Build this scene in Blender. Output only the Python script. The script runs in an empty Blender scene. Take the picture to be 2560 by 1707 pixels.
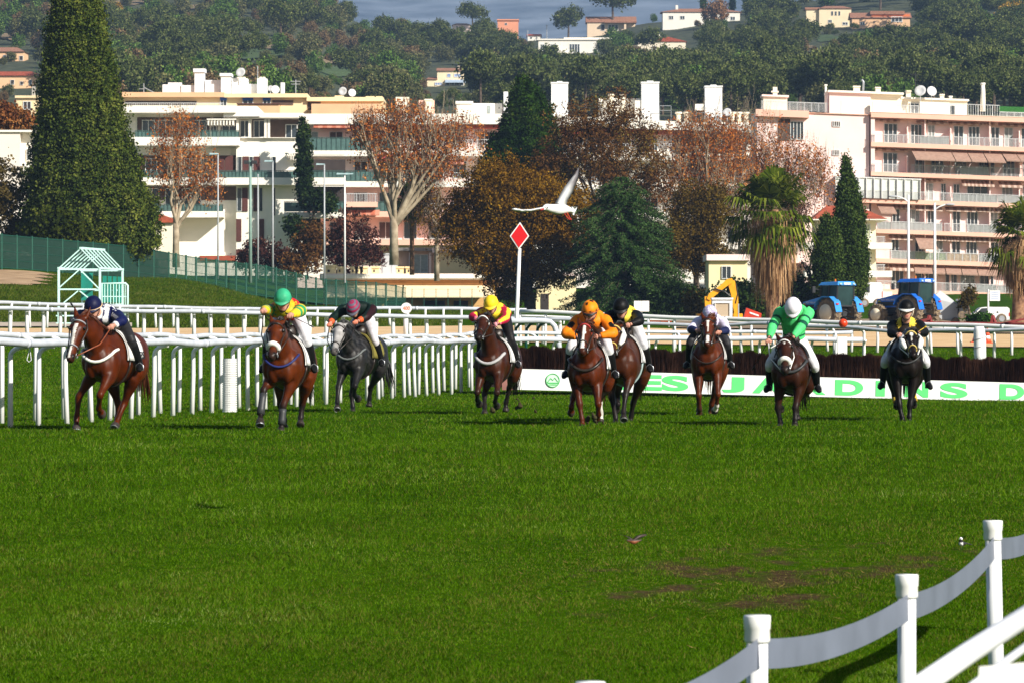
import bpy, math, random
import numpy as np
from mathutils import Vector, Matrix, kdtree
random.seed(11)
rng = np.random.default_rng(11)
SC = bpy.context.scene
COL = SC.collection
R = math.radians

# ------------------------------------------------------------------ camera
F, HX, HY, CZ = 10000.0, 1280.0, 848.0, 1.40      # focal length in photo pixels, horizon, eye height
cam_d = bpy.data.cameras.new('camera')
cam = bpy.data.objects.new('camera', cam_d)
COL.objects.link(cam)
cam.location = (0, 0, CZ)
cam.rotation_euler = (R(90), 0, 0)
cam_d.sensor_width = 36.0
cam_d.lens = 36.0 * F / 2560.0
cam_d.shift_y = -(853.5 - HY) / 2560.0
cam_d.clip_start = 0.5
cam_d.clip_end = 30000
cam_d.dof.use_dof = True
cam_d.dof.focus_distance = 67.0
cam_d.dof.aperture_fstop = 13.0
SC.camera = cam

# ------------------------------------------------------------------ light
SUN_EL, SUN_AZ = 31.0, 46.0      # azimuth: degrees to the right of straight behind the camera
world = bpy.data.worlds.new('World')
SC.world = world
world.use_nodes = True
nt = world.node_tree
bg = nt.nodes['Background']
sky = nt.nodes.new('ShaderNodeTexSky')
sky.sky_type = 'NISHITA'
sky.sun_disc = False
sky.sun_elevation = R(SUN_EL)
sky.sun_rotation = R(180 - SUN_AZ)
nt.links.new(sky.outputs[0], bg.inputs[0])
bg.inputs[1].default_value = 0.058
sun_d = bpy.data.lights.new('sun', 'SUN')
sun_d.energy = 5.0
sun_d.angle = R(0.5)
sun_d.color = (1.0, 0.94, 0.84)
sun = bpy.data.objects.new('sun', sun_d)
COL.objects.link(sun)
sdir = Vector((math.sin(R(SUN_AZ)) * math.cos(R(SUN_EL)), -math.cos(R(SUN_AZ)) * math.cos(R(SUN_EL)), math.sin(R(SUN_EL))))
sun.rotation_euler = sdir.to_track_quat('Z', 'Y').to_euler()
sun.location = (30, -30, 40)
SC.view_settings.view_transform = 'Standard'
SC.view_settings.look = 'None'
SC.view_settings.exposure = 0.58
SC.view_settings.gamma = 1.0
SC.cycles.volume_bounces = 0
SC.cycles.max_bounces = 6
SC.cycles.transparent_max_bounces = 8

# ------------------------------------------------------------------ helpers
def PX(px, Y): return (px - HX) * Y / F
def PZ(py, Y): return CZ - (py - HY) * Y / F
def at(px, py, Y): return Vector((PX(px, Y), Y, PZ(py, Y)))

def C(h):
    h = h.lstrip('#')
    out = []
    for i in (0, 2, 4):
        c = int(h[i:i + 2], 16) / 255.0
        out.append(c / 12.92 if c <= 0.04045 else ((c + 0.055) / 1.055) ** 2.4)
    return tuple(out)

def tag(o, label=None, cat=None, group=None, kind=None):
    if label: o['label'] = label
    if cat: o['category'] = cat
    if group: o['group'] = group
    if kind: o['kind'] = kind
    return o

def thing(name, label, cat, loc=(0, 0, 0), rz=0.0, group=None):
    o = bpy.data.objects.new(name, None)
    o.empty_display_size = 0.3
    COL.objects.link(o)
    o.location = loc
    o.rotation_euler = (0, 0, rz)
    return tag(o, label, cat, group)

def link_mesh(name, me, mats=None, parent=None):
    if mats is not None:
        for m in (mats if isinstance(mats, (list, tuple)) else [mats]):
            me.materials.append(m)
    o = bpy.data.objects.new(name, me)
    COL.objects.link(o)
    if parent is not None: o.parent = parent
    return o

def kids(o): return [c for c in bpy.data.objects if c.parent == o]
_kidcache = {}
def copy_tree(root, loc, rz=None, label=None, group=None, scale=None, tree=None):
    tree = tree if tree is not None else [(c, kids(c)) for c in kids(root)]
    r = root.copy(); COL.objects.link(r); r.location = loc
    if rz is not None: r.rotation_euler = (0, 0, rz)
    if scale is not None: r.scale = (scale,) * 3 if not isinstance(scale, (tuple, list)) else scale
    if label: r['label'] = label
    if group: r['group'] = group
    for c, gs in tree:
        k = c.copy(); COL.objects.link(k); k.parent = r
        for g in gs:
            h = g.copy(); COL.objects.link(h); h.parent = k
    return r

class MB:
    """collects simple shapes into one mesh"""
    def __init__(s): s.v = []; s.f = []; s.m = []; s.cur = 0
    def _add(s, vs, fs):
        b = len(s.v); s.v.extend([tuple(p) for p in vs])
        for f in fs: s.f.append(tuple(b + i for i in f)); s.m.append(s.cur)
    def box(s, x0, x1, y0, y1, z0, z1):
        s._add([(x0, y0, z0), (x1, y0, z0), (x1, y1, z0), (x0, y1, z0), (x0, y0, z1), (x1, y0, z1), (x1, y1, z1), (x0, y1, z1)],
               [(0, 3, 2, 1), (4, 5, 6, 7), (0, 1, 5, 4), (1, 2, 6, 5), (2, 3, 7, 6), (3, 0, 4, 7)])
        return s
    def hexa(s, p):   # eight corners: bottom 4 (ccw), top 4
        s._add(p, [(0, 3, 2, 1), (4, 5, 6, 7), (0, 1, 5, 4), (1, 2, 6, 5), (2, 3, 7, 6), (3, 0, 4, 7)]); return s
    def bar(s, a, b, w, h=None):
        a, b = Vector(a), Vector(b); h = w if h is None else h
        t = (b - a).normalized()
        u = t.cross(Vector((0, 0, 1)))
        if u.length < 1e-4: u = Vector((1, 0, 0))
        u.normalize(); v = u.cross(t).normalized()
        u *= w / 2; v *= h / 2
        s.hexa([a - u - v, a + u - v, b + u - v, b - u - v, a - u + v, a + u + v, b + u + v, b - u + v]); return s
    def tube(s, pts, rad, n=8, cap=True):
        pts = [Vector(p) for p in pts]
        if not isinstance(rad, (list, tuple)): rad = [rad] * len(pts)
        b = len(s.v); ref = None
        for i, p in enumerate(pts):
            t = (pts[min(i + 1, len(pts) - 1)] - pts[max(i - 1, 0)])
            if t.length < 1e-9: t = Vector((0, 0, 1))
            t.normalize()
            if ref is None:
                ref = Vector((0, 0, 1)) if abs(t.z) < .9 else Vector((1, 0, 0))
            u = t.cross(ref)
            if u.length < 1e-5: u = t.orthogonal()
            u.normalize(); v = t.cross(u).normalized(); ref = v * -1 if False else u.cross(t)
            for k in range(n):
                a = 2 * math.pi * k / n
                q = p + (u * math.cos(a) + v * math.sin(a)) * rad[i]
                s.v.append(tuple(q))
        for i in range(len(pts) - 1):
            for k in range(n):
                k2 = (k + 1) % n
                s.f.append((b + i * n + k, b + i * n + k2, b + (i + 1) * n + k2, b + (i + 1) * n + k)); s.m.append(s.cur)
        if cap:
            s.f.append(tuple(b + k for k in range(n))[::-1]); s.m.append(s.cur)
            e = b + (len(pts) - 1) * n
            s.f.append(tuple(e + k for k in range(n))); s.m.append(s.cur)
        return s
    def lathe(s, prof, c=(0, 0, 0), n=20, axis='z', M=None):
        b = len(s.v)
        for (r, z) in prof:
            for k in range(n):
                a = 2 * math.pi * k / n
                p = (r * math.cos(a), r * math.sin(a), z)
                if axis == 'y': p = (p[0], -p[2], p[1])
                if axis == 'x': p = (p[2], p[0], p[1])
                q = Vector(p)
                if M is not None: q = M @ q
                s.v.append((q.x + c[0], q.y + c[1], q.z + c[2]))
        for i in range(len(prof) - 1):
            for k in range(n):
                k2 = (k + 1) % n
                s.f.append((b + i * n + k, b + i * n + k2, b + (i + 1) * n + k2, b + (i + 1) * n + k)); s.m.append(s.cur)
        s.f.append(tuple(b + k for k in range(n))[::-1]); s.m.append(s.cur)
        e = b + (len(prof) - 1) * n
        s.f.append(tuple(e + k for k in range(n))); s.m.append(s.cur)
        return s
    def ell(s, c, r, n=12, m=8):
        prof = [(math.sin(math.pi * i / m) * 1.0 + 1e-4, -math.cos(math.pi * i / m)) for i in range(m + 1)]
        b = len(s.v); s.lathe(prof, (0, 0, 0), n)
        for i in range(b, len(s.v)):
            v = s.v[i]; s.v[i] = (c[0] + v[0] * r[0], c[1] + v[1] * r[1], c[2] + v[2] * r[2])
        return s
    def prism(s, poly, y0, y1):     # polygon in x,z pushed along y
        n = len(poly)
        s._add([(x, y0, z) for x, z in poly] + [(x, y1, z) for x, z in poly],
               [tuple(range(n)), tuple(range(2 * n - 1, n - 1, -1))] + [(i, (i + 1) % n + n * 0, (i + 1) % n + n, i + n)[::-1] for i in range(n)])
        return s
    def mesh(s, name, off=None, smooth=False):
        me = bpy.data.meshes.new(name)
        v = s.v
        if off is not None: v = [(p[0] - off[0], p[1] - off[1], p[2] - off[2]) for p in v]
        me.from_pydata(v, [], s.f)
        me.polygons.foreach_set('material_index', s.m)
        if smooth: me.polygons.foreach_set('use_smooth', [True] * len(s.f))
        me.update()
        return me
    def build(s, name, mats, parent=None, world=False, smooth=False):
        off = parent.location if (parent is not None and world) else None
        if parent is not None and world and parent.parent is not None:
            off = parent.parent.location + parent.location
        return link_mesh(name, s.mesh(name, off, smooth), mats, parent)

def np_mesh(name, V, nper, smooth=False):
    """V: (N*nper,3) vertices, every nper in a row make one face"""
    me = bpy.data.meshes.new(name)
    n = len(V); nf = n // nper
    me.vertices.add(n); me.vertices.foreach_set('co', np.ascontiguousarray(V, dtype=np.float32).ravel())
    me.loops.add(n); me.loops.foreach_set('vertex_index', np.arange(n, dtype=np.int32))
    me.polygons.add(nf); me.polygons.foreach_set('loop_start', np.arange(0, n, nper, dtype=np.int32))
    if smooth: me.polygons.foreach_set('use_smooth', np.ones(nf, dtype=bool))
    me.update(calc_edges=True)
    return me

# ------------------------------------------------------------------ materials
def cr(pts, sub):
    """Catmull-Rom through rows of numbers"""
    P = np.array(pts, float); n = len(P); out = []
    for i in range(n - 1):
        p0, p1, p2, p3 = P[max(i - 1, 0)], P[i], P[i + 1], P[min(i + 2, n - 1)]
        for k in range(sub):
            t = k / sub
            out.append(.5 * ((2 * p1) + (-p0 + p2) * t + (2 * p0 - 5 * p1 + 4 * p2 - p3) * t * t + (-p0 + 3 * p1 - 3 * p2 + p3) * t ** 3))
    out.append(P[-1])
    return np.array(out)

_mats = {}
def mat(name, col, rough=0.6, var=0.12, scale=3.0, bump=0.0, metal=0.0, spec=0.4, detail=4.0, col2=None, coat=0.0):
    if name in _mats: return _mats[name]
    if isinstance(col, str): col = C(col)
    m = bpy.data.materials.new(name); m.use_nodes = True
    t = m.node_tree; b = t.nodes['Principled BSDF']
    tc = t.nodes.new('ShaderNodeTexCoord'); nz = t.nodes.new('ShaderNodeTexNoise')
    nz.inputs['Scale'].default_value = scale; nz.inputs['Detail'].default_value = detail
    t.links.new(tc.outputs['Object'], nz.inputs['Vector'])
    rp = t.nodes.new('ShaderNodeValToRGB')
    a = tuple(min(1, c * (1 - var)) for c in col) if col2 is None else col
    d = tuple(min(1, c * (1 + var)) for c in col) if col2 is None else (C(col2) if isinstance(col2, str) else col2)
    rp.color_ramp.elements[0].position = 0.32; rp.color_ramp.elements[1].position = 0.68
    rp.color_ramp.elements[0].color = (*a, 1); rp.color_ramp.elements[1].color = (*d, 1)
    t.links.new(nz.outputs[0], rp.inputs[0]); t.links.new(rp.outputs[0], b.inputs['Base Color'])
    b.inputs['Roughness'].default_value = rough; b.inputs['Metallic'].default_value = metal
    b.inputs['Specular IOR Level'].default_value = spec
    b.inputs['Coat Weight'].default_value = coat
    if bump:
        bp = t.nodes.new('ShaderNodeBump'); bp.inputs['Strength'].default_value = bump
        t.links.new(nz.outputs[0], bp.inputs['Height']); t.links.new(bp.outputs[0], b.inputs['Normal'])
    _mats[name] = m
    return m

def mat_attr(name, rough=0.5, var=0.15, scale=6.0, spec=0.4, sheen=0.0, bump=0.0):
    """colour comes from the mesh's own colour attribute (coat markings, silks), broken up by noise"""
    if name in _mats: return _mats[name]
    m = bpy.data.materials.new(name); m.use_nodes = True
    t = m.node_tree; b = t.nodes['Principled BSDF']
    at_ = t.nodes.new('ShaderNodeAttribute'); at_.attribute_name = 'Col'
    tc = t.nodes.new('ShaderNodeTexCoord'); nz = t.nodes.new('ShaderNodeTexNoise')
    nz.inputs['Scale'].default_value = scale; nz.inputs['Detail'].default_value = 5
    t.links.new(tc.outputs['Object'], nz.inputs['Vector'])
    mr = t.nodes.new('ShaderNodeMapRange'); mr.inputs['From Min'].default_value = .3; mr.inputs['From Max'].default_value = .7
    mr.inputs['To Min'].default_value = 1 - var; mr.inputs['To Max'].default_value = 1 + var
    t.links.new(nz.outputs[0], mr.inputs['Value'])
    mx = t.nodes.new('ShaderNodeVectorMath'); mx.operation = 'SCALE'
    t.links.new(at_.outputs['Color'], mx.inputs[0]); t.links.new(mr.outputs[0], mx.inputs['Scale'])
    t.links.new(mx.outputs[0], b.inputs['Base Color'])
    b.inputs['Roughness'].default_value = rough; b.inputs['Specular IOR Level'].default_value = spec
    b.inputs['Sheen Weight'].default_value = sheen
    if bump:
        bp = t.nodes.new('ShaderNodeBump'); bp.inputs['Strength'].default_value = bump
        t.links.new(nz.outputs[0], bp.inputs['Height']); t.links.new(bp.outputs[0], b.inputs['Normal'])
    _mats[name] = m
    return m

def mat_leaf(name, cols, rough=0.65, scale=0.35, trans=0.12, nmix=0.5):
    """foliage: every leaf its own tint, drifting over the crown"""
    if name in _mats: return _mats[name]
    cols = [C(c) if isinstance(c, str) else c for c in cols]
    m = bpy.data.materials.new(name); m.use_nodes = True
    t = m.node_tree; b = t.nodes['Principled BSDF']
    g = t.nodes.new('ShaderNodeNewGeometry')
    tc = t.nodes.new('ShaderNodeTexCoord'); nz = t.nodes.new('ShaderNodeTexNoise')
    nz.inputs['Scale'].default_value = scale; nz.inputs['Detail'].default_value = 3
    t.links.new(tc.outputs['Object'], nz.inputs['Vector'])
    mr = t.nodes.new('ShaderNodeMapRange'); mr.inputs['From Min'].default_value = .3; mr.inputs['From Max'].default_value = .7
    t.links.new(nz.outputs[0], mr.inputs['Value'])
    mx = t.nodes.new('ShaderNodeMix'); mx.data_type = 'FLOAT'; mx.inputs[0].default_value = nmix
    t.links.new(g.outputs['Random Per Island'], mx.inputs[2]); t.links.new(mr.outputs[0], mx.inputs[3])
    rp = t.nodes.new('ShaderNodeValToRGB'); el = rp.color_ramp.elements
    for i, c in enumerate(cols):
        p = i / (len(cols) - 1)
        e = el[0] if i == 0 else (el[len(el) - 1] if i == len(cols) - 1 else el.new(p))
        e.position = p; e.color = (*c, 1)
    t.links.new(mx.outputs[0], rp.inputs[0])
    t.nodes.remove(b); b = t.nodes.new('ShaderNodeBsdfDiffuse'); out = t.nodes['Material Output']      # leaves: matt, light passing through
    t.links.new(rp.outputs[0], b.inputs['Color']); t.links.new(b.outputs[0], out.inputs[0])
    if trans:
        tr = t.nodes.new('ShaderNodeBsdfTranslucent'); t.links.new(rp.outputs[0], tr.inputs[0])
        ms = t.nodes.new('ShaderNodeMixShader'); ms.inputs[0].default_value = trans
        t.links.new(b.outputs[0], ms.inputs[1]); t.links.new(tr.outputs[0], ms.inputs[2]); t.links.new(ms.outputs[0], out.inputs[0])
    _mats[name] = m
    return m

WHITE = mat('white_paint', (.80, .80, .79), .45, .05, 2.0)
WHITE2 = mat('white_plastic', (.74, .75, .77), .4, .08, 1.5)
BLACK = mat('black_leather', (.012, .012, .013), .45, .2, 8)
DARK = mat('dark_metal', (.03, .032, .035), .5, .2, 5)
GLASS = mat('dark_glass', (.03, .04, .05), .08, .3, .6, spec=.7)
STEEL = mat('galvanised_steel', (.42, .44, .46), .45, .1, 4, metal=.6)
CONC = mat('concrete', (.42, .39, .35), .85, .15, 1.2)

def text_mesh(body, w, h, depth=0.01, bold=0.0):
    """a mesh of the words, scaled to w x h, centred on the origin in the x,z plane facing -y"""
    cu = bpy.data.curves.new('lettering', 'FONT'); cu.body = body; cu.extrude = depth; cu.offset = bold
    ob = bpy.data.objects.new('lettering', cu); TMP.collection.objects.link(ob)
    TMP.view_layers[0].update()
    dg = TMP.view_layers[0].depsgraph
    me = bpy.data.meshes.new_from_object(ob.evaluated_get(dg))
    TMP.collection.objects.unlink(ob); bpy.data.objects.remove(ob); bpy.data.curves.remove(cu)
    co = np.array([v.co[:] for v in me.vertices])
    mn, mxx = co.min(0), co.max(0)
    co -= (mn + mxx) / 2
    sx = w / max(1e-6, mxx[0] - mn[0]); sz = h / max(1e-6, mxx[1] - mn[1])
    out = np.stack([co[:, 0] * sx, -co[:, 2], co[:, 1] * sz], 1)
    me.vertices.foreach_set('co', out.astype(np.float32).ravel()); me.update()
    return me

TMP = bpy.data.scenes.new('scratch')

class Body:
    """lofted limbs, fused into one skin"""
    def __init__(s): s.v = []; s.f = []; s.meta = []
    def loft(s, part, side, rows, n=16, sub=4, lat=(1, 0, 0), tvals=None, M=None):
        # rows: x,y,z,half width,half depth
        A = cr([list(r[:5]) + [r[5] if len(r) > 5 else i] for i, r in enumerate(rows)], sub)
        b = len(s.v); m = len(A); lat = Vector(lat)
        for i in range(m):
            p = Vector(A[i, :3]); t = Vector(A[min(i + 1, m - 1), :3]) - Vector(A[max(i - 1, 0), :3])
            if t.length < 1e-8: t = Vector((0, 0, -1))
            t.normalize()
            L = lat - t * lat.dot(t)
            if L.length < 1e-4: L = t.orthogonal()
            L.normalize(); D = t.cross(L).normalized()
            w, d = max(.004, A[i, 3]), max(.004, A[i, 4])
            for k in range(n):
                a = 2 * math.pi * k / n
                q = p + L * (math.cos(a) * w) + D * (math.sin(a) * d)
                if M is not None: q = M @ q
                s.v.append(q); s.meta.append((part, side, float(A[i, 5]), a))
        for i in range(m - 1):
            for k in range(n):
                k2 = (k + 1) % n
                s.f.append((b + i * n + k, b + i * n + k2, b + (i + 1) * n + k2, b + (i + 1) * n + k))
        s.f.append(tuple(b + k for k in range(n))[::-1]); e = b + (m - 1) * n
        s.f.append(tuple(e + k for k in range(n)))
        return s
    def ell(s, part, side, c, r, n=14, m=10, M=None):
        rows = []
        b = len(s.v)
        for i in range(m + 1):
            th = math.pi * i / m
            for k in range(n):
                a = 2 * math.pi * k / n
                q = Vector((c[0] + r[0] * math.sin(th) * math.cos(a), c[1] + r[1] * math.sin(th) * math.sin(a), c[2] - r[2] * math.cos(th)))
                if M is not None: q = M @ q
                s.v.append(q); s.meta.append((part, side, i / m, a))
        for i in range(m):
            for k in range(n):
                k2 = (k + 1) % n
                s.f.append((b + i * n + k, b + i * n + k2, b + (i + 1) * n + k2, b + (i + 1) * n + k))
        return s
    def fuse(s, name, voxel, smooth_it, colour, materials, extra=None):
        me = bpy.data.meshes.new(name + '_raw'); me.from_pydata([tuple(v) for v in s.v], [], s.f); me.update()
        ob = bpy.data.objects.new(name, me); TMP.collection.objects.link(ob)
        md = ob.modifiers.new('r', 'REMESH'); md.mode = 'VOXEL'; md.voxel_size = voxel; md.use_smooth_shade = True
        if smooth_it:
            sm = ob.modifiers.new('s', 'SMOOTH'); sm.factor = .5; sm.iterations = smooth_it
        TMP.view_layers[0].update(); dg = TMP.view_layers[0].depsgraph
        out = bpy.data.meshes.new_from_object(ob.evaluated_get(dg))
        TMP.collection.objects.unlink(ob); bpy.data.objects.remove(ob); bpy.data.meshes.remove(me)
        out.name = name
        kd = kdtree.KDTree(len(s.v))
        for i, v in enumerate(s.v): kd.insert(v, i)
        kd.balance()
        cols = np.ones((len(out.vertices), 4), np.float32)
        for i, v in enumerate(out.vertices):
            co, j, d = kd.find(v.co)
            part, side, t, a = s.meta[j]
            c = colour(part, side, t, v.co, a); cols[i, :3] = c[:3]
        at_ = out.color_attributes.new('Col', 'FLOAT_COLOR', 'POINT')
        at_.data.foreach_set('color', cols.ravel())
        out.materials.clear()
        for m in materials: out.materials.append(m)
        out.polygons.foreach_set('use_smooth', [True] * len(out.polygons))
        return out

# ================================================================== ground
GU = np.array([-900, 0, 400, 800, 1280, 1900, 2560, 3500.])
GY = np.array([-40, 5, 25, 42, 56, 62, 85, 100, 115, 130, 150, 175, 200, 230, 265, 300, 380, 430, 650, 900.])
GZ = np.array([
    [-.9] * 8, [-.85] * 8, [-.74] * 8, [-.33] * 8, [-.02] * 8, [0] * 8, [0] * 8,
    [.08, .08, .06, .05, .02, -.05, -.13, -.2],
    [.45, .45, .45, .40, .35, .2, .15, .1],
    [1.1, 1.1, 1.1, 1.05, .95, .85, .80, .75],
    [1.45, 1.45, 1.42, 1.36, 1.25, 1.15, 1.07, 1.0],
    [1.86, 1.86, 1.86, 1.92, 2.0, 1.8, 1.61, 1.5],
    [2.4, 2.36, 2.3, 2.3, 2.4, 2.2, 2.06, 2.0],
    [4.5, 4.3, 3.8, 2.85, 2.8, 2.3, 2.2, 2.2],
    [6.4, 6.05, 5.1, 3.4, 3.1, 2.5, 2.35, 2.3],
    [6.8, 6.4, 6.0, 3.8, 3.5, 2.9, 2.8, 2.7],
    [8.3, 8.0, 7.2, 4.5, 4.1, 4.0, 4.0, 4.0],
    [9, 9, 8.5, 6, 4.75, 6.0, 6.3, 6.3],
    [14, 14, 14, 13, 12, 13, 14, 14], [20] * 8])
def gz(X, Y):
    X = np.asarray(X, float); Y = np.asarray(Y, float)
    u = HX + F * X / np.maximum(Y, 5.0)
    u = np.clip(u, GU[0], GU[-1] - 1e-6); Yc = np.clip(Y, GY[0], GY[-1] - 1e-6)
    i = np.clip(np.searchsorted(GY, Yc, side='right') - 1, 0, len(GY) - 2)
    j = np.clip(np.searchsorted(GU, u, side='right') - 1, 0, len(GU) - 2)
    a = (Yc - GY[i]) / (GY[i + 1] - GY[i]); b = (u - GU[j]) / (GU[j + 1] - GU[j])
    b = b * b * (3 - 2 * b)
    z = (1 - a) * ((1 - b) * GZ[i, j] + b * GZ[i, j + 1]) + a * ((1 - b) * GZ[i + 1, j] + b * GZ[i + 1, j + 1])
    return z
def g1(X, Y): return float(gz(X, Y))

def sheet(name, Ys, xfun, nx, off, matl):
    """a sheet of ground following the terrain; xfun(Y) gives its left and right edge"""
    V = []; Fc = []
    for Y in Ys:
        a, b = xfun(Y)
        for k in range(nx):
            x = a + (b - a) * k / (nx - 1); V.append((x, Y, g1(x, Y) + off))
    for i in range(len(Ys) - 1):
        for k in range(nx - 1):
            Fc.append((i * nx + k, i * nx + k + 1, (i + 1) * nx + k + 1, (i + 1) * nx + k))
    me = bpy.data.meshes.new(name); me.from_pydata(V, [], Fc)
    me.polygons.foreach_set('use_smooth', [True] * len(Fc)); me.update()
    return tag(link_mesh(name, me, matl), kind='structure')

def grass_material():
    m = bpy.data.materials.new('turf'); m.use_nodes = True; t = m.node_tree; b = t.nodes['Principled BSDF']
    tc = t.nodes.new('ShaderNodeTexCoord')
    def noise(sc, det, stretch=None):
        n = t.nodes.new('ShaderNodeTexNoise'); n.inputs['Scale'].default_value = sc; n.inputs['Detail'].default_value = det
        if stretch:
            mp = t.nodes.new('ShaderNodeMapping'); mp.inputs['Scale'].default_value = stretch
            t.links.new(tc.outputs['Object'], mp.inputs[0]); t.links.new(mp.outputs[0], n.inputs['Vector'])
        else: t.links.new(tc.outputs['Object'], n.inputs['Vector'])
        return n.outputs[0]
    def ramp(src, stops):
        r = t.nodes.new('ShaderNodeValToRGB'); e = r.color_ramp.elements
        for i, (p, c) in enumerate(stops):
            k = e[0] if i == 0 else (e[len(e) - 1] if i == len(stops) - 1 else e.new(p)); k.position = p; k.color = (*c, 1)
        t.links.new(src, r.inputs[0]); return r.outputs[0]
    def mix(a, bb, f, mode='MIX'):
        x = t.nodes.new('ShaderNodeMix'); x.data_type = 'RGBA'; x.blend_type = mode
        if isinstance(f, float): x.inputs[0].default_value = f
        else: t.links.new(f, x.inputs[0])
        t.links.new(a, x.inputs[6]); t.links.new(bb, x.inputs[7]); return x.outputs[2]
    big = ramp(noise(.35, 4, (1, .35, 1)), [(.3, (.014, .042, .001)), (.5, (.028, .074, .0015)), (.7, (.052, .108, .003))])
    fine = ramp(noise(9, 6, (1, .5, 1)), [(.3, (.009, .026, .0008)), (.55, (.034, .080, .002)), (.8, (.095, .17, .006))])
    c = mix(big, fine, .5)
    # worn earth where the runners take off near the foreground fence
    at_ = t.nodes.new('ShaderNodeAttribute'); at_.attribute_name = 'worn'
    nz = noise(4.5, 6, (1, .35, 1)); mth = t.nodes.new('ShaderNodeMath'); mth.operation = 'MULTIPLY_ADD'
    t.links.new(at_.outputs['Fac'], mth.inputs[0]); mth.inputs[1].default_value = .45; t.links.new(nz, mth.inputs[2])
    soil = ramp(noise(14, 4), [(.3, (.030, .020, .010)), (.7, (.085, .060, .030))])
    wf = ramp(mth.outputs[0], [(.74, (0, 0, 0)), (.98, (1, 1, 1))])
    c = mix(c, soil, wf)
    t.links.new(c, b.inputs['Base Color']); b.inputs['Roughness'].default_value = .9; b.inputs['Specular IOR Level'].default_value = 0
    bp = t.nodes.new('ShaderNodeBump'); bp.inputs['Strength'].default_value = .5; bp.inputs['Distance'].default_value = .05
    t.links.new(noise(12, 6), bp.inputs['Height']); t.links.new(bp.outputs[0], b.inputs['Normal'])
    return m
TURF = grass_material()
def worn(X, Y):
    """1 in the scuffed strip, fading out"""
    u = HX + F * X / Y; v = HY - (gz(X, Y) - CZ) * F / Y
    d = ((u - 1980 - (1440 - v) * 2.2) / 520) ** 2 + ((v - 1430) / 100) ** 2
    d2 = ((u - 1700) / 300) ** 2 + ((v - 1480) / 60) ** 2
    n = .5 + .5 * np.sin(3.1 * X + 1.7 * np.sin(1.3 * Y)) * np.sin(1.1 * Y + 1.1 * np.sin(2.7 * X))
    n2 = .5 + .5 * np.sin(8.3 * X + 1.3 * np.sin(2.9 * Y)) * np.sin(2.7 * Y + np.sin(5.1 * X))
    return np.clip(np.exp(-d * .8) + .5 * np.exp(-d2), 0, 1) * np.clip(.22 + 2.3 * n * n2, 0, 1.15)
ys = list(np.concatenate([np.linspace(-40, 20, 8), np.linspace(22, 50, 90), np.linspace(50.5, 130, 90), np.linspace(132, 300, 60), np.linspace(305, 700, 40)]))
gr = sheet('grass_field', ys, lambda Y: (-18 - .42 * max(Y, 0), 18 + .42 * max(Y, 0)), 160, 0.0, TURF)
co = np.zeros(len(gr.data.vertices) * 3, np.float32); gr.data.vertices.foreach_get('co', co); co = co.reshape(-1, 3)
wv = np.where(co[:, 1] > 15, worn(co[:, 0], np.maximum(co[:, 1], 15)), 0)
wv = np.where((co[:, 1] > 205) & (co[:, 1] < 330), .42, wv).astype(np.float32)
gr.data.attributes.new('worn', 'FLOAT', 'POINT').data.foreach_set('value', wv)

SAND = mat('track_sand', '#d9b98c', .95, .10, .8, bump=.2, col2=C('#c9a474'))
sheet('sand_track', list(np.linspace(150, 173, 12)), lambda Y: (-60, 60), 80, .05, SAND)
GRAVEL = mat('stony_ground', '#a08a70', .95, .3, 1.2, bump=.3, col2=C('#6f5d4a'))
sheet('gravel_yard', list(np.linspace(176, 300, 40)), lambda Y: (PX(1690, Y), 90), 40, .05, GRAVEL)
sheet('service_path', list(np.linspace(178, 190, 6)), lambda Y: (-50, PX(330, Y)), 20, .05, mat('pale_asphalt', '#b9aa98', .95, .1, .6))
BARE = mat('bare_earth', '#b89a78', .95, .2, .7, col2=C('#8d7050'))
sheet('bare_bank', list(np.linspace(236, 262, 14)), lambda Y: (-60, PX(95 + 30 * math.sin(Y) + (Y - 236) * 1.2, Y)), 30, .04, BARE)

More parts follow.
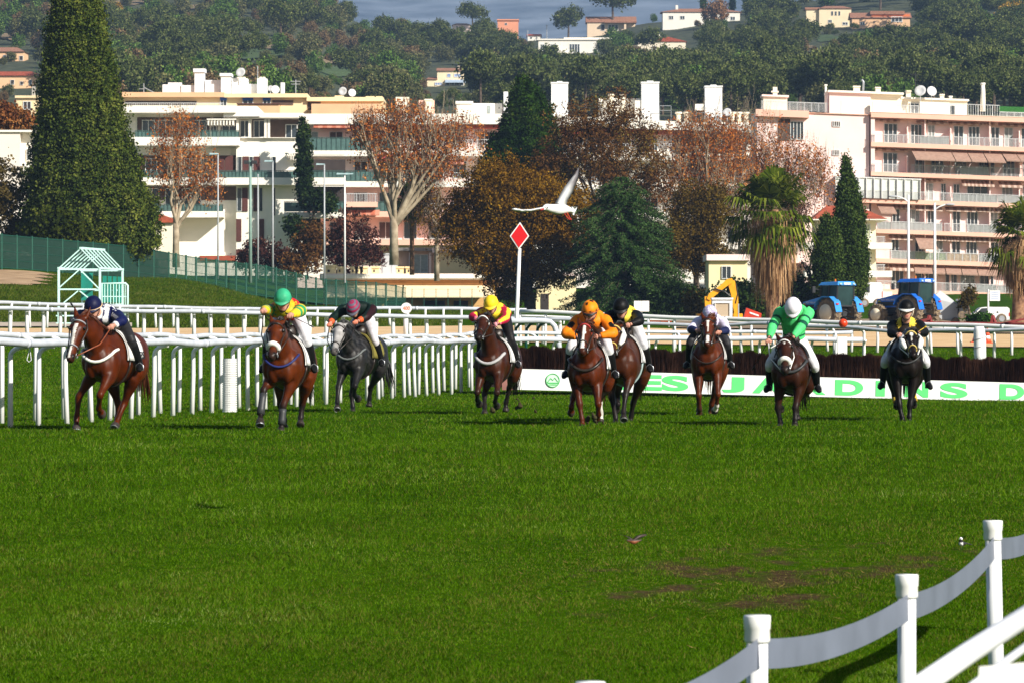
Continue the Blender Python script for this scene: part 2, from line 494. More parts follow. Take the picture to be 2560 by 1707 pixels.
# ---- blades of grass, denser where they can be made out
def blades(N, u, v, lo0, hi0, hs, ws, thin=True):
    lo = np.full(N, float(lo0)); hi = np.full(N, float(hi0))
    for _ in range(34):          # where the terrain meets that bearing and dip
        mid = (lo + hi) / 2; X = (u - HX) * mid / F; vv = HY - (gz(X, mid) - CZ) * F / mid
        far = vv > v; lo = np.where(far, mid, lo); hi = np.where(far, hi, mid)
    Yb = (lo + hi) / 2; ok = (Yb > lo0 + .3) & (Yb < hi0 - .3); Yb = Yb + rng.uniform(-.25, .25, N); Xb = (u - HX) * Yb / F; zb = gz(Xb, Yb)
    tuft = np.sin(Xb * 2.3 + 1.7 * np.sin(Yb * .9)) * np.sin(Yb * 1.7 + 1.1 * np.sin(Xb * 1.3)) + .6 * np.sin(Xb * 7.1 + Yb * 3.3) * np.sin(Yb * 5.9 - Xb * 2.2)
    hgt = rng.uniform(.022, .050, N) * (1 + .35 * tuft) * np.where(rng.uniform(0, 1, N) < .04, 1.5, 1.0) * hs * np.clip(Yb / 48, .68, 1.1)
    w_ = worn(Xb, Yb) if thin else 0 * Xb; keep = (rng.uniform(0, 1, N) > w_ * .6) & ok
    hgt = hgt * (1 - .45 * w_); wid = ws(Yb)
    ang = rng.uniform(0, 2 * np.pi, N); lean = rng.normal(0, .5, (N, 2))
    B = np.stack([Xb, Yb, zb - .004], 1); ux = np.stack([np.cos(ang), np.sin(ang) * .6, 0 * ang], 1) * wid[:, None]
    T = B + np.stack([lean[:, 0] * hgt, lean[:, 1] * hgt, hgt], 1)
    Mid = (B + T) / 2 + np.stack([lean[:, 0] * -.12 * hgt, lean[:, 1] * -.12 * hgt, .08 * hgt], 1)
    if not thin:
        uu = HX + F * Xb / Yb; keep &= ~((Yb < 194) & (uu < 345)); keep &= ~((Yb > 236) & (uu < 95 + (Yb - 236) * 1.2))
    return np.stack([B - ux, B + ux, Mid + ux * .8, T, Mid - ux * .8], 1)[keep].reshape(-1, 3)
N = 620000
V1 = blades(N, rng.uniform(-60, 2620, N), np.concatenate([rng.uniform(1000, 1740, int(N * .74)), rng.uniform(860, 1010, N - int(N * .74))]), 18, 146, 1.0, lambda Y: .0021 * np.clip(Y / 30, .8, 4.5))
N = 260000
side = rng.uniform(0, 1, N) < .35
V1 = np.concatenate([V1, blades(N, np.where(side, rng.uniform(-1500, -60, N), rng.uniform(2620, 4200, N)), rng.uniform(862, 1740, N), 18, 146, 1.0, lambda Y: .004 * np.clip(Y / 30, .8, 4.5))])
N = 110000
V2 = blades(N, rng.uniform(-60, 1150, N), rng.uniform(664, 822, N), 176, 330, 2.6, lambda Y: .016 + 0 * Y, False)
BLADE = mat_leaf('grass_blade', [(.005, .016, .0005), (.018, .054, .001), (.031, .085, .0018), (.044, .113, .0025), (.060, .141, .003), (.078, .168, .004), (.100, .195, .007), (.145, .235, .018), (.32, .38, .13)], .85, .45, .22, .28)
BANK = mat_leaf('bank_blade', [(.010, .018, .001), (.030, .052, .003), (.052, .084, .005), (.080, .112, .010), (.120, .135, .024), (.20, .18, .07)], .85, .25, .2, .4)
gm = np_mesh('grass', np.concatenate([V1, V2]), 5); bx, by_ = V1[::5, 0], V1[::5, 1]
low = .5 + .5 * np.sin(bx * .55 + 1.3 * np.sin(by_ * .21)) * np.sin(by_ * .33 + 1.1 * np.sin(bx * .4 + 2)); fine_ = .5 + .5 * np.sin(bx * 2.9 + by_ * 1.3) * np.sin(by_ * 2.1 - bx * 1.7)
pol = .06 + .30 * low * fine_ + .75 * worn(bx, np.maximum(by_, 15)) + .16 * np.clip((46 - by_) / 22, 0, 1) * fine_
gm.polygons.foreach_set('material_index', np.concatenate([np.where(rng.uniform(0, 1, len(bx)) < pol, 2, 0), np.ones(len(V2) // 5)]).astype(np.int32))
tag(link_mesh('grass', gm, [BLADE, BANK, mat_leaf('olive_blade', [(.022, .026, .003), (.060, .075, .007), (.10, .118, .012), (.15, .15, .026), (.22, .19, .06)], .85, .6, .2, .2)]), 'short green turf covering the racecourse in front of the rails', 'grass', kind='stuff')
# dry scraps and clods of earth among it
V = []
for i in range(420):
    uu = random.gauss(1930, 330); vv_ = random.gauss(1435, 55)
    Y_ = 33.0
    for _ in range(20): Y_ = (CZ - g1(PX(uu, Y_), Y_)) * F / (vv_ - HY)
    x = PX(uu, Y_); z = g1(x, Y_) + .012; a = random.uniform(0, 3.14); L = random.uniform(.012, .036)
    dx, dy = math.cos(a) * L, math.sin(a) * L
    V += [(x - dx, Y_ - dy, z), (x - dy * .12, Y_ + dx * .12, z + .006), (x + dx, Y_ + dy, z + random.uniform(.005, .03))]
tag(link_mesh('dry_grass', np_mesh('dry_grass', np.array(V), 3), mat_leaf('straw', ['#4a3e22', '#6e5e34', '#8f7c4c'], .8, 1, .1)), 'dry straw coloured scraps scattered over the worn turf', 'dry grass', kind='stuff')
# ================================================================== running rails, hurdle, markers
def path_pts(ctrl, step):
    """even points along a polyline of x,y"""
    P = cr(ctrl, 30); d = np.concatenate([[0], np.cumsum(np.linalg.norm(np.diff(P, axis=0), axis=1))])
    s = np.arange(0, d[-1], step)
    return np.stack([np.interp(s, d, P[:, k]) for k in range(P.shape[1])], 1)

GREYW = mat('bluish_grey_plastic', (.50, .53, .58), .45, .14, 2.5)  # rail plastic in an even bluish grey
def rail(name, label, ctrl, top, step=1.4, rad=.068, arm=.30, side=1, posts=True, prad=.040, wav=.02, cat='running rail', material=None, matp=None, tip=None):
    """ctrl: x,y along the rail; top(x,y): height of its tube"""
    P = path_pts(ctrl, .7); c0 = Vector((P[0][0], P[0][1], g1(*P[0])))
    t = thing(name, label, cat, c0)
    pts = []
    for i, (x, y) in enumerate(P):
        z = top(x, y) + wav * math.sin(i * .9) * math.sin(i * .37 + 1)
        pts.append(Vector((x, y, z)) - c0)
    m = MB(); m.tube(pts, rad, 12)
    for i in range(4, len(pts) - 1, 8):        # sleeves where lengths join
        d = (pts[i + 1] - pts[i]).normalized(); m.tube([pts[i] - d * .06, pts[i] + d * .06], rad * 1.09, 12)
    m.build('rail_tube', material or GREYW, t, smooth=True)
    Q = path_pts(ctrl, step)
    pm = None
    for i, (x, y) in enumerate(Q):
        nx_ = Q[min(i + 1, len(Q) - 1)] - Q[max(i - 1, 0)]; nx_ = nx_ / max(1e-6, np.linalg.norm(nx_)); nrm = np.array([-nx_[1], nx_[0]]) * side
        zt = top(x, y) - rad * .8
        j = random.uniform(-.03, .03)
        bx, by = x + nrm[0] * (arm + j), y + nrm[1] * (arm + j)
        gzb = g1(bx, by) - .08
        o = Vector((bx, by, 0)); tp = Vector((x, y, zt))
        m = MB(); lean = Vector((random.uniform(-.03, .03), 0, 0)); a = Vector((bx, by, gzb)) + lean
        h = zt - gzb
        if arm > .02:
            path = [a, Vector((bx, by, gzb + h * .60)), Vector((bx, by, zt - arm * .62))]
            for k in range(1, 7):
                ang = math.pi / 2 * k / 6
                path.append(Vector((bx + (x - bx) * (1 - math.cos(ang)), by + (y - by) * (1 - math.cos(ang)), zt - arm * .62 + arm * .62 * math.sin(ang))))
        else: path = [a, Vector((bx, by, gzb + h * .5)), Vector((bx, by, zt))]
        m.tube([p - c0 for p in path], [prad * 1.12, prad] + [prad * .95] * (len(path) - 2), 8)
        m.build('post', matp or WHITE, t, smooth=True)
    return t

railA = [(PX(-120, 61.0), 61.0), (PX(49, 63.3), 63.3), (PX(541, 75.5), 75.5), (PX(870, 87.0), 87.0), (PX(1130, 99.0), 99.0), (PX(1300, 105.5), 105.5), (PX(1700, 107.5), 107.5), (PX(2172, 108), 108)]
rail('running_rail', 'near inner running rail curving from the left edge to behind the brush hurdle', railA, lambda x, y: 1.345 + .006 * max(0, y - 96), step=1.42, wav=.03, side=1, arm=.26)
railA2 = [(PX(-190, 66), 66.0), (PX(30, 68), 68.0), (PX(560, 81.5), 81.5), (PX(880, 93.0), 93.0), (PX(1130, 104.5), 104.5), (PX(1290, 110.5), 110.5), (PX(1700, 112.5), 112.5), (PX(2150, 113), 113)]
rail('running_rail', 'second inner rail standing just behind the near rail at nearly its height', railA2, lambda x, y: 1.47 + .010 * max(0, y - 100), step=1.5, rad=.05, wav=.03, side=-1, arm=.26)
def lin(pts):
    U = [p[0] for p in pts]; Z = [p[1] for p in pts]
    return lambda x, y: CZ - (np.interp(HX + F * x / y, U, Z) - HY) * y / F
rail('running_rail', 'white rail along the near edge of the sand track, left part', [(PX(-60, 148), 148), (PX(560, 148), 148), (PX(1000, 149), 149), (PX(1420, 149), 149)], lin([(-60, 771), (560, 781), (1120, 794), (1420, 800)]), step=.62, rad=.08, arm=.22, prad=.07, side=1, cat='running rail')
rail('running_rail', 'white rail along the far edge of the sand track before the grass bank', [(PX(-60, 178), 178), (PX(560, 178), 178), (PX(1120, 178), 178), (PX(1330, 178), 178)], lin([(-60, 756), (560, 773), (1120, 771), (1330, 776)]), step=.80, rad=.08, arm=.22, prad=.055, side=-1)
rail('running_rail', 'straight topmost white rail crossing behind the hurdle to the right edge', [(PX(1300, 146), 146), (PX(1800, 142), 142), (PX(2200, 138), 138), (PX(2640, 134), 134)], lin([(1300, 779), (1800, 798), (2300, 811), (2640, 821)]), step=1.05, rad=.075, arm=.0, prad=.048, side=1, material=WHITE)
rail('running_rail', 'sagging lower white rail seen under the straight rail at right', [(PX(1340, 137), 137), (PX(1800, 135), 135), (PX(2250, 131), 131), (PX(2640, 128), 128)], lin([(1340, 799), (1700, 812), (1900, 810), (2250, 826), (2640, 826)]), step=1.2, rad=.06, arm=.2, prad=.048, side=1, wav=.05)
# far rail beyond the sand at right
rail('running_rail', 'far white rail behind the sand track in front of the parked tractors', [(PX(1280, 182), 182), (PX(1900, 180), 180), (PX(2640, 178), 178)], lin([(1280, 790), (1900, 806), (2640, 828)]), step=2.4, rad=.045, arm=.0, prad=.035, side=1, material=WHITE)

# end of a rail that bends down to the ground, on green arms
t = thing('rail_end', 'thick white rail end bending down to the turf on dark green curved arms', 'rail end', at(1280, 890, 126))
c0 = t.location; Yr = 126
m = MB(); m.tube([at(1180, 801, Yr) - c0, at(1270, 803, Yr) - c0, at(1355, 802, Yr) - c0, at(1376, 805, Yr) - c0, at(1386, 815, Yr) - c0, at(1392, 832, Yr) - c0, at(1396, 856, Yr) - c0, at(1402, 895, Yr) - c0], .088, 14)
m.build('rail_tube', GREYW, t, smooth=True)
GREEN_P = mat('dark_green_paint', '#0f4a40', .45, .15, 4)
for k, px in enumerate((1296, 1323, 1350)):
    m = MB(); m.tube([at(px - 8, 895, Yr + .3) - c0, at(px - 8, 845, Yr + .3) - c0, at(px - 6, 822, Yr + .28) - c0, at(px + 2, 812, Yr + .2) - c0, at(px + 12, 807, Yr) - c0], .045, 8); m.build('post', GREEN_P, t, smooth=True)

# ---------------------------------------------------------------- brush hurdle with the lettered board
def hz(px, l, r): return l + (r - l) * (px - 1295) / (2560 - 1295)
t = thing('brush_hurdle', 'long dark brush hurdle with a white board lettered in green along its foot', 'hurdle', (PX(1900, 100), 100, -.05))
c0 = t.location
def HP(px, py, Y=100): return at(px, py, Y) - c0
m = MB(); n = 60
pxs = np.linspace(1200, 2900, n)
for i in range(n - 1):
    a, b_ = pxs[i], pxs[i + 1]
    ja = 5 * math.sin(i * 1.7) + 2; jb = 5 * math.sin((i + 1) * 1.7) + 2
    m.hexa([HP(a, hz(a, 968, 999), 100.05), HP(b_, hz(b_, 968, 999), 100.05), HP(b_, hz(b_, 968, 999), 101), HP(a, hz(a, 968, 999), 101),
            HP(a, hz(a, 878 + ja * .3, 909 + ja * .3), 100.12), HP(b_, hz(b_, 878 + jb * .3, 909 + jb * .3), 100.12), HP(b_, hz(b_, 878, 909), 101), HP(a, hz(a, 878, 909), 101)])
br = m.build('brush', mat('brush_core', '#1d1210', .95, .3, 8), t)
NB = 26000
pu = rng.uniform(1195, 2640, NB); lay = rng.uniform(0, 1, NB)
ztop = hz(pu, 869, 900) + 3.5 * np.sin(pu * .083) + 2 * np.sin(pu * .21 + 1) + rng.normal(0, 2.2, NB)
zbot = ztop + rng.uniform(12, 60, NB) + lay * 25
zbot = np.minimum(zbot, hz(pu, 925, 957)); Yy = 100.0 + rng.uniform(-.02, .55, NB) * (1 - .5 * lay)
top = np.stack([(pu + rng.normal(0, 2.5, NB) - HX) * Yy / F, Yy + rng.normal(0, .05, NB), CZ - (ztop - HY) * Yy / F], 1)
bot = np.stack([(pu - HX) * Yy / F, Yy - .02, CZ - (zbot - HY) * Yy / F], 1)
wd = rng.uniform(.004, .011, NB)[:, None] * np.array([[1, 0, 0]])
V = (np.stack([bot - wd, bot + wd, top + wd * .4, top - wd * .4], 1).reshape(-1, 3)) - np.array(c0)
tw = link_mesh('twigs', np_mesh('twigs', V, 4), mat_leaf('brush_twig', ['#0a0606', '#170e0c', '#281a15', '#4a3228'], .9, 1.2, 0), br)
tw['kind'] = 'stuff'
m = MB(); m.hexa([HP(1294, 973, 99.80), HP(2900, hz(2900, 973, 1003), 99.80), HP(2900, hz(2900, 973, 1003), 99.9), HP(1294, 973, 99.9), HP(1294, 921, 99.80), HP(2900, hz(2900, 921, 956), 99.80), HP(2900, hz(2900, 921, 956), 99.9), HP(1294, 921, 99.9)])
board = m.build('board', mat('board_white', (.82, .82, .82), .5, .03, 1.5), t)
m = MB(); m.hexa([HP(1255, 974, 100.0), HP(1292, 974, 99.9), HP(1292, 974, 100.6), HP(1255, 974, 100.7), HP(1255, 926, 100.0), HP(1292, 922, 99.9), HP(1292, 922, 100.6), HP(1255, 926, 100.7)])
m.build('end_panel', mat('faded_red_panel', '#a8746c', .7, .15, 3), t)
LETG = mat('letter_green', '#5fe07a', .55, .05, 3)
for ch, px, wpx in (('L', 1548, 58), ('E', 1622, 66), ('S', 1688, 66), ('J', 1833, 56), ('A', 1920, 78), ('R', 2033, 64), ('D', 2123, 70), ('I', 2201, 23), ('N', 2291, 60), ('S', 2385, 68), ('D', 2530, 62), ('E', 2630, 62)):
    me = text_mesh(ch, wpx * .01, .385, .003, .045)
    y_c = hz(px, 947, 979.5)
    o = link_mesh('letter', me, LETG, board); o.location = HP(px, y_c, 99.792); o.rotation_euler = (0, R(1.4), 0)
m = MB(); m.lathe([(.001, -.004), (.185, -.004), (.185, .004), (.001, .004)], (0, 0, 0), 36, 'y')
lg = m.build('emblem', mat('emblem_pale', '#c8efd0', .5, .06, 5), board); lg.location = HP(1382, 950, 99.788)
m = MB(); m.tube([(.165 * math.cos(a), -.008, .165 * math.sin(a)) for a in np.linspace(0, 6.2832, 37)], .012, 6)
m.tube([(-.13, -.008, -.045), (-.05, -.008, .055), (.0, -.008, .0), (.05, -.008, .065), (.13, -.008, -.035)], .012, 6)
m.box(-.14, .14, -.012, -.004, -.085, -.05); m.box(-.10, .10, -.012, -.004, -.12, -.10)
m.build('emblem_drawing', mat('emblem_green', '#58b56a', .5, .1, 5), lg)

# ---------------------------------------------------------------- markers on posts
t = thing('diamond_marker', 'tall white post carrying a red diamond board edged in white', 'marker post', at(1293, 860, 138)); c0 = t.location; Yd = 138
m = MB(); m.tube([at(1289, 868, Yd) - c0, at(1292, 790, Yd) - c0, at(1299, 622, Yd) - c0], [.075, .07, .06], 10); m.build('post', WHITE, t, smooth=True)
dia = lambda s, y0, y1: MB().prism([((PX(x, Yd) - c0.x), PZ(y, Yd) - c0.z) for x, y in [(1299 + (1300 - 1299) * s, 590 - 34 * s), (1299.5 + 23.5 * s, 590 + 1 * s), (1297 + 0 * s, 590 + 35 * s), (1299.5 - 25 * s, 590 + 1 * s)]], y0, y1)
dia(1.0, -.09, -.06).build('board', WHITE, t)
dia(.86, -.105, -.092).build('red_face', mat('signal_red', (.62, .012, .018), .25, .05, 3), t)
t = thing('distance_marker', 'white round 400 marker disc on a post behind the rails', 'distance marker', at(1016, 845, 152)); c0 = t.location
m = MB(); m.tube([at(1016, 850, 152) - c0, at(1016, 785, 152) - c0], .12, 10); m.build('post', WHITE, t, smooth=True)
m = MB(); m.lathe([(.001, -.03), (.205, -.03), (.205, .03), (.001, .03)], tuple(at(1016, 771, 151.8) - c0), 32, 'y'); ds = m.build('disc', WHITE, t)
o = link_mesh('numerals', text_mesh('400', .27, .15, .004, .02), mat('faded_red', '#d98a70', .6), ds); o.location = at(1016, 771, 151.76) - c0
t = thing('ball_marker', 'red ball on a white square post among the right rails', 'marker post', at(2105, 900, 106)); c0 = t.location
m = MB(); m.box(-.13, .13, -.1, .1, -.15, .62 ); m.build('post', WHITE, t)
m = MB(); m.ell((.03, 0, .83 + .14), (.118, .118, .118), 20, 14); m.build('ball', mat('ball_red', (.62, .05, .012), .35, .05, 3), t, smooth=True)
t = thing('ribbed_marker', 'white ribbed plastic column standing behind the near rail beside the bay', 'rail marker', at(574, 1029, 77.4)); c0 = t.location
prof = []
for i in range(29):
    z = i / 28 * .98; prof += [(.143, z), (.143, z + .020), (.118, z + .024), (.118, z + .033)]
m = MB(); m.lathe([(.001, 0)] + prof + [(.001, 1.015)], (0, 0, 0), 18); m.build('column', WHITE, t)
m = MB(); m.lathe([(.001, 1.014), (.140, 1.014), (.140, 1.03), (.001, 1.03)], (0, 0, 0), 18); m.build('cap', WHITE2, t)
t = thing('padded_post', 'stout white padded post wrapped with a cord, behind the hurdle at right', 'padded post', at(2450, 905, 108)); c0 = t.location
m = MB(); m.tube([(0.02, 0, -.1), (.0, 0, .2), (-.02, 0, .85), (-.02, 0, .96)], [.165, .165, .155, .12], 16); m.build('pad', WHITE, t, smooth=True)
m = MB(); m.tube([(-.02 + .168 * math.cos(a), -.0 + .168 * math.sin(a), .25 + a * .035) for a in np.linspace(0, 6.28 * 2, 40)], .010, 5); m.build('cord', mat('grey_cord', (.3, .3, .32), .7), t)
t = thing('cord_loop', 'thin white cord loop hanging from the near rail at left', 'cord', at(75, 868, 64.1)); c0 = t.location
m = MB(); m.tube([(0, 0, 0), (-.03, 0, -.12), (-.05, 0, -.20), (-.015, 0, -.235), (.02, 0, -.2), (.008, 0, -.1), (0, 0, 0)], .006, 5); m.build('cord', WHITE2, t)
t = thing('notice_board', 'small plain white double board on a post behind the black capped jockey', 'sign', at(1604, 800, 170)); c0 = t.location
m = MB(); m.box(-.03, .03, .02, .08, -.6, .5); m.build('post', STEEL, t)
for s in (-1, 1):
    m = MB(); m.box(-.32 + .325 * (s > 0) - .0, -.005 + .325 * (s > 0), -.02, .02, .35, .80); m.build('panel', WHITE, t)

# ---------------------------------------------------------------- tape fence in the foreground
t = thing('tape_fence', 'blurred white post fence with a sagging grey tape at the lower right', 'fence', (1.7, 18, g1(1.7, 18))); c0 = t.location
posts = [(900, 1905, 12.0), (1476, 1703, 13.7), (1893, 1537, 15.3), (2267, 1435, 17.7), (2482, 1300, 21.1), (2640, 1240, 24.3), (2760, 1190, 27.5)]
fp = []
for px, py, Y in posts:
    x = PX(px, Y); zt = PZ(py, Y); zb = g1(x, Y) - .1; fp.append((x, Y, zt))
    m = MB(); m.tube([Vector((x + .03 * (Y > 20), Y, zb)) - c0, Vector((x, Y, zt - .03)) - c0], .041, 18); pst = m.build('post', WHITE2, t, smooth=True)
    m = MB(); m.lathe([(.001, zt - .105), (.045, zt - .105), (.050, zt - .095), (.048, zt - .055), (.051, zt - .05), (.052, zt - .004), (.050, zt), (.001, zt + .002)], (x - c0.x, Y - c0.y, -c0.z), 22); m.build('cap', WHITE, pst, smooth=True)
TAPE = mat('grey_tape', (.15, .17, .225), .45, .12, 3)
for i in range(len(fp) - 1):
    a, b_ = Vector(fp[i]), Vector(fp[i + 1]); m = MB(); n = 15; top = []; 
    h = .115
    zs = []
    for k in range(n + 1):
        s = k / n; p = a.lerp(b_, s); sag = .10 * (1 - (2 * s - 1) ** 2)
        zt = p.z - .085 - sag * .55 - .04 * math.sin(s * 3.14) * 0
        q = Vector((p.x, p.y - .048, zt)); tw = .004 * math.sin(s * 5 + i)
        top.append((q - c0, Vector((q.x + tw, q.y - .005, zt - h)) - c0))
    off = Vector((0, .004, 0)); vs = []
    for A_ in top: vs += [A_[0], A_[1], A_[1] + off, A_[0] + off]
    fs = []
    for k in range(n):
        for j in range(4): fs.append((k * 4 + j, k * 4 + (j + 1) % 4, k * 4 + 4 + (j + 1) % 4, k * 4 + 4 + j))
    m._add(vs, fs)
    m.build('tape', TAPE, t)
t = thing('white_railing', 'blurred thick white handrail with a pale panel at the bottom right corner', 'railing', (2.0, 12, g1(2, 12))); c0 = t.location
m = MB(); m.tube([at(2190, 1790, 9.6) - c0, at(2420, 1632, 10.6) - c0, at(2720, 1440, 12.2) - c0], .030, 16); m.build('handrail', WHITE2, t, smooth=True)
m = MB(); m.tube([at(2330, 1790, 9.62) - c0, at(2440, 1707, 10.1) - c0, at(2640, 1560, 11.2) - c0], .012, 10); m.build('lower_rail', WHITE2, t, smooth=True)
m = MB(); m.hexa([at(2435, 1900, 9.4) - c0, at(2720, 1900, 9.4) - c0, at(2720, 1900, 9.45) - c0, at(2435, 1900, 9.45) - c0, at(2448, 1665, 9.4) - c0, at(2720, 1640, 9.4) - c0, at(2720, 1640, 9.45) - c0, at(2448, 1665, 9.45) - c0]); m.build('panel', WHITE, t)
# ================================================================== buildings
TERR = mat('terracotta_tiles', '#b5583a', .85, .25, 2.0, bump=.4, col2=C('#8a3f2a'))
TERR2 = mat('old_roof_tiles', '#a87a62', .85, .2, 2.0, bump=.4, col2=C('#8c5f4a'))
PINK = mat('pink_render', '#f7ddd6', .85, .04, .5)
PEACH = mat('peach_band', '#f0bea8', .8, .05, .6)
CREAM = mat('cream_render', '#f1e4cd', .85, .04, .5)
WALLW = mat('white_render', '#f2ece0', .85, .04, .4)
YELL = mat('yellow_render', '#f0deae', .85, .05, .5)
SHUT = mat('brown_shutter', '#57302a', .6, .15, 3)
AWN_O = mat('orange_awning', '#a8503a', .8, .15, 5, col2=C('#c47a5c'))
AWN_T = mat('tan_awning', '#ab8d7c', .85, .1, 3, col2=C('#97796a'))
FRAMEW = mat('window_frame_white', (.70, .70, .68), .5, .05, 3)
RAILW = mat('railing_white', (.62, .62, .62), .5, .08, 3)
RAILG = mat('railing_green_glass', '#4f6b66', .25, .2, 2, spec=.6)
SOFF = mat('shaded_interior', '#5c4a40', .9, .2, 1)  # flat dark colour standing in for the shade inside openings
CURT = mat('net_curtain', '#9aa3a0', .8, .2, 4)

class Fac:
    """a facade facing the course: measured along and up in the plane Y, with depth behind it"""
    def __init__(s, root, Y, slope=0.0, ref=0): s.t = root; s.Y = Y; s.s = slope; s.ref = ref
    def p(s, px, py, d): 
        v = at(px, py + s.s * (px - s.ref), s.Y); v.y = s.Y + d; return v - s.t.location
    def add(s, m, x0, y0, x1, y1, d0, d1):      # y0 above y1 in the picture
        P = s.p
        m.hexa([P(x0, y1, d0), P(x1, y1, d0), P(x1, y1, d1), P(x0, y1, d1), P(x0, y0, d0), P(x1, y0, d0), P(x1, y0, d1), P(x0, y0, d1)]); return m
    def box(s, name, matl, x0, y0, x1, y1, d0, d1, parent=None):
        return s.add(MB(), x0, y0, x1, y1, d0, d1).build(name, matl, parent or s.t)
    def window(s, x0, y0, x1, y1, d, mull=1, fm=None, gm=None, name='window', sill=False):
        m = MB(); w = min(1.6, (x1 - x0) * .09)
        s.add(m, x0, y0, x0 + w, y1, d - .10, d); s.add(m, x1 - w, y0, x1, y1, d - .10, d)
        s.add(m, x0 + w, y0, x1 - w, y0 + w, d - .10, d); s.add(m, x0 + w, y1 - w, x1 - w, y1, d - .10, d)
        for k in range(mull):
            c = x0 + (x1 - x0) * (k + 1) / (mull + 1); s.add(m, c - w / 2, y0 + w, c + w / 2, y1 - w, d - .09, d)
        f = m.build(name, fm or FRAMEW, s.t)
        s.box('pane', gm or GLASS, x0 + w, y0 + w, x1 - w, y1 - w, d - .03, d + .02, f)
        return f
    def railing(s, x0, y0, x1, y1, d, step=3.0, matl=None, solid=None):
        m = MB(); s.add(m, x0, y0, x1, y0 + 1.5, d - .06, d + .02)
        n = max(2, int((x1 - x0) / step))
        for k in range(n + 1):
            c = x0 + (x1 - x0) * k / n; w = .85 if k % 6 == 0 else .42
            s.add(m, max(x0, c - w), y0 + 1.5, min(x1, c + w), y1, d - .04, d)
        r = m.build('railing', matl or RAILW, s.t)
        if solid is not None: s.box('railing_panel', solid, x0, y0 + 2.5, x1, y1, d + .03, d + .05, r)
        return r
    def awning(s, x0, y0, x1, y1, d0, d1, matl=AWN_T, skew=0, stripes=None):
        """slopes from the wall (d1, top) out to the front edge (d0, bottom)"""
        P = s.p; m = MB(); n = 8 if stripes else 1
        for k in range(n):
            m.cur = k % 2 if stripes else 0
            a, b = x0 + (x1 - x0) * k / n, x0 + (x1 - x0) * (k + 1) / n
            q = [P(a, y0, d1), P(b, y0, d1), P(b + skew, y1, d0), P(a + skew, y1, d0)]
            off = Vector((0, 0, -.04))
            m._add(q + [v + off for v in q], [(0, 3, 2, 1), (4, 5, 6, 7), (0, 4, 7, 3), (1, 2, 6, 5), (2, 3, 7, 6), (0, 1, 5, 4)])
            v = [P(a + skew, y1, d0 - .01), P(b + skew, y1, d0 - .01), P(b + skew, y1 + 3.0, d0 - .01), P(a + skew, y1 + 3.0, d0 - .01)]
            off = Vector((0, .03, 0)); m._add(v + [w + off for w in v], [(0, 3, 2, 1), (4, 5, 6, 7), (2, 3, 7, 6)])
        return m.build('awning', [matl, stripes] if stripes else matl, s.t)

# ---------------------------------------------------------------- pink block at the right
Yp = 430
t = thing('apartment_building', 'pink apartment block with stacked white railed balconies and tan awnings at the right', 'building', (PX(2300, Yp), Yp, g1(PX(2300, Yp), Yp)))
f = Fac(t, Yp, .035, 2177)
BASEY = 800
# left wing
f.box('wall', PINK, 1893, 287, 2174, BASEY, .4, 12)
f.box('roof_band', PEACH, 1889, 284, 2022, 301, -.4, .4)
f.box('roof_slab', PEACH, 2022, 286.5, 2177, 288.5, .2, 12)
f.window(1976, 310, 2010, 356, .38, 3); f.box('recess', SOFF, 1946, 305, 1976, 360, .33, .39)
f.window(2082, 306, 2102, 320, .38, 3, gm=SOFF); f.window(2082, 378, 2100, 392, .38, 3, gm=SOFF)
for yy in (470, 545, 620): f.window(1935, yy, 1965, yy + 36, .38, 2); f.box('balcony', PEACH, 1895, yy + 45, 2010, yy + 55, -1.2, .39)
# terrace on the roof
f.railing(1903, 262, 2068, 285, .1)
f.box('penthouse', CREAM, 1912, 247, 1972, 286, 2.5, 5); f.box('penthouse_roof', PINK, 1908, 243, 1976, 247.5, 2.2, 5.4)
m = MB(); f.add(m, 1937, 222, 1948, 243, 3, 3.6); f.add(m, 1933, 232, 1951, 236, 2.9, 3.7); m.build('chimney', CREAM, t)
f.box('penthouse', PINK, 2081, 228, 2185, 287, 4, 9); f.box('penthouse_roof', WALLW, 2077, 224, 2268, 229, 3.6, 9.4)
f.box('penthouse', CREAM, 2185, 229, 2266, 284, 4.3, 9)
f.box('penthouse', CREAM, 2266, 238, 2430, 284, 4.5, 9); f.box('penthouse_roof', WALLW, 2262, 234, 2434, 238.5, 4.2, 9.4)
f.window(2200, 252, 2222, 284, 4.25, 1); f.window(2285, 248, 2330, 284, 4.45, 3); f.window(2345, 250, 2400, 284, 4.45, 3)
f.box('parapet', WALLW, 2105, 254, 2178, 288, 1.0, 1.4); f.box('parapet', WALLW, 2182, 255, 2242, 280, .2, .6); f.box('parapet', WALLW, 2300, 250, 2374, 279, .2, .6)
f.railing(2242, 260, 2300, 280, .3); f.railing(2374, 252, 2500, 279, .3, 6)
f.railing(2500, 268, 2640, 279, .3); f.box('hedge_screen', mat('green_screen', '#2f6a2c', .9, .3, 8), 2500, 254, 2640, 268, .6, .9)
for x, y0, y1, w in ((2074, 208, 287, 2.2), (2152, 209, 225, 8), (2206, 210, 226, 6), (2244, 223, 235, 5), (2283, 216, 236, 6), (2368, 222, 235, 5), (2390, 226, 240, 3)):
    m = MB(); f.add(m, x - w, y0 + 3, x + w, y1, 5, 5.8); f.add(m, x - w - 1.2, y0, x + w + 1.2, y0 + 3.2, 4.9, 5.9); m.build('chimney', CREAM if w > 4 else WALLW, t)
m = MB(); m.tube([f.p(2168, 224, 5), f.p(2169, 198, 5), f.p(2166, 194, 5), f.p(2163, 195, 5)], .12, 8); m.build('vent_pipe', STEEL, t, smooth=True)
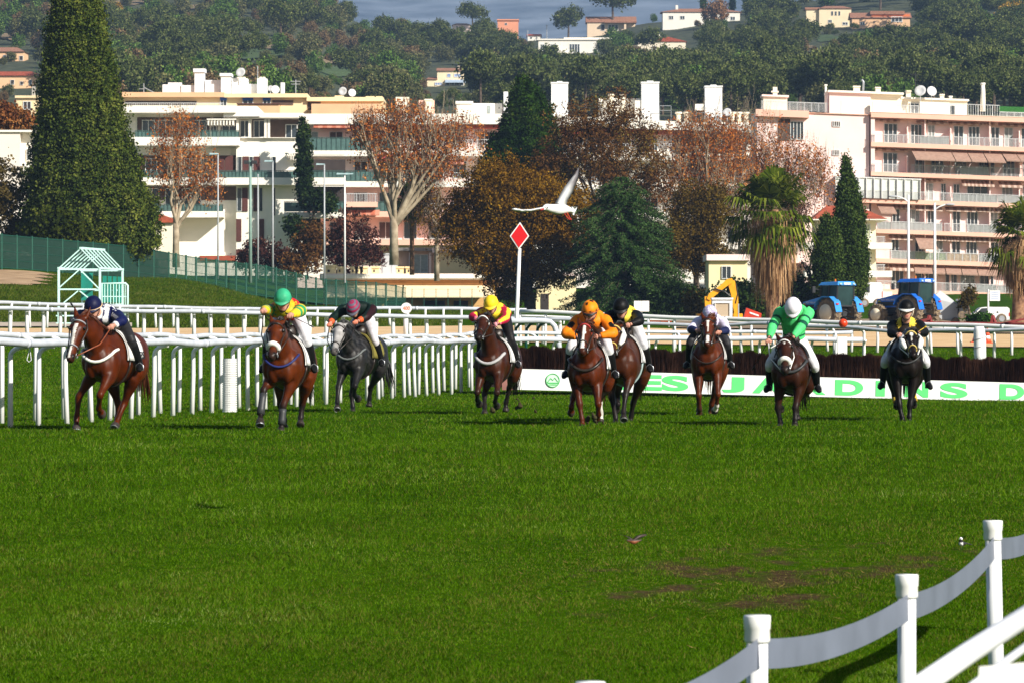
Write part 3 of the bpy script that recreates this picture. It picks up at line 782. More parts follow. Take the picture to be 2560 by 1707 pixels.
m = MB(); f.add(m, 2466, 190, 2477, 195, 5, 5.5); m.tube([f.p(2471, 262, 5.2), f.p(2472, 215, 5.2), f.p(2471, 193, 5.2)], [.32, .24, .2], 10); m.build('chimney', WALLW, t, smooth=True)
def dish(x, y, Y_, r, par, face=(-.3, -1, .35)):
    c = at(x, y, Y_) - par.location; q = Vector(face).normalized().to_track_quat('Z', 'Y').to_matrix().to_4x4()
    m = MB(); m.lathe([(.001, -.12 * r), (r * .5, -.06 * r), (r * .85, .06 * r), (r, .14 * r), (r * .98, .17 * r), (r * .5, -.02 * r), (.001, -.07 * r)], tuple(c), 18, 'z', q)
    m.tube([c - Vector((0, -.1, .1)), c - Vector((0, -.2, 1.3))], .05, 6); m.build('satellite_dish', mat('dish_grey', (.62, .62, .62), .5, .1, 3), par, smooth=True)
dish(2301, 228, 433, .62, t); dish(2329, 229, 433, .55, t, (.3, -1, .3))
m = MB(); a = f.p(2298, 172, 4); m.tube([a, f.p(2298, 234, 4)], .05, 5)
for dz in (.2, .8, 1.3, 1.8): m.bar(a + Vector((-.5, 0, -dz)), a + Vector((.5, 0, -dz)), .05)
m.build('aerial', DARK, t)
# right wing: slabs and floors
SL = [(281, 294), (356, 367), (430, 440), (497, 508), (573, 583), (646, 657), (722, 735)]
XL = [2177, 2177, 2177, 2085, 2190, 2190, 2190]
f.box('wall', PINK, 2180, 294, 2660, BASEY, 1.2, 13)
for (a, b), xl in zip(SL, XL): f.box('balcony', PEACH, xl, a, 2660, b, -.35, 1.22)
f.box('roof_slab', CREAM, 2180, 280, 2660, 281.5, -.4, 13)
f.box('side_wall', PINK, 2177.3, 294, 2187, 356, -.1, 1.2); f.box('side_wall', PINK, 2177.3, 367, 2187, 430, -.1, 1.2)
wins = {0: [(2212, 2246), (2279, 2308), (2322, 2340), (2387, 2412), (2424, 2452), (2480, 2502), (2514, 2536), (2556, 2590)],
        1: [(2210, 2246), (2290, 2318), (2330, 2362), (2390, 2420), (2450, 2490), (2510, 2540), (2560, 2590)],
        2: [(2312, 2336), (2355, 2368), (2386, 2402), (2420, 2472), (2508, 2535), (2560, 2590)],
        3: [(2233, 2252), (2270, 2302), (2321, 2338), (2384, 2404), (2420, 2448), (2478, 2498), (2520, 2550)],
        4: [(2230, 2250), (2290, 2316), (2340, 2360), (2382, 2404), (2418, 2446), (2480, 2500), (2540, 2570)],
        5: [(2230, 2262), (2290, 2340), (2366, 2396), (2404, 2440), (2452, 2488), (2530, 2570)]}
for k in range(6):
    y0, y1 = SL[k][1], SL[k + 1][0]
    for i, (a, b) in enumerate(wins[k]):
        f.window(a, y0 + 12, b, y1 - 1, 1.18, 1 if b - a < 26 else 2, gm=[GLASS, GLASS, CURT, GLASS][(i * 3 + k) % 4])
    xs = XL[k + 1] + 2
    for i, a in enumerate((2178, 2268, 2312, 2376, 2474, 2548)):
        if a > xs: f.box('partition', PINK, a, y0 + 20 if i % 2 else y0, a + 3, y1, .2, 1.2)
solidw = mat('balcony_white_panel', (.66, .64, .62), .6, .08, 2); frost = mat('frosted_panel', '#b9bcb8', .5, .08, 2)
green_p = mat('leafy_panel', '#7f9d5c', .8, .4, 6, col2=C('#c5cfa6')); tanp = mat('tan_panel', '#d8b688', .8, .06, 2)
for k, segs in {1: [(2180, 2300, None), (2300, 2372, frost), (2384, 2660, None)], 2: [(2180, 2246, None), (2278, 2400, None), (2400, 2470, frost), (2470, 2660, None)],
                3: [(2150, 2300, frost), (2300, 2380, None), (2381, 2492, frost), (2493, 2660, solidw)], 4: [(2192, 2227, frost), (2228, 2290, solidw), (2290, 2355, solidw), (2360, 2420, None), (2420, 2500, frost), (2500, 2660, None)],
                5: [(2192, 2230, None), (2230, 2286, frost), (2287, 2365, green_p), (2366, 2445, tanp), (2446, 2500, frost), (2500, 2660, None)], 6: [(2192, 2240, None), (2318, 2440, None), (2441, 2491, frost), (2492, 2530, solidw), (2530, 2660, None)]}.items():
    for a, b, s_ in segs: f.railing(a, SL[k][0] - 21, b, SL[k][0], -.28, 3.2, solid=s_)
STR = mat('awning_stripe', '#cdb5a6', .85, .08, 3)
for k, aw in {0: [(2183, 2252, 4, .8), (2293, 2370, 5, .7), (2373, 2448, 5, .7), (2452, 2490, 4, .8), (2498, 2575, 5, .7)],
              1: [(2183, 2274, 4, .8), (2278, 2376, 27, -1.5), (2378, 2416, 27, -1.5), (2418, 2456, 27, -1.5), (2458, 2502, 27, -1.6), (2504, 2538, 22, -1.5), (2540, 2580, 22, -1.5)],
              2: [(2310, 2360, 4, .8), (2406, 2444, 13, .0), (2445, 2486, 13, .0), (2498, 2556, 13, .0)],
              3: [(2192, 2232, 22, -1), (2234, 2282, 8, .5), (2290, 2357, 10, .4), (2365, 2440, 9, .4), (2444, 2486, 8, .4), (2489, 2536, 8, .4)],
              4: [(2224, 2282, 10, .4), (2287, 2333, 32, -1.3), (2336, 2366, 9, .4), (2368, 2398, 9, .4), (2400, 2440, 9, .4), (2442, 2490, 8, .4)],
              5: [(2192, 2222, 8, .4), (2224, 2284, 14, -.2), (2286, 2330, 19, -.6), (2332, 2362, 19, -.6), (2364, 2402, 19, -.8), (2404, 2442, 19, -.8), (2444, 2494, 19, -.8)]}.items():
    for i, (a, b, h, d0) in enumerate(aw):
        f.awning(a, SL[k][1] + 2, b, SL[k][1] + 2 + h, d0 - .2, 1.12 if h < 15 else .5, AWN_T, 8 if h > 20 else 0, stripes=STR if h < 15 else None)
# glazed veranda on the third floor
m = MB(); f.add(m, 2087, 444, 2302, 447, -.66, 1.3)
for x in np.linspace(2088, 2299, 12): f.add(m, x - .9, 447, x + .9, 496.5, -.75, -.6)
vr = m.build('veranda', FRAMEW, t); f.box('pane', mat('pale_curtain', '#d8ddd6', .7, .1, 3), 2089, 447, 2299, 478, -.55, -.5, vr); f.box('lower_panel', frost, 2089, 478.5, 2299, 496.5, -.56, -.5, vr)
# ground floor
f.box('shop_front', mat('dark_red_shop', '#4a1f20', .6, .2, 1.5), 2320, 736, 2650, 775, .9, 1.16); f.box('low_wall', mat('beige_wall', '#e6cdb4', .85, .06, .6), 2158, 736, 2318, 775, -.8, 1.18)

# ---------------------------------------------------------------- white terraced block at the left
Yl = 425
t = thing('apartment_building', 'white terraced apartment block with brown shutters behind the left plane tree', 'building', (PX(600, Yl), Yl, g1(PX(600, Yl), Yl)))
f = Fac(t, Yl)
f.box('wall', WALLW, 312, 264, 640, 690, 1.5, 14)
f.box('wall', WALLW, 590, 345, 744, 690, .3, 14)          # stair bay
f.box('wall', WALLW, 312, 640, 870, 690, .1, 1.5)
f.box('roof_slab', WALLW, 306, 266, 592, 284, -1.2, 14); f.box('roof_edge', WALLW, 560, 284, 760, 296, -.8, 9); f.box('flashing', DARK, 560, 293, 650, 295, -.9, -.8)
PERG = lambda x0, y0, x1, y1, d0, d1, n: [f.add(PM, x0 + (x1 - x0) * k / n, y0 + 3, x0 + (x1 - x0) * (k + .45) / n, y1, d0, d1) for k in range(n)] + [f.add(PM, x0 - 2, y0, x1 + 2, y0 + 3, d0 - .1, d0 + .15)]
PM = MB(); PERG(521, 299, 590, 315, -1.1, 1.6, 9); PM.build('pergola', WALLW, t)
PM = MB(); PERG(716, 384, 745, 402, -1.1, 1.6, 5); f.add(PM, 745, 381, 862, 389, -1.1, -.7); PM.build('pergola', WALLW, t)
for x in (548, 594, 624, 664, 672): f.box('column', WALLW, x - 3, 299, x + 3, 346, -.2, .2)
# storeys: flat panels with recess shade in their colour, windows, balcony band
HOLLOW_SHADE = mat('dark_recess', '#3b3330', .9, .2, 1)  # darker colour for the shade of hollows, laid on flat faces
for (x0, y0, x1, y1) in ((340, 292, 588, 345), (340, 388, 588, 446), (340, 466, 588, 500), (722, 398, 862, 446), (722, 466, 862, 506), (722, 546, 800, 596), (628, 297, 745, 343)):
    f.box('recess', SOFF if x0 < 700 else HOLLOW_SHADE, x0, y0, x1, y1, 1.42, 1.52)
for (x0, y0, x1, y1) in ((352, 299, 384, 345), (392, 299, 430, 345), (440, 299, 470, 345), (478, 299, 514, 345), (522, 299, 540, 345), (552, 300, 590, 345), (360, 395, 390, 446), (398, 395, 440, 446), (452, 395, 490, 446), (500, 395, 530, 446), (360, 470, 395, 530), (410, 470, 440, 530), (452, 470, 500, 530), (598, 300, 622, 343), (632, 300, 660, 343), (712, 310, 742, 345)):
    f.window(x0, y0, x1, y1, 1.40, 1)
for (x0, y0, x1, y1) in ((347, 385, 355, 446), (540, 390, 560, 446), (562, 390, 582, 446), (606, 392, 621, 447), (634, 392, 649, 447), (605, 470, 619, 529), (633, 470, 642, 529), (590, 548, 603, 604), (648, 548, 660, 604), (590, 624, 604, 660), (648, 624, 660, 660)):
    f.box('shutter', SHUT, x0, y0, x1, y1, .18, .32)
for (x0, y0, x1, y1) in ((594, 392, 604, 447), (623, 392, 632, 447), (592, 470, 604, 529), (648, 470, 656, 529), (680, 392, 690, 447), (680, 470, 688, 540)):
    f.window(x0, y0, x1, y1, .28, 0)
GR_RAIL = mat('green_rail', '#3a5650', .4, .15, 3)
for (x0, y0, x1, y1) in ((340, 345, 600, 366), (312, 446, 862, 464), (312, 530, 560, 545), (712, 532, 862, 546)):
    f.box('balcony', WALLW, x0, y0, x1, y1, -1.4, 1.42)
for (x0, y0, x1, y1) in ((340, 328, 600, 345), (556, 428, 720, 446), (720, 428, 862, 446), (340, 428, 556, 446), (712, 505, 862, 531), (340, 512, 560, 530)):
    f.railing(x0, y0, x1, y1, -1.3, 9, matl=GR_RAIL, solid=RAILG)
f.box('balcony', WALLW, 590, 344.6, 746, 346, -.1, .3)
m = MB(); PL = [(352, 560), (352, 548), (400, 535), (445, 552), (445, 560)]
m.prism([(f.p(x, y, 0).x, f.p(x, y, 0).z) for x, y in PL], -4.0, -1.6); m.build('porch_roof', TERR, t); f.box('porch_wall', CREAM, 356, 560, 442, 650, -3.6, -1.8)
f.box('red_band', mat('red_fascia', '#9c4a30', .8, .15, 2), 500, 640, 590, 652, -.2, .1)

# ---------------------------------------------------------------- long middle block with awnings, chimney stacks on its roof
Ym = 462
t = thing('apartment_building', 'long pink and white block with red awnings and three tall white chimney stacks', 'building', (PX(1250, Ym), Ym, g1(PX(1250, Ym), Ym)))
f = Fac(t, Ym)
f.box('wall', PINK, 742, 290, 1300, 720, 1.6, 13); f.box('wall', WALLW, 1300, 305, 1905, 720, 1.6, 13)
f.box('roof_slab', WALLW, 690, 286, 1262, 312, -.8, 13)
m = MB(); P_ = f.p
m.hexa([P_(1262, 312, -.8), P_(1905, 334, -.8), P_(1905, 334, 13), P_(1262, 312, 13), P_(1262, 284, -.8), P_(1905, 316, -.8), P_(1905, 316, 13), P_(1262, 284, 13)]); m.build('roof_slab', WALLW, t)
RED = mat('red_eaves', '#a5472f', .8, .15, 1.5)
f.box('eaves_band', RED, 800, 312.5, 1262, 322, -.3, 1.62); f.box('eaves_band', RED, 1400, 322, 1890, 336, -.1, 1.62)
for y in (378, 455, 530, 600): f.box('balcony', WALLW if y < 500 else PEACH, 742, y, 1300, y + 14, -1.1, 1.62); f.box('balcony', WALLW, 1300, y + 12, 1895, y + 24, -.9, 1.62)
for y in (345, 428, 505): f.railing(745, y, 1000, y + (33 if y < 400 else 26), -1.0, 12, matl=GR_RAIL, solid=RAILG); f.railing(1000, y + 5, 1290, y + 28, -1.0, 6); f.railing(1310, y + 15, 1890, y + 38, -.85, 6)
for y in (322, 396, 474, 548):
    for x in list(range(760, 1290, 62)): f.window(x, y + 6, x + 34, y + 50, 1.55, 1, gm=[GLASS, CURT, SOFF][(x // 62 + y) % 3])
    for x in list(range(1330, 1890, 70)): f.window(x, y + 20, x + 36, y + 60, 1.55, 1)
for (x0, y0, x1, y1) in ((600, 312, 680, 319), (684, 312, 740, 319), (785, 311, 875, 319), (890, 312, 960, 321), (780, 376, 862, 385), (1090, 400, 1160, 410)): f.awning(x0, y0, x1, y1, -1.2, .3, AWN_O, 0, stripes=mat('awning_stripe_o', '#c98a72', .8, .1, 3))
f.awning(932, 370, 1010, 402, -1.9, -.2, mat('crimson_awning', '#c0364a', .8, .1, 3)); f.awning(860, 518, 950, 538, -2, -.3, AWN_O, 0, stripes=mat('awning_stripe_o', '#c98a72', .8, .1, 3)); f.awning(1000, 376, 1100, 392, -1.8, -.2, AWN_O)
f.box('terrace_wall', PEACH, 830, 507, 945, 520, -2.4, -1.2); f.railing(820, 486, 945, 507, -2.3, 4)
STACK = mat('white_stack', (.80, .80, .79), .6, .03, .6)
for x0, x1, y0, y1 in ((1379, 1421, 202, 300), (1606, 1650, 201, 300), (1766, 1809, 211, 316)):
    m = MB(); f.add(m, x0, y0 + 3, x1, y1, 3, 5.2); f.add(m, x0 - 1.5, y0, x1 + 1.5, y0 + 3, 2.9, 5.3); f.add(m, x0 + 14, y0 - 3, x1 - 14, y0, 3.4, 4.6); m.build('chimney_stack', STACK, t)
f.box('chimney_stack', STACK, 1259, 226, 1270, 290, 3, 3.6)
m = MB(); f.add(m, 1140, 255, 1178, 290, 3, 6); f.add(m, 1178, 254, 1255, 288, 4, 8); f.add(m, 1138, 250, 1182, 256, 2.8, 6.2); m.build('roof_house', WALLW, t)
f.box('roof_door', CURT, 1218, 260, 1226, 285, 3.9, 4.02)
m = MB(); f.add(m, 1590, 248, 1608, 300, 3.2, 6); f.add(m, 1500, 240, 1606, 306, 5.3, 8); m.build('roof_house', WALLW, t)
for x in (1530, 1560, 1700, 1720, 1835, 1852, 1870): m = MB(); m.tube([f.p(x, 306, 4), f.p(x, 277 if x > 1690 else 232, 4)], .28, 10); m.tube([f.p(x, 281 if x > 1690 else 236, 4), f.p(x, 276 if x > 1690 else 231, 4)], .42, 10); m.build('roof_vent', CREAM, t, smooth=True)
m = MB()
for x0, x1, y in ((1650, 1680, 262), (1742, 1792, 268)):
    f.add(m, x0, y, x1, y + 1.4, 2, 2.06); f.add(m, x0, y + 12, x1, y + 13, 2, 2.06); f.add(m, x1 - 1, y, x1, 306, 2, 2.06); f.add(m, x0, y, x0 + 1, 306, 2, 2.06)
m.build('roof_handrail', STEEL, t)
f.box('air_unit', WALLW, 1741, 257, 1762, 273, 3, 3.8); dish(1818, 282, 464, .52, t)
for x in (1050, 1060, 1078): f.box('chimney', PEACH, x - 5, 246, x + 6, 292, 4, 5)
f.box('chimney', CREAM, 987, 238, 1020, 290, 4, 5.4); m = MB(); f.add(m, 1062, 248, 1078, 290, 2.5, 4); f.add(m, 1060, 245, 1080, 249, 2.4, 4.1); m.build('chimney', CREAM, t)

# ---------------------------------------------------------------- cream block behind, with crowded white roof
Yc = 500
t = thing('apartment_building', 'cream block with blue blinds and a crowded white rooftop, behind the terraced block', 'building', (PX(620, Yc), Yc, g1(PX(620, Yc), Yc)))
f = Fac(t, Yc)
CRM = mat('warm_cream', '#f0d8ac', .85, .05, .5); SALM = mat('salmon_band', '#e9b98f', .85, .06, .5)
f.box('wall', CRM, 305, 243, 766, 480, 1, 13); f.box('roof_band', SALM, 303, 231, 560, 243, .2, 13); f.box('roof_band', CRM, 560, 234, 768, 244, .2, 13)
f.box('wall', CRM, 766, 250, 958, 480, 1.4, 12); f.box('roof_band', CRM, 766, 243, 958, 253, .5, 12)
f.box('balcony', SALM, 596, 262, 700, 290, -1.5, 1.0); f.box('balcony', SALM, 780, 262, 950, 288, -1.5, 1.4); f.box('balcony_cap', SHUT, 594, 261, 702, 263.5, -1.7, .9)
BLUE = mat('blue_blind', '#2f5aa8', .7, .1, 3)
for x0, x1 in ((549, 566), (605, 632), (656, 676)):
    f.window(x0, 242, x1, 270, .95, 1); f.box('blind', BLUE, x0, 242, x1, 251, .78, .84)
f.box('recess', HOLLOW_SHADE, 312, 252, 490, 262, .9, 1.01); f.box('recess', SOFF, 680, 250, 732, 262, .9, 1.01); f.box('recess', SOFF, 768, 254, 800, 274, 1.3, 1.41)
f.railing(310, 258, 560, 274, -.3, 5); f.box('terrace', WALLW, 305, 274, 600, 300, -.5, 1.0)
WR = mat('rooftop_white', (.78, .79, .80), .7, .05, .8)
m = MB(); f.add(m, 480, 176, 504, 231, 4, 6); f.add(m, 477, 167, 507, 176, 3.8, 6.2); m.build('rooftop_tower', WR, t)
m = MB(); f.add(m, 548, 186, 572, 232, 3, 5.6); f.add(m, 545, 180, 575, 187, 2.8, 5.8); m.build('rooftop_tower', WR, t)
for x0, y0, x1 in ((398, 206, 412), (412, 201, 446), (446, 208, 482), (506, 196, 546), (574, 192, 614), (614, 205, 640), (638, 192, 662)):
    f.box('rooftop_house', WR, x0, y0, x1, 233, 3.5 + (x0 % 7) * .2, 6)
for x in (588, 596, 604, 646, 654): m = MB(); m.tube([f.p(x, 206, 4), f.p(x, 188, 4)], .22, 8); m.build('flue', CREAM, t, smooth=True)
f.box('rooftop_house', WR, 697, 202, 707, 232, 4, 4.6)
dish(602, 182, 503, .62, t); dish(688, 225, 501, .55, t, (.2, -1, .3)); dish(676, 222, 502, .4, t); dish(857, 229, 501, .55, t, (-.3, -1, .2)); dish(880, 233, 501, .5, t, (.3, -1, .2))
m = MB()
for x, y0 in ((352, 204), (639, 160), (735, 195)):
    m.tube([f.p(x, y0, 4), f.p(x, 235, 4)], .06, 5)
m.bar(f.p(340, 218, 4), f.p(352, 218, 4), .08); m.bar(f.p(722, 199, 4), f.p(748, 199, 4), .08); m.bar(f.p(724, 206, 4), f.p(746, 206, 4), .08); m.bar(f.p(352, 214, 4), f.p(384, 230, 4), .12)
ar = m.build('aerials', STEEL, t); ar['kind'] = 'stuff'
for x0, x1, y0 in ((834, 856, 236), (890, 912, 240), (912, 934, 238), (938, 954, 238)): f.box('chimney', CRM, x0, y0, x1, 252, 3, 5)

# ---------------------------------------------------------------- smaller buildings
Yw = 330
t = thing('house', 'plain white block with one window, left of the tall dark conifer', 'building', (PX(30, Yw), Yw, g1(PX(30, Yw), Yw))); f = Fac(t, Yw)
f.box('wall', mat('pale_wall', '#e6dcd0', .85, .05, .5), -120, 330, 50, 640, 0, 8); f.box('wall', WALLW, 50, 331, 130, 640, .8, 8); f.box('parapet', WALLW, -122, 326, 132, 331, -.2, 8.2); f.window(64, 372, 76, 402, .75, 1); f.box('balcony', WALLW, 58, 410, 130, 430, -.3, .8)
Yq = 415
t = thing('house', 'yellow villa with a hipped red tiled roof behind the slim cypress', 'house', (PX(2120, Yq), Yq, g1(PX(2120, Yq), Yq))); f = Fac(t, Yq)
YP = mat('pale_yellow_wall', '#efe2bd', .85, .05, .5)
f.box('wall', YP, 2046, 548, 2192, 790, 1, 9)
m = MB(); P_ = f.p
m._add([P_(2030, 548, -.3), P_(2218, 548, -.3), P_(2218, 548, 10), P_(2030, 548, 10), P_(2075, 511, 4.5), P_(2150, 511, 4.5)], [(0, 1, 5, 4), (1, 2, 5), (2, 3, 4, 5), (3, 0, 4), (0, 3, 2, 1)]); m.build('roof', TERR, t)
f.box('eaves', WALLW, 2030, 548.5, 2218, 551, -.3, 10)
for x in (2060, 2090, 2160): f.window(x, 560, x + 18, 596, .95, 1, gm=mat('green_shutter', '#b8bd9b', .7, .1, 2)); f.window(x, 628, x + 18, 672, .95, 1)
for y in (608, 678, 730): f.box('balcony', WALLW, 2010, y, 2228, y + 16, -1.2, 1.0); f.railing(2170, y - 16, 2210, y, -1.1, 3)
f.box('lower_recess', SOFF, 2020, 694, 2060, 728, .8, .98)
Ye = 335
t = thing('house', 'small yellow house with one dark window, left of the shaggy palm', 'house', (PX(1820, Ye), Ye, g1(PX(1820, Ye), Ye))); f = Fac(t, Ye)
f.box('wall', YELL, 1772, 652, 1868, 790, 0, 6); f.box('roof', PINK, 1766, 637, 1874, 652, -.4, 6.4); f.window(1804, 666, 1828, 698, -.02, 1)
Yf = 385
t = thing('pavilion', 'low cream pavilion with a long pale awning behind the green fence', 'building', (PX(1020, Yf), Yf, g1(PX(1020, Yf), Yf))); f = Fac(t, Yf)
f.box('wall', mat('ochre_wall', '#d2a56a', .85, .08, .8), 806, 700, 1242, 800, 1.5, 8); f.box('roof', mat('pale_roof_edge', '#ead9cc', .8, .05, .8), 800, 685, 1238, 700.5, -.5, 8.5); f.box('roof_edge', WALLW, 803, 688, 1238, 697, -.7, -.52)
f.box('fascia', mat('brown_fascia', '#b07b45', .8, .1, 1), 806, 701, 1240, 712, -.1, .3)
f.awning(1010, 712, 1236, 742, -2.2, .2, mat('cream_awning', '#eed9b4', .85, .05, 3)); f.awning(815, 712, 1006, 742, -2.2, .2, mat('cream_awning', '#eed9b4', .85, .05, 3))
for x0, x1 in ((1058, 1112), (1134, 1170), (960, 1010)): f.box('opening', HOLLOW_SHADE, x0, 752, x1, 795, 1.42, 1.52)
Yg = 400
t = thing('annexe', 'yellow annexe with a pink roof edge and grey double door, above the pavilion', 'building', (PX(1080, Yg), Yg, g1(PX(1080, Yg), Yg))); f = Fac(t, Yg)
f.box('wall', mat('pinkish_wall', '#d9b49c', .85, .06, .6), 985, 628, 1096, 690, .6, 7); f.box('wall', YELL, 1096, 632, 1300, 690, 0, 7); f.box('roof', PINK, 1080, 620, 1310, 632.5, -.5, 7.4); f.box('roof', mat('grey_roof', '#9b938c', .8, .1, 1), 980, 620, 1080, 628, -.2, 7.2)
f.window(1031, 637, 1070, 684, .55, 1, gm=CURT); f.box('column', PINK, 1022, 632, 1028, 690, .2, .5); f.box('column', PINK, 1072, 632, 1078, 690, .2, .5)
t = thing('house', 'pale yellow house half hidden under the dark conifer crowns', 'house', (PX(1400, 370), 370, g1(PX(1400, 370), 370))); f = Fac(t, 370)
f.box('wall', YELL, 1340, 690, 1440, 800, 0, 5); f.box('roof', PINK, 1336, 684, 1444, 690.5, -.3, 5.3); f.box('door', HOLLOW_SHADE, 1352, 735, 1372, 790, -.06, 0)
t = thing('cabinet', 'grey electric cabinet with two doors below the big plane tree', 'cabinet', at(975, 688, 392)); f = Fac(t, 392)
GREYC = mat('cabinet_grey', '#b4b6b8', .5, .06, 2)
f.box('body', GREYC, 953, 637, 994, 690, 0, 1); f.box('door', mat('cabinet_door', '#c3c5c8', .5, .05, 2), 956, 640, 978, 688, -.05, 0); f.box('door', mat('cabinet_door', '#c3c5c8', .5, .05, 2), 979, 640, 988, 688, -.05, 0); f.box('lid', GREYC, 951, 634, 996, 637.5, -.1, 1.1)
VASE = mat('pale_yellow_stone', '#efd9a4', .85, .06, 2)
for i, x in enumerate((826, 852, 885, 897, 909, 938, 1000, 1024)):
    w = 14 if i in (0,) else 9
    t = thing('roof_vent', 'small pale yellow vent block with a flat lid, in the row on the pavilion roof', 'vent', at(x, 687, 386), group='vent blocks on the pavilion roof'); f = Fac(t, 386)
    f.box('block', VASE, x - w, 671 - (i == 0) * 4, x + w, 687, 0, 1); f.box('lid', VASE, x - w - 2, 667 - (i == 0) * 4, x + w + 2, 671.5 - (i == 0) * 4, -.12, 1.12); f.box('hole', HOLLOW_SHADE, x - w * .5, 675, x - w * .1, 681, -.03, 0)
# ================================================================== fence, stalls, lamps, vehicles, birds
def screen_mat(name, col, alpha):
    m = bpy.data.materials.new(name); m.use_nodes = True; t = m.node_tree; b = t.nodes['Principled BSDF']
    nz = t.nodes.new('ShaderNodeTexNoise'); nz.inputs['Scale'].default_value = 1.5; tc = t.nodes.new('ShaderNodeTexCoord'); t.links.new(tc.outputs['Object'], nz.inputs['Vector'])
    mr = t.nodes.new('ShaderNodeMapRange'); mr.inputs['To Min'].default_value = alpha - .15; mr.inputs['To Max'].default_value = min(1, alpha + .15); t.links.new(nz.outputs[0], mr.inputs['Value'])
    b.inputs['Base Color'].default_value = (*C(col), 1); b.inputs['Roughness'].default_value = .8; t.links.new(mr.outputs[0], b.inputs['Alpha']); return m
FPOST = mat('fence_green', '#0c4a3a', .5, .15, 3)
SCR1 = screen_mat('windbreak_mesh', '#0b3628', .90); SCR2 = screen_mat('green_wire_mesh', '#0d4a38', .34)
t = thing('green_fence', 'long dark green mesh fence on top of the grass bank at left', 'fence', at(400, 700, 300)); c0 = t.location
FU = [-120, 0, 160, 330, 500, 660, 800, 950, 1030]; FT = [580, 586, 600, 616, 646, 664, 698, 708, 722]; FB = [668, 671, 682, 700, 722, 742, 760, 772, 776]
def fY(u): return 262 + (u + 0) * .108
us = list(np.arange(-110, 440, 38)) + list(np.arange(440, 1030, 25))
for i in range(len(us) - 1):
    a, b = us[i], us[i + 1]; Ya, Yb_ = fY(a), fY(b); TA, TB, BA, BB = [np.interp(x, FU, q) for q in (FT, FB) for x in (a, b)]
    m = MB(); m.tube([at(a, BA + 6, Ya) - c0, at(a, TA - 2, Ya) - c0], .07 if a < 440 else .085, 8); m.build('post', FPOST, t)
    m = MB(); q = [at(a, BA, Ya), at(b, BB, Yb_), at(b, TB, Yb_), at(a, TA, Ya)]; q = [v - c0 for v in q]; off = Vector((0, .02, 0))
    m._add(q + [v + off for v in q], [(0, 1, 2, 3), (7, 6, 5, 4), (0, 4, 5, 1), (2, 6, 7, 3)])
    pn = m.build('mesh_panel', SCR1 if a < 420 else SCR2, t)
    m = MB()
    for k in (0.02, .25, .5, .75, .98): m.bar(q[0].lerp(q[3], k) - off, q[1].lerp(q[2], k) - off, .05 if k in (.02, .98) else .03)
    m.build('wire', FPOST, pn)
# thin tall fence further right
t = thing('green_fence', 'taller thin open fence in front of the cream pavilion', 'fence', at(1040, 778, 372)); c0 = t.location; m = MB()
for u in np.arange(1030, 1240, 30): m.tube([at(u, 785, 372) - c0, at(u, 722, 372) - c0], .035, 6)
for y in (724, 745, 765): m.bar(at(1030, y, 371.9) - c0, at(1235, y, 371.9) - c0, .018)
m.build('frame', FPOST, t)

# ---------------------------------------------------------------- starting stall
AQUA = mat('pale_aqua_paint', '#bfe6df', .45, .05, 3); TEAL = mat('teal_pad', '#0f7a6a', .6, .15, 3)
Ys = 186
t = thing('starting_stall', 'pale aqua starting stall frame with a slatted gable roof, behind the left rails', 'starting stall', at(200, 822, Ys)); c0 = t.location
dv = Vector((.70, 3.6, .0))
def S(px, py, k=0.0): return at(px, py, Ys) - c0 + dv * k
for px in (147, 250):
    for k in (0, 1): m = MB(); m.bar(S(px, 826, k), S(px, 672, k), .10); m.build('post', AQUA, t)
n = 7
for side, px in (('l', 147), ('r', 250)):
    for i in range(n): k = i / (n - 1); m = MB(); m.bar(S(px, 672, k), S(202, 622, k), .055); m.build('rafter', AQUA, t)
m = MB(); m.bar(S(202, 621, -.02), S(202, 621, 1.02), .10); m.build('ridge_beam', AQUA, t)
for px in (147, 250): m = MB(); m.bar(S(px, 671, -.02), S(px, 671, 1.02), .09); m.build('side_beam', AQUA, t)
for k in (0, 1):
    m = MB()
    for a, b in (((147, 674), (250, 674)), ((147, 724), (250, 724)), ((147, 760), (250, 760))): m.bar(S(*a, k), S(*b, k), .07)
    m.build('cross_beam', AQUA, t)
m = MB()
for a, b in (((149, 720), (198, 676)), ((202, 676), (248, 722)), ((160, 758), (196, 728)), ((200, 728), (240, 760))): m.bar(S(*a, -.015), S(*b, -.015), .055)
m.build('brace', AQUA, t)
for k0 in (.08, .30, .52, .74): m = MB(); m.hexa([S(252, 756, k0), S(253, 756, k0), S(253, 756, k0 + .16), S(252, 756, k0 + .16), S(252, 690, k0), S(253, 690, k0), S(253, 690, k0 + .16), S(252, 690, k0 + .16)]); m.build('padded_partition', TEAL, t)
for a, b, k in ((150, 178, .9),): m = MB(); m.hexa([S(a, 750, k), S(b, 750, k), S(b, 750, k + .03), S(a, 750, k + .03), S(a, 680, k), S(b, 680, k), S(b, 680, k + .03), S(a, 680, k + .03)]); m.build('padded_door', TEAL, t)
m = MB(); m.hexa([S(226, 752, .5), S(246, 752, .5), S(246, 752, .52), S(226, 752, .52), S(226, 728, .5), S(246, 728, .5), S(246, 728, .52), S(226, 728, .52)]); m.build('panel', mat('beige_panel', '#e2d6c0', .7, .05, 3), t)
for px in (165, 232):
    m = MB(); m.lathe([(.02, -.12), (.42, -.12), (.46, -.06), (.46, .06), (.42, .12), (.02, .12)], tuple(S(px, 803, .3)), 22, 'x'); m.build('wheel', mat('tyre_rubber', (.02, .02, .022), .85, .2, 6), t, smooth=True)
m = MB(); m.bar(S(140, 810, 0), S(260, 810, 0), .12); m.bar(S(140, 790, 0), S(260, 790, 0), .06); m.build('base_frame', AQUA, t)
t = thing('side_gate', 'pale aqua barred side gate standing right of the starting stall', 'gate', at(290, 805, 183)); c0 = t.location; m = MB()
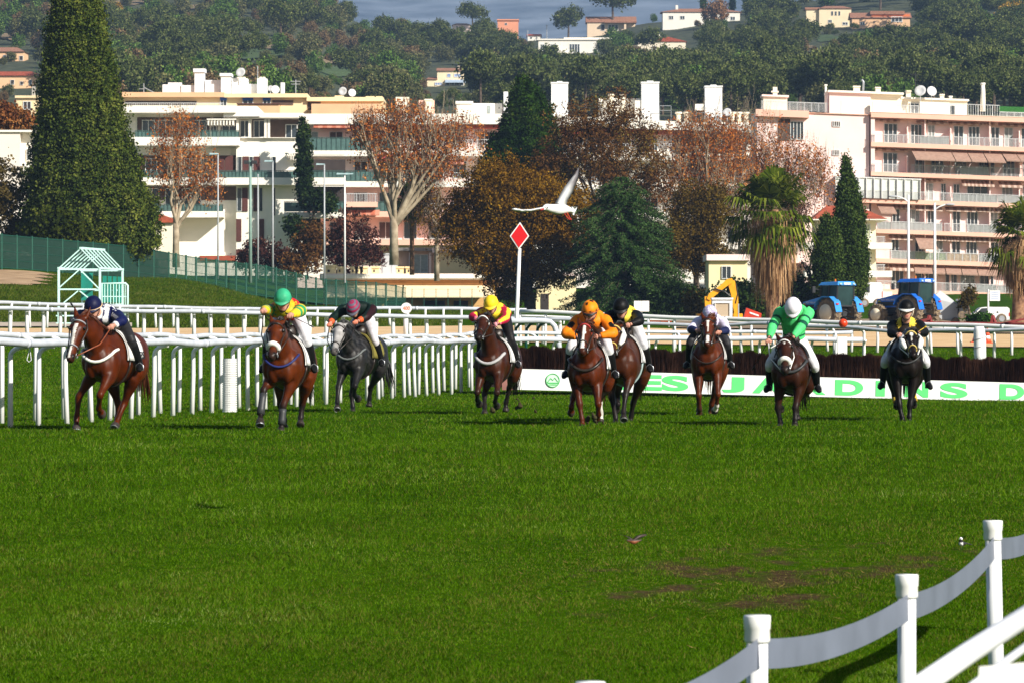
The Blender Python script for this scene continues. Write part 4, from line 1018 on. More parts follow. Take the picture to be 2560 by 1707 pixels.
m.tube([at(255, 805, 183) - c0, at(255, 709, 183) - c0, at(314, 709, 183) - c0, at(319, 714, 183) - c0, at(319, 805, 183) - c0], .05, 8, cap=True); m.build('frame', AQUA, t, smooth=True)
m = MB()
for x in np.linspace(262, 313, 8): m.bar(at(x, 800, 183) - c0, at(x, 711, 183) - c0, .035)
m.bar(at(256, 742, 183) - c0, at(318, 742, 183) - c0, .04); m.bar(at(256, 770, 183) - c0, at(318, 770, 183) - c0, .04); m.build('bars', AQUA, t)

# ---------------------------------------------------------------- lamp posts
GPAINT = mat('pale_green_paint', '#7f9a90', .5, .1, 3); LGREY = mat('lamp_grey', '#a9adb0', .45, .08, 3); LENS = mat('lamp_lens', '#9fb8bb', .25, .1, 4)
for lab, px, y0, y1, Y, r, mt, head in (
    ('thin grey lamp post with a flat head, in front of the left plane tree', 545, 386, 690, 330, .07, LGREY, -1), ('green floodlight mast with two lamps, taller than its neighbours', 626, 404, 700, 322, .13, GPAINT, 0),
    ('short pale post just right of the green floodlight mast', 645, 436, 690, 345, .07, LGREY, None), ('grey lamp post with its flat head turned left, before the white block', 682, 404, 700, 350, .08, LGREY, -1),
    ('grey lamp post left of the white flagpole like lamp post', 811, 412, 700, 352, .08, LGREY, -1), ('bright white lamp post with a flat double head beside the dark shrub', 862, 436, 700, 345, .08, WHITE, 2)):
    t = thing('lamp_post', lab, 'lamp post', at(px, y1, Y)); c0 = t.location
    m = MB(); m.tube([at(px, y1 + 8, Y) - c0, at(px, y0, Y) - c0], [r * 1.15, r * .75], 9); m.build('pole', mt, t, smooth=True)
    if head == 0:
        m = MB(); m.bar(at(px - 12, y0, Y) - c0, at(px + 12, y0, Y) - c0, .09); m.build('crossarm', mt, t)
        for s in (-1, 1): m = MB(); c = at(px + 10 * s, y0 + 3, Y) - c0; m.box(c.x - .2, c.x + .2, c.y - .3, c.y + .1, c.z - .12, c.z + .16); m.build('floodlight', DARK, t)
    elif head is not None:
        for s in ((-1, 1) if head == 2 else (head,)):
            m = MB(); c = at(px + 10 * s, y0, Y) - c0; m.hexa([c + Vector((x, y, z)) for x, y, z in ((-.38, -.15, -.05), (.38, -.15, -.02), (.38, .15, -.02), (-.38, .15, -.05), (-.34, -.12, .10), (.38, -.12, .06), (.38, .12, .06), (-.34, .12, .10))]); m.build('lamp_head', LENS, t)
for lab, px, y0, y1, Y, s, ya in (('white street lamp with its arm reaching left, before the pink block', 2271, 502, 790, 300, -1, 492), ('white street lamp with its arm reaching right, before the pink block', 2337, 522, 790, 292, 1, 512)):
    t = thing('street_lamp', lab, 'street lamp', at(px, y1, Y)); c0 = t.location
    m = MB(); m.tube([at(px, y1 + 6, Y) - c0, at(px, y0 - 14, Y) - c0], [.13, .085], 10); m.build('pole', WHITE, t, smooth=True)
    m = MB(); m.tube([at(px, y0 + 4, Y) - c0, at(px + s * 10, y0 - 4, Y) - c0, at(px + s * 24, ya + 1, Y) - c0, at(px + s * 38, ya - 1, Y) - c0], [.07, .055, .05, .05], 8); m.build('arm', WHITE, t, smooth=True)
    m = MB(); m.ell(tuple(at(px + s * 38, ya, Y) - c0), (.38, .16, .09), 12, 8); m.build('lamp_head', LGREY, t, smooth=True)

# ---------------------------------------------------------------- tractors
BLUEP = mat('tractor_blue', (.045, .27, .70), .3, .08, 2, coat=.4); BLUED = mat('tractor_deep_blue', (.014, .14, .62), .3, .08, 2, coat=.4)
TYRE = mat('dusty_tyre', '#5a5048', .95, .25, 5, bump=.4, col2=C('#8f7c62')); RIM = mat('cream_rim', '#e9dcc2', .5, .06, 3); TGL = mat('green_cab_glass', (.018, .045, .045), .12, .3, .8, spec=.35)
ORL = mat('orange_beacon', (.6, .16, .02), .3, .05, 3); REDL = mat('red_lens_lamp', (.5, .03, .02), .3, .05, 3)
def tractor(label, px, py, Y, rz, paint, s=1.0):
    t = thing('tractor', label, 'tractor', (PX(px, Y), Y, PZ(py, Y)), rz); t.scale = (s,) * 3
    def wheel(x, y, r, w, out):
        prof = [(r * .60, -w / 2), (r * .86, -w / 2), (r * .97, -w * .40), (r, -w * .25), (r, w * .25), (r * .97, w * .40), (r * .86, w / 2), (r * .60, w / 2)]
        m = MB(); m.lathe(prof, (x, y, r), 30, 'y')
        for i in range(22):
            a = 2 * math.pi * i / 22
            for sg in (-1, 1):
                c = Vector((x + math.cos(a) * r * 1.0, y + sg * w * .24, r + math.sin(a) * r * 1.0)); d = Vector((-math.sin(a), 0, math.cos(a)))
                m.bar(c + Vector((0, -w * .22, 0)) + d * (.06 * sg), c + Vector((0, w * .22, 0)) - d * (.06 * sg), .07, .07)
        wh = m.build('wheel', TYRE, t)
        m = MB(); o = w * .35 * out; m.lathe([(.02, -.03), (r * .2, -.05), (r * .35, -.02), (r * .56, .05), (r * .62, .12), (r * .62, .16), (.02, .16)] if out < 0 else [(.02, -.16), (r * .62, -.16), (r * .62, -.12), (r * .56, -.05), (r * .35, .02), (r * .2, .05), (.02, .03)], (x, y - 0 + o, r), 24, 'y'); m.build('rim', RIM, wh, smooth=True)
    for sg in (1, -1): wheel(0, sg * .92, .90, .56, sg); wheel(2.55, sg * .85, .64, .42, sg)
    m = MB(); m.hexa([(-.35, -.35, .7), (2.9, -.28, .7), (2.9, .28, .7), (-.35, .35, .7), (-.35, -.35, 1.15), (2.9, -.28, 1.1), (2.9, .28, 1.1), (-.35, .35, 1.15)]); m.tube([(0, -.9, .9), (0, .9, .9)], .16, 10); m.tube([(2.55, -.8, .64), (2.55, .8, .64)], .10, 8); m.build('chassis', DARK, t)
    m = MB(); m.hexa([(1.15, -.42, 1.12), (3.15, -.36, 1.05), (3.15, .36, 1.05), (1.15, .42, 1.12), (1.15, -.36, 1.98), (3.05, -.26, 1.62), (3.05, .26, 1.62), (1.15, .36, 1.98)]); hd = m.build('hood', paint, t)
    m = MB(); m.box(1.3, 2.9, -.425, -.40, 1.2, 1.45); m.box(1.3, 2.9, .40, .425, 1.2, 1.45); m.build('grille', DARK, hd)
    for sg in (-1, 1): o = link_mesh('lettering', text_mesh('NEW HOLLAND', 1.1, .12, .004, .01), WHITE, hd); o.location = (2.1, sg * .415, 1.58); o.rotation_euler = (0, 0, 0 if sg < 0 else math.pi)
    m = MB(); m.lathe([(.01, -.01), (.13, -.01), (.13, .01), (.01, .01)], (2.85, .34, 1.42), 18, 'y'); m.lathe([(.01, -.01), (.13, -.01), (.13, .01), (.01, .01)], (2.85, -.345, 1.42), 18, 'y'); bd = m.build('badge', mat('yellow_badge', (.6, .5, .05), .5), hd); bd['kind'] = 'stuff'
    # cab
    cb = [(-.55, -.78, 1.35), (1.1, -.70, 1.35), (1.1, .70, 1.35), (-.55, .78, 1.35), (-.62, -.72, 2.68), (.95, -.66, 2.68), (.95, .66, 2.68), (-.62, .72, 2.68)]
    m = MB()
    for a, b in ((0, 4), (1, 5), (2, 6), (3, 7)): m.bar(cb[a], cb[b], .09)
    m.bar(Vector(cb[0]).lerp(Vector(cb[1]), .52), Vector(cb[4]).lerp(Vector(cb[5]), .52), .07); m.bar(Vector(cb[3]).lerp(Vector(cb[2]), .52), Vector(cb[7]).lerp(Vector(cb[6]), .52), .07)
    for a, b in ((0, 1), (1, 2), (2, 3), (3, 0)): m.bar(cb[a], cb[b], .09)
    cab = m.build('cab', DARK, t)
    m = MB(); k = .97; m.hexa([(x * k + .01, y * k, z + (.05 if z < 2 else -.02)) for x, y, z in cb]); m.build('window', TGL, cab)
    m = MB(); m.hexa([(-.72, -.84, 2.68), (1.12, -.78, 2.68), (1.12, .78, 2.68), (-.72, .84, 2.68), (-.62, -.72, 2.92), (.95, -.64, 2.88), (.95, .64, 2.88), (-.62, .72, 2.92)]); rf = m.build('roof', paint, t)
    m = MB(); m.box(-.75, -.70, -.30, .30, 2.72, 2.84); m.build('number_board', WHITE, rf)
    for y in (-.6, .6): m = MB(); m.box(-.77, -.72, y - .1, y + .1, 2.72, 2.82); m.build('work_light', LENS, rf)
    m = MB(); m.tube([(-.1, .45, 2.88), (-.1, .45, 3.08)], [.07, .055], 10); m.build('beacon', ORL, rf)
    for sg in (-1, 1):
        m = MB(); pts = [(-.98, .95), (-.80, 1.55), (-.35, 1.88), (.35, 1.90), (.85, 1.62), (1.05, 1.25)]
        for i in range(len(pts) - 1):
            (xa, za), (xb, zb) = pts[i], pts[i + 1]; ya, yb = sorted((sg * .70, sg * 1.26))
            m.hexa([(xa, ya, za), (xb, ya, zb), (xb, yb, zb), (xa, yb, za), (xa, ya, za + .07), (xb, ya, zb + .07), (xb, yb, zb + .07), (xa, yb, za + .07)])
        fd = m.build('fender', paint if sg else DARK, t); m = MB(); m.box(-.93, -.86, sg * 1.05 - .1, sg * 1.05 + .1, 1.42, 1.52); m.build('tail_light', REDL, fd)
        m = MB(); m.bar((1.0, sg * .72, 2.4), (1.05, sg * 1.25, 2.45), .04); m.box(1.0, 1.1, sg * 1.28 - .12, sg * 1.28 + .12, 2.2, 2.62); m.build('mirror', DARK, t)
    m = MB(); m.tube([(1.25, -.46, 1.8), (1.25, -.46, 2.75)], .055, 10); m.build('exhaust', DARK, t)
    m = MB(); m.bar((-.4, -.3, .7), (-1.1, -.42, .55), .09); m.bar((-.4, .3, .7), (-1.1, .42, .55), .09); m.bar((-.4, 0, 1.1), (-1.0, 0, .95), .07); m.build('hitch', DARK, t)
    return t
tractor('blue tractor with cream rear wheel rims, left of the other blue tractor', 2098, 818, 250, R(130), BLUEP, .97)
tractor('deep blue tractor with dark mirror arm, before the covered trailer', 2296, 812, 246, R(138), BLUED, .97)

# ---------------------------------------------------------------- digger arm, cabin, machines
DYEL = mat('digger_yellow', '#e8a21c', .4, .1, 3); Yd2 = 262
t = thing('excavator', 'yellow excavator arm folded behind the white cabin', 'excavator', at(1805, 815, Yd2)); c0 = t.location
def arm(name, pts, w, mt=DYEL, dy=0.0):
    m = MB(); m.prism([((at(x, y, Yd2) - c0).x, (at(x, y, Yd2) - c0).z) for x, y in pts], dy, dy + w); return m.build(name, mt, t)
arm('boom', [(1767, 748), (1772, 735), (1806, 710), (1818, 698), (1830, 696), (1834, 706), (1818, 716), (1802, 728), (1782, 745), (1776, 752)], .35)
arm('dipper', [(1818, 700), (1826, 697), (1838, 703), (1846, 740), (1848, 790), (1838, 812), (1830, 812), (1836, 780), (1828, 735)], .3, dy=.36)
arm('bucket', [(1826, 800), (1848, 792), (1850, 812), (1838, 822), (1824, 818)], .6, DYEL, .2)
arm('pivot', [(1762, 742), (1778, 740), (1780, 790), (1764, 790)], .5, DYEL, .1)
m = MB()
for pts in ([(1786, 722), (1812, 730), (1826, 742)], [(1840, 710), (1844, 736), (1838, 760)]): m.tube([at(x, y, Yd2 - .1) - c0 for x, y in pts], .05, 6)
m.build('hose', BLACK, t)['kind'] = 'stuff'
m = MB(); m.tube([at(1846, 760, Yd2) - c0, at(1846, 800, Yd2) - c0], .05, 8); m.build('ram', STEEL, t)
m = MB(); m.box(-1.6, 1.4, .8, 2.6, -.3, .8); m.build('body', DYEL, t)
m = MB(); m.lathe([(.05, -.25), (.55, -.25), (.6, -.1), (.6, .1), (.55, .25), (.05, .25)], (-.9, .6, .2), 20, 'y'); m.build('wheel', TYRE, t)
t = thing('cabin', 'white cabin with one large pale window in front of the excavator', 'cabin', at(1806, 822, 235)); c0 = t.location; f = Fac(t, 235)
m = MB(); f.add(m, 1781, 749, 1831, 828, 0, 1.4); m.build('body', WHITE, t); f.add(MB(), 1779, 745, 1833, 749.5, -.1, 1.5).build('roof', WHITE2, t); f.window(1787, 757, 1825, 793, -.02, 0, gm=mat('pale_window', '#b9a78f', .2, .1, 1))
REDM = mat('machine_red', '#c03a24', .45, .12, 3)
t = thing('red_implement', 'red tilted machine panel with white lettering band left of the palm trunk', 'machine', at(1880, 812, 240)); f = Fac(t, 240)
m = MB(); m.hexa([f.p(1858, 798, 0), f.p(1902, 805, 0), f.p(1902, 805, .8), f.p(1858, 798, .8), f.p(1866, 770, 0), f.p(1904, 784, 0), f.p(1904, 784, .8), f.p(1866, 770, .8)]); m.build('panel', REDM, t)
m = MB(); m.hexa([f.p(1874, 784, -.03), f.p(1897, 792, -.03), f.p(1897, 792, -.005), f.p(1874, 784, -.005), f.p(1874, 780, -.03), f.p(1897, 788, -.03), f.p(1897, 788, -.005), f.p(1874, 780, -.005)]); m.build('band', WHITE, t); f.box('leg', DARK, 1868, 800, 1872, 818, .1, .3); f.box('leg', DARK, 1896, 804, 1900, 820, .1, .3)
t = thing('red_implement', 'low red farm implement with two boxes, behind the rails right of the notice board', 'machine', at(1650, 832, 200)); f = Fac(t, 200)
f.box('hopper', REDM, 1620, 797, 1650, 818, 0, 1); f.box('hopper', REDM, 1652, 795, 1680, 830, .1, 1.1); f.box('frame', DARK, 1612, 818, 1684, 823, .2, .9)
for x in (1630, 1668): m = MB(); m.lathe([(.05, -.12), (.26, -.12), (.28, 0), (.26, .12), (.05, .12)], tuple(f.p(x, 826, -.15)), 18, 'y'); m.build('wheel', TYRE, t)
DRED = mat('dark_red_steel', '#7a2a28', .6, .2, 4)
t = thing('harrow', 'long dark red harrow frame with tines lying on the stony ground at right', 'farm implement', at(2400, 822, 205)); f = Fac(t, 205); m = MB()
for a, b in (((2150, 812), (2560, 812)), ((2150, 820), (2600, 819)), ((2280, 806), (2600, 810)), ((2290, 806), (2330, 796)), ((2500, 812), (2560, 798))): m.bar(f.p(*a, 0), f.p(*b, 0), .10); m.bar(f.p(*a, 1.2), f.p(*b, 1.2), .08)
m.build('frame', DRED, t)
m = MB()
for x in np.arange(2156, 2600, 9): m.tube([f.p(x, 812, .1), f.p(x - 3, 820, -.1), f.p(x + 1, 829, -.2)], .025, 4)
tn = m.build('tines', DRED, t); tn['kind'] = 'stuff'
for x in (2318, 2478): m = MB(); m.bar(f.p(x, 812, 0), f.p(x + 6, 790, .3), .12); m.bar(f.p(x + 12, 812, 0), f.p(x + 6, 790, .3), .12); m.build('headstock', DRED, t)
TARP = mat('grey_tarpaulin', '#b2b4b6', .6, .08, 1.5, bump=.2)
t = thing('covered_trailer', 'trailer under a pale grey tarpaulin behind the right tractor', 'trailer', at(2365, 792, 268)); f = Fac(t, 268); m = MB(); P_ = f.p
m._add([P_(2326, 796, -1), P_(2392, 804, -1), P_(2402, 804, 3), P_(2336, 796, 3), P_(2326, 746, -1), P_(2392, 762, -1), P_(2402, 762, 3), P_(2336, 746, 3), P_(2348, 727, -.6), P_(2378, 738, 2.6)],
       [(0, 1, 5, 4), (1, 2, 6, 5), (2, 3, 7, 6), (3, 0, 4, 7), (4, 5, 9, 8), (5, 6, 9), (6, 7, 8, 9), (7, 4, 8), (0, 3, 2, 1)]); m.build('tarpaulin', TARP, t)
for x in (2340, 2384): m = MB(); m.lathe([(.05, -.1), (.30, -.1), (.32, 0), (.30, .1), (.05, .1)], tuple(f.p(x, 806, -1.1)), 18, 'y'); m.build('wheel', TYRE, t)
t = thing('small_trailer', 'small dark box trailer just right of the grey tarpaulin', 'trailer', at(2410, 795, 266)); f = Fac(t, 266); f.box('body', DARK, 2398, 752, 2424, 786, 0, 1.5); f.box('lid', STEEL, 2396, 748, 2426, 752.5, -.1, 1.6)
for x in (2404, 2419): m = MB(); m.lathe([(.05, -.08), (.24, -.08), (.26, 0), (.24, .08), (.05, .08)], tuple(f.p(x, 788, -.1)), 16, 'y'); m.build('wheel', TYRE, t)
def van(label, px0, px1, ytop, ybase, Y, cat='van'):
    t = thing('parked_van', label, cat, at((px0 + px1) / 2, ybase, Y)); f = Fac(t, Y); P_ = f.p; w = 1.9; h = ybase - ytop; L = px1 - px0
    pr = [(px0, ybase - h * .12), (px0 + L * .03, ybase - h * .5), (px0 + L * .13, ybase - h * .58), (px0 + L * .28, ytop + h * .06), (px0 + L * .40, ytop), (px1 - L * .06, ytop + h * .01), (px1, ytop + h * .12), (px1, ybase - h * .12)]
    m = MB(); m.prism([(P_(x, y, 0).x, P_(x, y, 0).z) for x, y in pr], 0, w); bd = m.build('body', WHITE, t)
    m = MB(); m.prism([(P_(x, y, 0).x, P_(x, y, 0).z) for x, y in ((px0 + L * .17, ybase - h * .58), (px0 + L * .30, ytop + h * .1), (px0 + L * .44, ytop + h * .08), (px0 + L * .44, ybase - h * .56))], -.02, 0.0); m.build('window', GLASS, t)
    f.box('tail_light', REDL, px1 - L * .02, ybase - h * .6, px1 + .6, ybase - h * .35, -.02, .1)
    for x in (px0 + L * .2, px1 - L * .2): m = MB(); m.lathe([(.05, -.1), (.30, -.1), (.33, 0), (.30, .1), (.05, .1)], tuple(P_(x, ybase - 7, -.02)), 20, 'y'); wl = m.build('wheel', TYRE, t); m = MB(); m.lathe([(.02, -.02), (.19, -.02), (.19, .02), (.02, .02)], tuple(P_(x, ybase - 7, -.13)), 16, 'y'); m.build('rim', STEEL, wl)
van('white van behind the low green bush at right', 2424, 2524, 768, 804, 262); van('white camper van roof showing between the cypress and the right tractor', 2150, 2206, 706, 765, 300, 'camper van')
t = thing('sign_board', 'white square notice board on a tall white post near the right palm', 'sign', at(2471, 806, 255)); f = Fac(t, 255)
m = MB(); m.tube([f.p(2471, 812, .1), f.p(2471, 724, .1)], .06, 8); m.build('post', WHITE, t); sb = f.box('board', WHITE, 2474, 727, 2500, 753, 0, .06)
m = MB()
for y in (732, 737, 742, 747): f.add(m, 2478, y, 2496, y + 1.8, -.012, -.004)
m.build('lettering', mat('faded_blue', '#93a6c6', .6, .1, 4), sb)['kind'] = 'stuff'
CO = mat('cone_orange', '#e2502a', .5, .08, 4)
for lab, px, py in (('orange and white traffic cone right of the padded post', 2468, 858), ('orange and white traffic cone half hidden left of the padded post', 2441, 856)):
    t = thing('traffic_cone', lab, 'traffic cone', at(px, py, 150)); m = MB(); 
    m.lathe([(.17, 0), (.13, .12)], (0, 0, .04), 18); m.build('cone', CO, t, smooth=True)
    m = MB(); m.lathe([(.13, .12), (.10, .24)], (0, 0, .04), 18); m.build('white_band', WHITE, t, smooth=True); m = MB(); m.lathe([(.10, .24), (.075, .36)], (0, 0, .04), 18); m.build('orange_band', CO, t, smooth=True)
    m = MB(); m.lathe([(.075, .36), (.05, .46)], (0, 0, .04), 18); m.build('white_band', WHITE, t, smooth=True); m = MB(); m.lathe([(.05, .46), (.02, .60)], (0, 0, .04), 18); m.build('tip', CO, t, smooth=True); m = MB(); m.box(-.22, .22, -.22, .22, 0, .04); m.build('base', CO, t)

# ---------------------------------------------------------------- birds
def wing(pts_lead, pts_trail, th=.006):
    """thin cambered blade between a leading and a trailing edge"""
    m = MB(); n = len(pts_lead); vs = []
    for a, b in zip(pts_lead, pts_trail):
        mid = (a + b) / 2; nrm = Vector((0, -.4, 1)) * th
        vs += [a, mid + nrm, b, mid - nrm]
    fs = []
    for i in range(n - 1):
        for j in range(4): fs.append((i * 4 + j, i * 4 + (j + 1) % 4, i * 4 + 4 + (j + 1) % 4, i * 4 + 4 + j))
    fs += [(3, 2, 1, 0), (n * 4 - 4, n * 4 - 3, n * 4 - 2, n * 4 - 1)]
    m._add(vs, fs); return m
def attr_cols(me, fn):
    c = np.array([[*fn(v.co), 1] for v in me.vertices], np.float32); me.color_attributes.new('Col', 'FLOAT_COLOR', 'POINT').data.foreach_set('color', c.ravel())
FEA = mat_attr('feathers', .6, .06, 30)
Yg_ = 38.0; c0 = at(1392, 524, Yg_)
def G(px, py, dy=0): return at(px, py, Yg_) - c0 + Vector((0, dy, 0))
b = Body()
b.loft('body', 0, [(*G(1358, 526, -.10), .006, .006, 0), (*G(1361, 522, -.08), .022, .024, .1), (*G(1367, 520, -.06), .034, .034, .25), (*G(1378, 522, -.03), .036, .040, .4), (*G(1395, 524, 0), .046, .050, .6), (*G(1410, 523, .05), .042, .044, .8), (*G(1424, 525, .10), .028, .026, .9), (*G(1434, 530, .14), .018, .010, 1)], n=14, sub=4, lat=(0, 1, 0))
me = b.fuse('gull', .005, 3, lambda part, side, t, p, a: (.78, .78, .77), [FEA])
gull = link_mesh('seagull', me); gull.location = c0; tag(gull, 'white gull in flight with one wing raised, right of the diamond marker', 'bird')
lead = [G(1388, 508, .02), G(1398, 490, .06), G(1412, 466, .12), G(1428, 446, .18), G(1438, 432, .22), G(1447, 417.5, .26)]; trail = [G(1416, 514, .06), G(1420, 500, .10), G(1432, 482, .16), G(1440, 462, .20), G(1447, 442, .24), G(1448.5, 420, .27)]
m = wing(lead, trail); me = m.mesh('wing', smooth=True)
attr_cols(me, lambda p: (.80, .80, .80) if p.z > .36 and p.x < .185 else ((.14, .13, .14) if p.z > .20 and p.x > .155 else ((.42, .43, .44) if p.z > .09 else (.74, .74, .73)))); link_mesh('wing', me, FEA, gull)
lead = [G(1372, 517, -.06), G(1350, 521, -.14), G(1328, 526, -.22), G(1305, 527, -.28), G(1290, 524, -.32), G(1281, 526, -.34)]; trail = [G(1366, 522, -.02), G(1348, 526, -.08), G(1328, 531, -.15), G(1306, 533, -.22), G(1290, 532, -.27), G(1279.5, 527.5, -.33)]
m = wing(lead, trail); me = m.mesh('wing', smooth=True); attr_cols(me, lambda p: (.70, .72, .76)); link_mesh('wing', me, FEA, gull)
m = wing([G(1420, 517, .09), G(1432, 516, .13), G(1444, 516, .17)], [G(1424, 529, .10), G(1432, 536, .14), G(1436, 538, .16)], .004); me = m.mesh('tail', smooth=True); attr_cols(me, lambda p: (.72, .74, .76)); link_mesh('tail', me, FEA, gull)
RB = mat('red_bill', (.35, .03, .03), .5, .1, 20); m = MB(); m.tube([G(1358, 524, -.095), G(1354, 526, -.12), G(1350.5, 527, -.14)], [.010, .007, .002], 8); m.build('beak', RB, gull)
for dx in (0, 7): m = MB(); m.tube([G(1410 + dx, 532, .03), G(1415 + dx, 540, .04), G(1421 + dx * .7, 547, .05), G(1426 + dx * .5, 550, .05)], [.006, .004, .006, .003], 6); m.build('foot', mat('red_foot', (.48, .05, .03), .5, .1, 20), gull)
for dy, px in ((-.115, 1362.5), (-.10, 1369)): m = MB(); m.ell(tuple(G(px, 520.5, dy)), (.006, .004, .006), 8, 6); m.build('eye', BLACK, gull)
# small brown bird skimming the turf
Yb_ = 31.0; c0 = at(1584, 1352, Yb_); b = Body()
b.loft('body', 0, [(-.055, -.01, .008, .006, .006, 0), (-.03, 0, .004, .014, .014, .3), (.0, 0, -.004, .018, .020, .6), (.035, .01, .004, .010, .010, .9), (.065, .02, .010, .008, .003, 1)], n=10, sub=4, lat=(0, 1, 0))
me = b.fuse('bird', .004, 2, lambda part, side, t, p, a: (.20, .06, .02) if p.z < .004 else (.06, .04, .03), [FEA]); o = link_mesh('small_bird', me); o.location = c0; tag(o, 'small rusty brown bird flying low over the turf', 'bird')
for s in (-1, 1):
    m = wing([Vector((-.02, 0, .01)), Vector((s * .05 - .02, .03, .045)), Vector((s * .10 - .02, .05, .055))], [Vector((.02, .01, .008)), Vector((s * .05 + .02, .04, .03)), Vector((s * .10 + .01, .06, .045))], .002); me = m.mesh('wing', smooth=True); attr_cols(me, lambda p: (.05, .035, .028)); link_mesh('wing', me, FEA, o)
# pied wagtail on the turf
Yb_ = 34.0
for _ in range(20): Yb_ = (CZ - g1(PX(2404, Yb_), Yb_)) * F / (1374 - HY)
c0 = Vector((PX(2404, Yb_), Yb_, g1(PX(2404, Yb_), Yb_))); b = Body()
b.loft('body', 0, [(.05, .03, .062, .008, .004, 0), (.02, .02, .058, .020, .018, .3), (-.002, 0, .062, .024, .024, .6), (-.008, -.01, .086, .016, .016, .8), (-.008, -.014, .104, .017, .017, .95), (-.008, -.016, .118, .006, .006, 1)], n=10, sub=4)
me = b.fuse('bird', .004, 2, lambda part, side, t, p, a: (.75, .75, .74) if (p.z > .095 and p.y < -.008) or (p.z < .07 and p.x < .012) else (.02, .02, .022), [FEA]); o = link_mesh('small_bird', me); o.location = c0; tag(o, 'tiny black and white bird standing on the turf near the tape fence', 'bird')
m = MB(); m.tube([(.045, .03, .06), (.10, .05, .045)], [.006, .004], 6); m.build('tail', BLACK, o)
for s in (-1, 1): m = MB(); m.tube([(s * .008, 0, .045), (s * .009, -.004, .0)], .0025, 5); m.build('leg', BLACK, o)
m = MB(); m.tube([(-.008, -.03, .104), (-.008, -.045, .102)], [.004, .001], 5); m.build('beak', BLACK, o)
# clods of turf thrown up behind the dark bay
random.seed(77)
CLOD = mat('turf_clod', '#2a2010', .95, .4, 20, bump=.6, col2=C('#3c3a16'))
cp = None
for i in range(26):
    px = random.choice([random.gauss(1290, 22), random.gauss(1275, 30), random.gauss(1485, 14)]); py = random.gauss(1016, 16) if px < 1400 else random.gauss(1052, 6)
    Y = 74 if px < 1400 else 65
    if cp is None:
        m = MB(); m.ell((0, 0, 0), (.05, .04, .035), 8, 6); m.v = [(x * (1 + .4 * math.sin(x * 90 + z * 60)), y * (1 + .3 * math.sin(z * 130)), z * (1 + .35 * math.sin(x * 110))) for x, y, z in m.v]; cp = m.mesh('turf_clod', smooth=True); cp.materials.append(CLOD)
    o = bpy.data.objects.new('turf_clod', cp); COL.objects.link(o); o.location = at(px, py, Y + random.uniform(-.5, .8)); s = random.choice([.3, .4, .5, .8, 1.2]); o.scale = (s, s, s * random.uniform(.6, 1.3)); o.rotation_euler = (random.random() * 3, random.random() * 3, 0)
    tag(o, 'small dark clod of turf flung into the air by a hoof', 'turf clod', 'clods of turf flung up by the hooves')
# ================================================================== hills, villas
RU = [-1500, 0, 700, 800, 840, 900, 960, 1010, 1060, 1130, 1180, 1250, 1330, 1400, 1480, 1540, 1600, 1700, 1800, 1900, 2000, 2560, 4100]
RV = [-120, -80, -50, 0, 30, 54, 68, 80, 80, 80, 82, 84, 96, 94, 86, 74, 58, 42, 26, 14, -4, -50, -120]
def ridge(px): return np.interp(px, RU, RV) + 6
def hillY(px, py):
    v = (340 - py) / (340 - ridge(px)); return 620 + (1500 - 620) * np.clip(v, 0, 1)
nu, nv = 150, 50; V = []; Fc = []
hu = np.linspace(-1500, 4100, nu)
for i in range(nv):
    v = i / (nv - 1)
    for k in range(nu):
        Y = 620 + 880 * v; py = 340 + (ridge(hu[k]) - 340) * v + 4 * math.sin(hu[k] * .013 + v * 9) * math.sin(hu[k] * .021)
        V.append((PX(hu[k], Y), Y, PZ(py, Y)))
for k in range(nu): V.append((PX(hu[k], 1500) * 1.1, 1900, PZ(ridge(hu[k]), 1500) - 90))
for i in range(nv):
    for k in range(nu - 1): Fc.append((i * nu + k, i * nu + k + 1, (i + 1) * nu + k + 1, (i + 1) * nu + k))
me = bpy.data.meshes.new('hillside'); me.from_pydata(V, [], Fc); me.polygons.foreach_set('use_smooth', [True] * len(Fc)); me.update()
HILLM = mat('scrub_slope', '#1f2c16', .95, .3, .35, col2=C('#575a3c'), detail=10)
tag(link_mesh('hillside', me, HILLM), kind='structure')
def hill_pt(px, py): py = max(py, float(ridge(px)) + 2); Y = float(hillY(px, py)); return at(px, py, Y)
# bare and grassy openings lying on the slope
def patch(name, px, py, rx, ry, matl, off=.5):
    V = [tuple(hill_pt(px, py) + Vector((0, -off, off)))]; n = 22
    for i in range(n):
        a = 2 * math.pi * i / n; k = 1 + .28 * math.sin(a * 3 + px) + .15 * math.sin(a * 7 + py)
        q = hill_pt(px + rx * k * math.cos(a), py + ry * k * math.sin(a)); V.append(tuple(q + Vector((0, -off, off))))
    me = bpy.data.meshes.new(name); me.from_pydata(V, [], [(0, 1 + (i + 1) % n, 1 + i) for i in range(n)][::1]); me.update()
    tag(link_mesh(name, me, matl), kind='structure')
MEADOW = mat('hill_meadow', '#4c6030', .95, .2, .5, col2=C('#3a4a28')); OCHRE = mat('ochre_earth', '#a5886a', .95, .25, .5, col2=C('#5c5a40'))
CLEAR = []
for a in ((645, 118, 70, 8, OCHRE), (700, 108, 60, 5, OCHRE), (655, 138, 75, 12, MEADOW), (830, 155, 70, 10, OCHRE), (800, 185, 95, 20, MEADOW), (610, 70, 40, 9, MEADOW), (470, 22, 55, 5, OCHRE), (2075, 100, 40, 8, MEADOW), (2060, 138, 50, 6, OCHRE), (1990, 122, 50, 3, OCHRE), (30, 95, 22, 12, OCHRE), (330, 10, 40, 5, OCHRE), (1560, 118, 70, 4, OCHRE), (1255, 178, 26, 9, mat('hill_track', '#9c958a', .95, .1, .2))):
    patch('hill_clearing', *a); CLEAR.append((a[0], a[1], a[2] * 1.05, a[3] + 9))

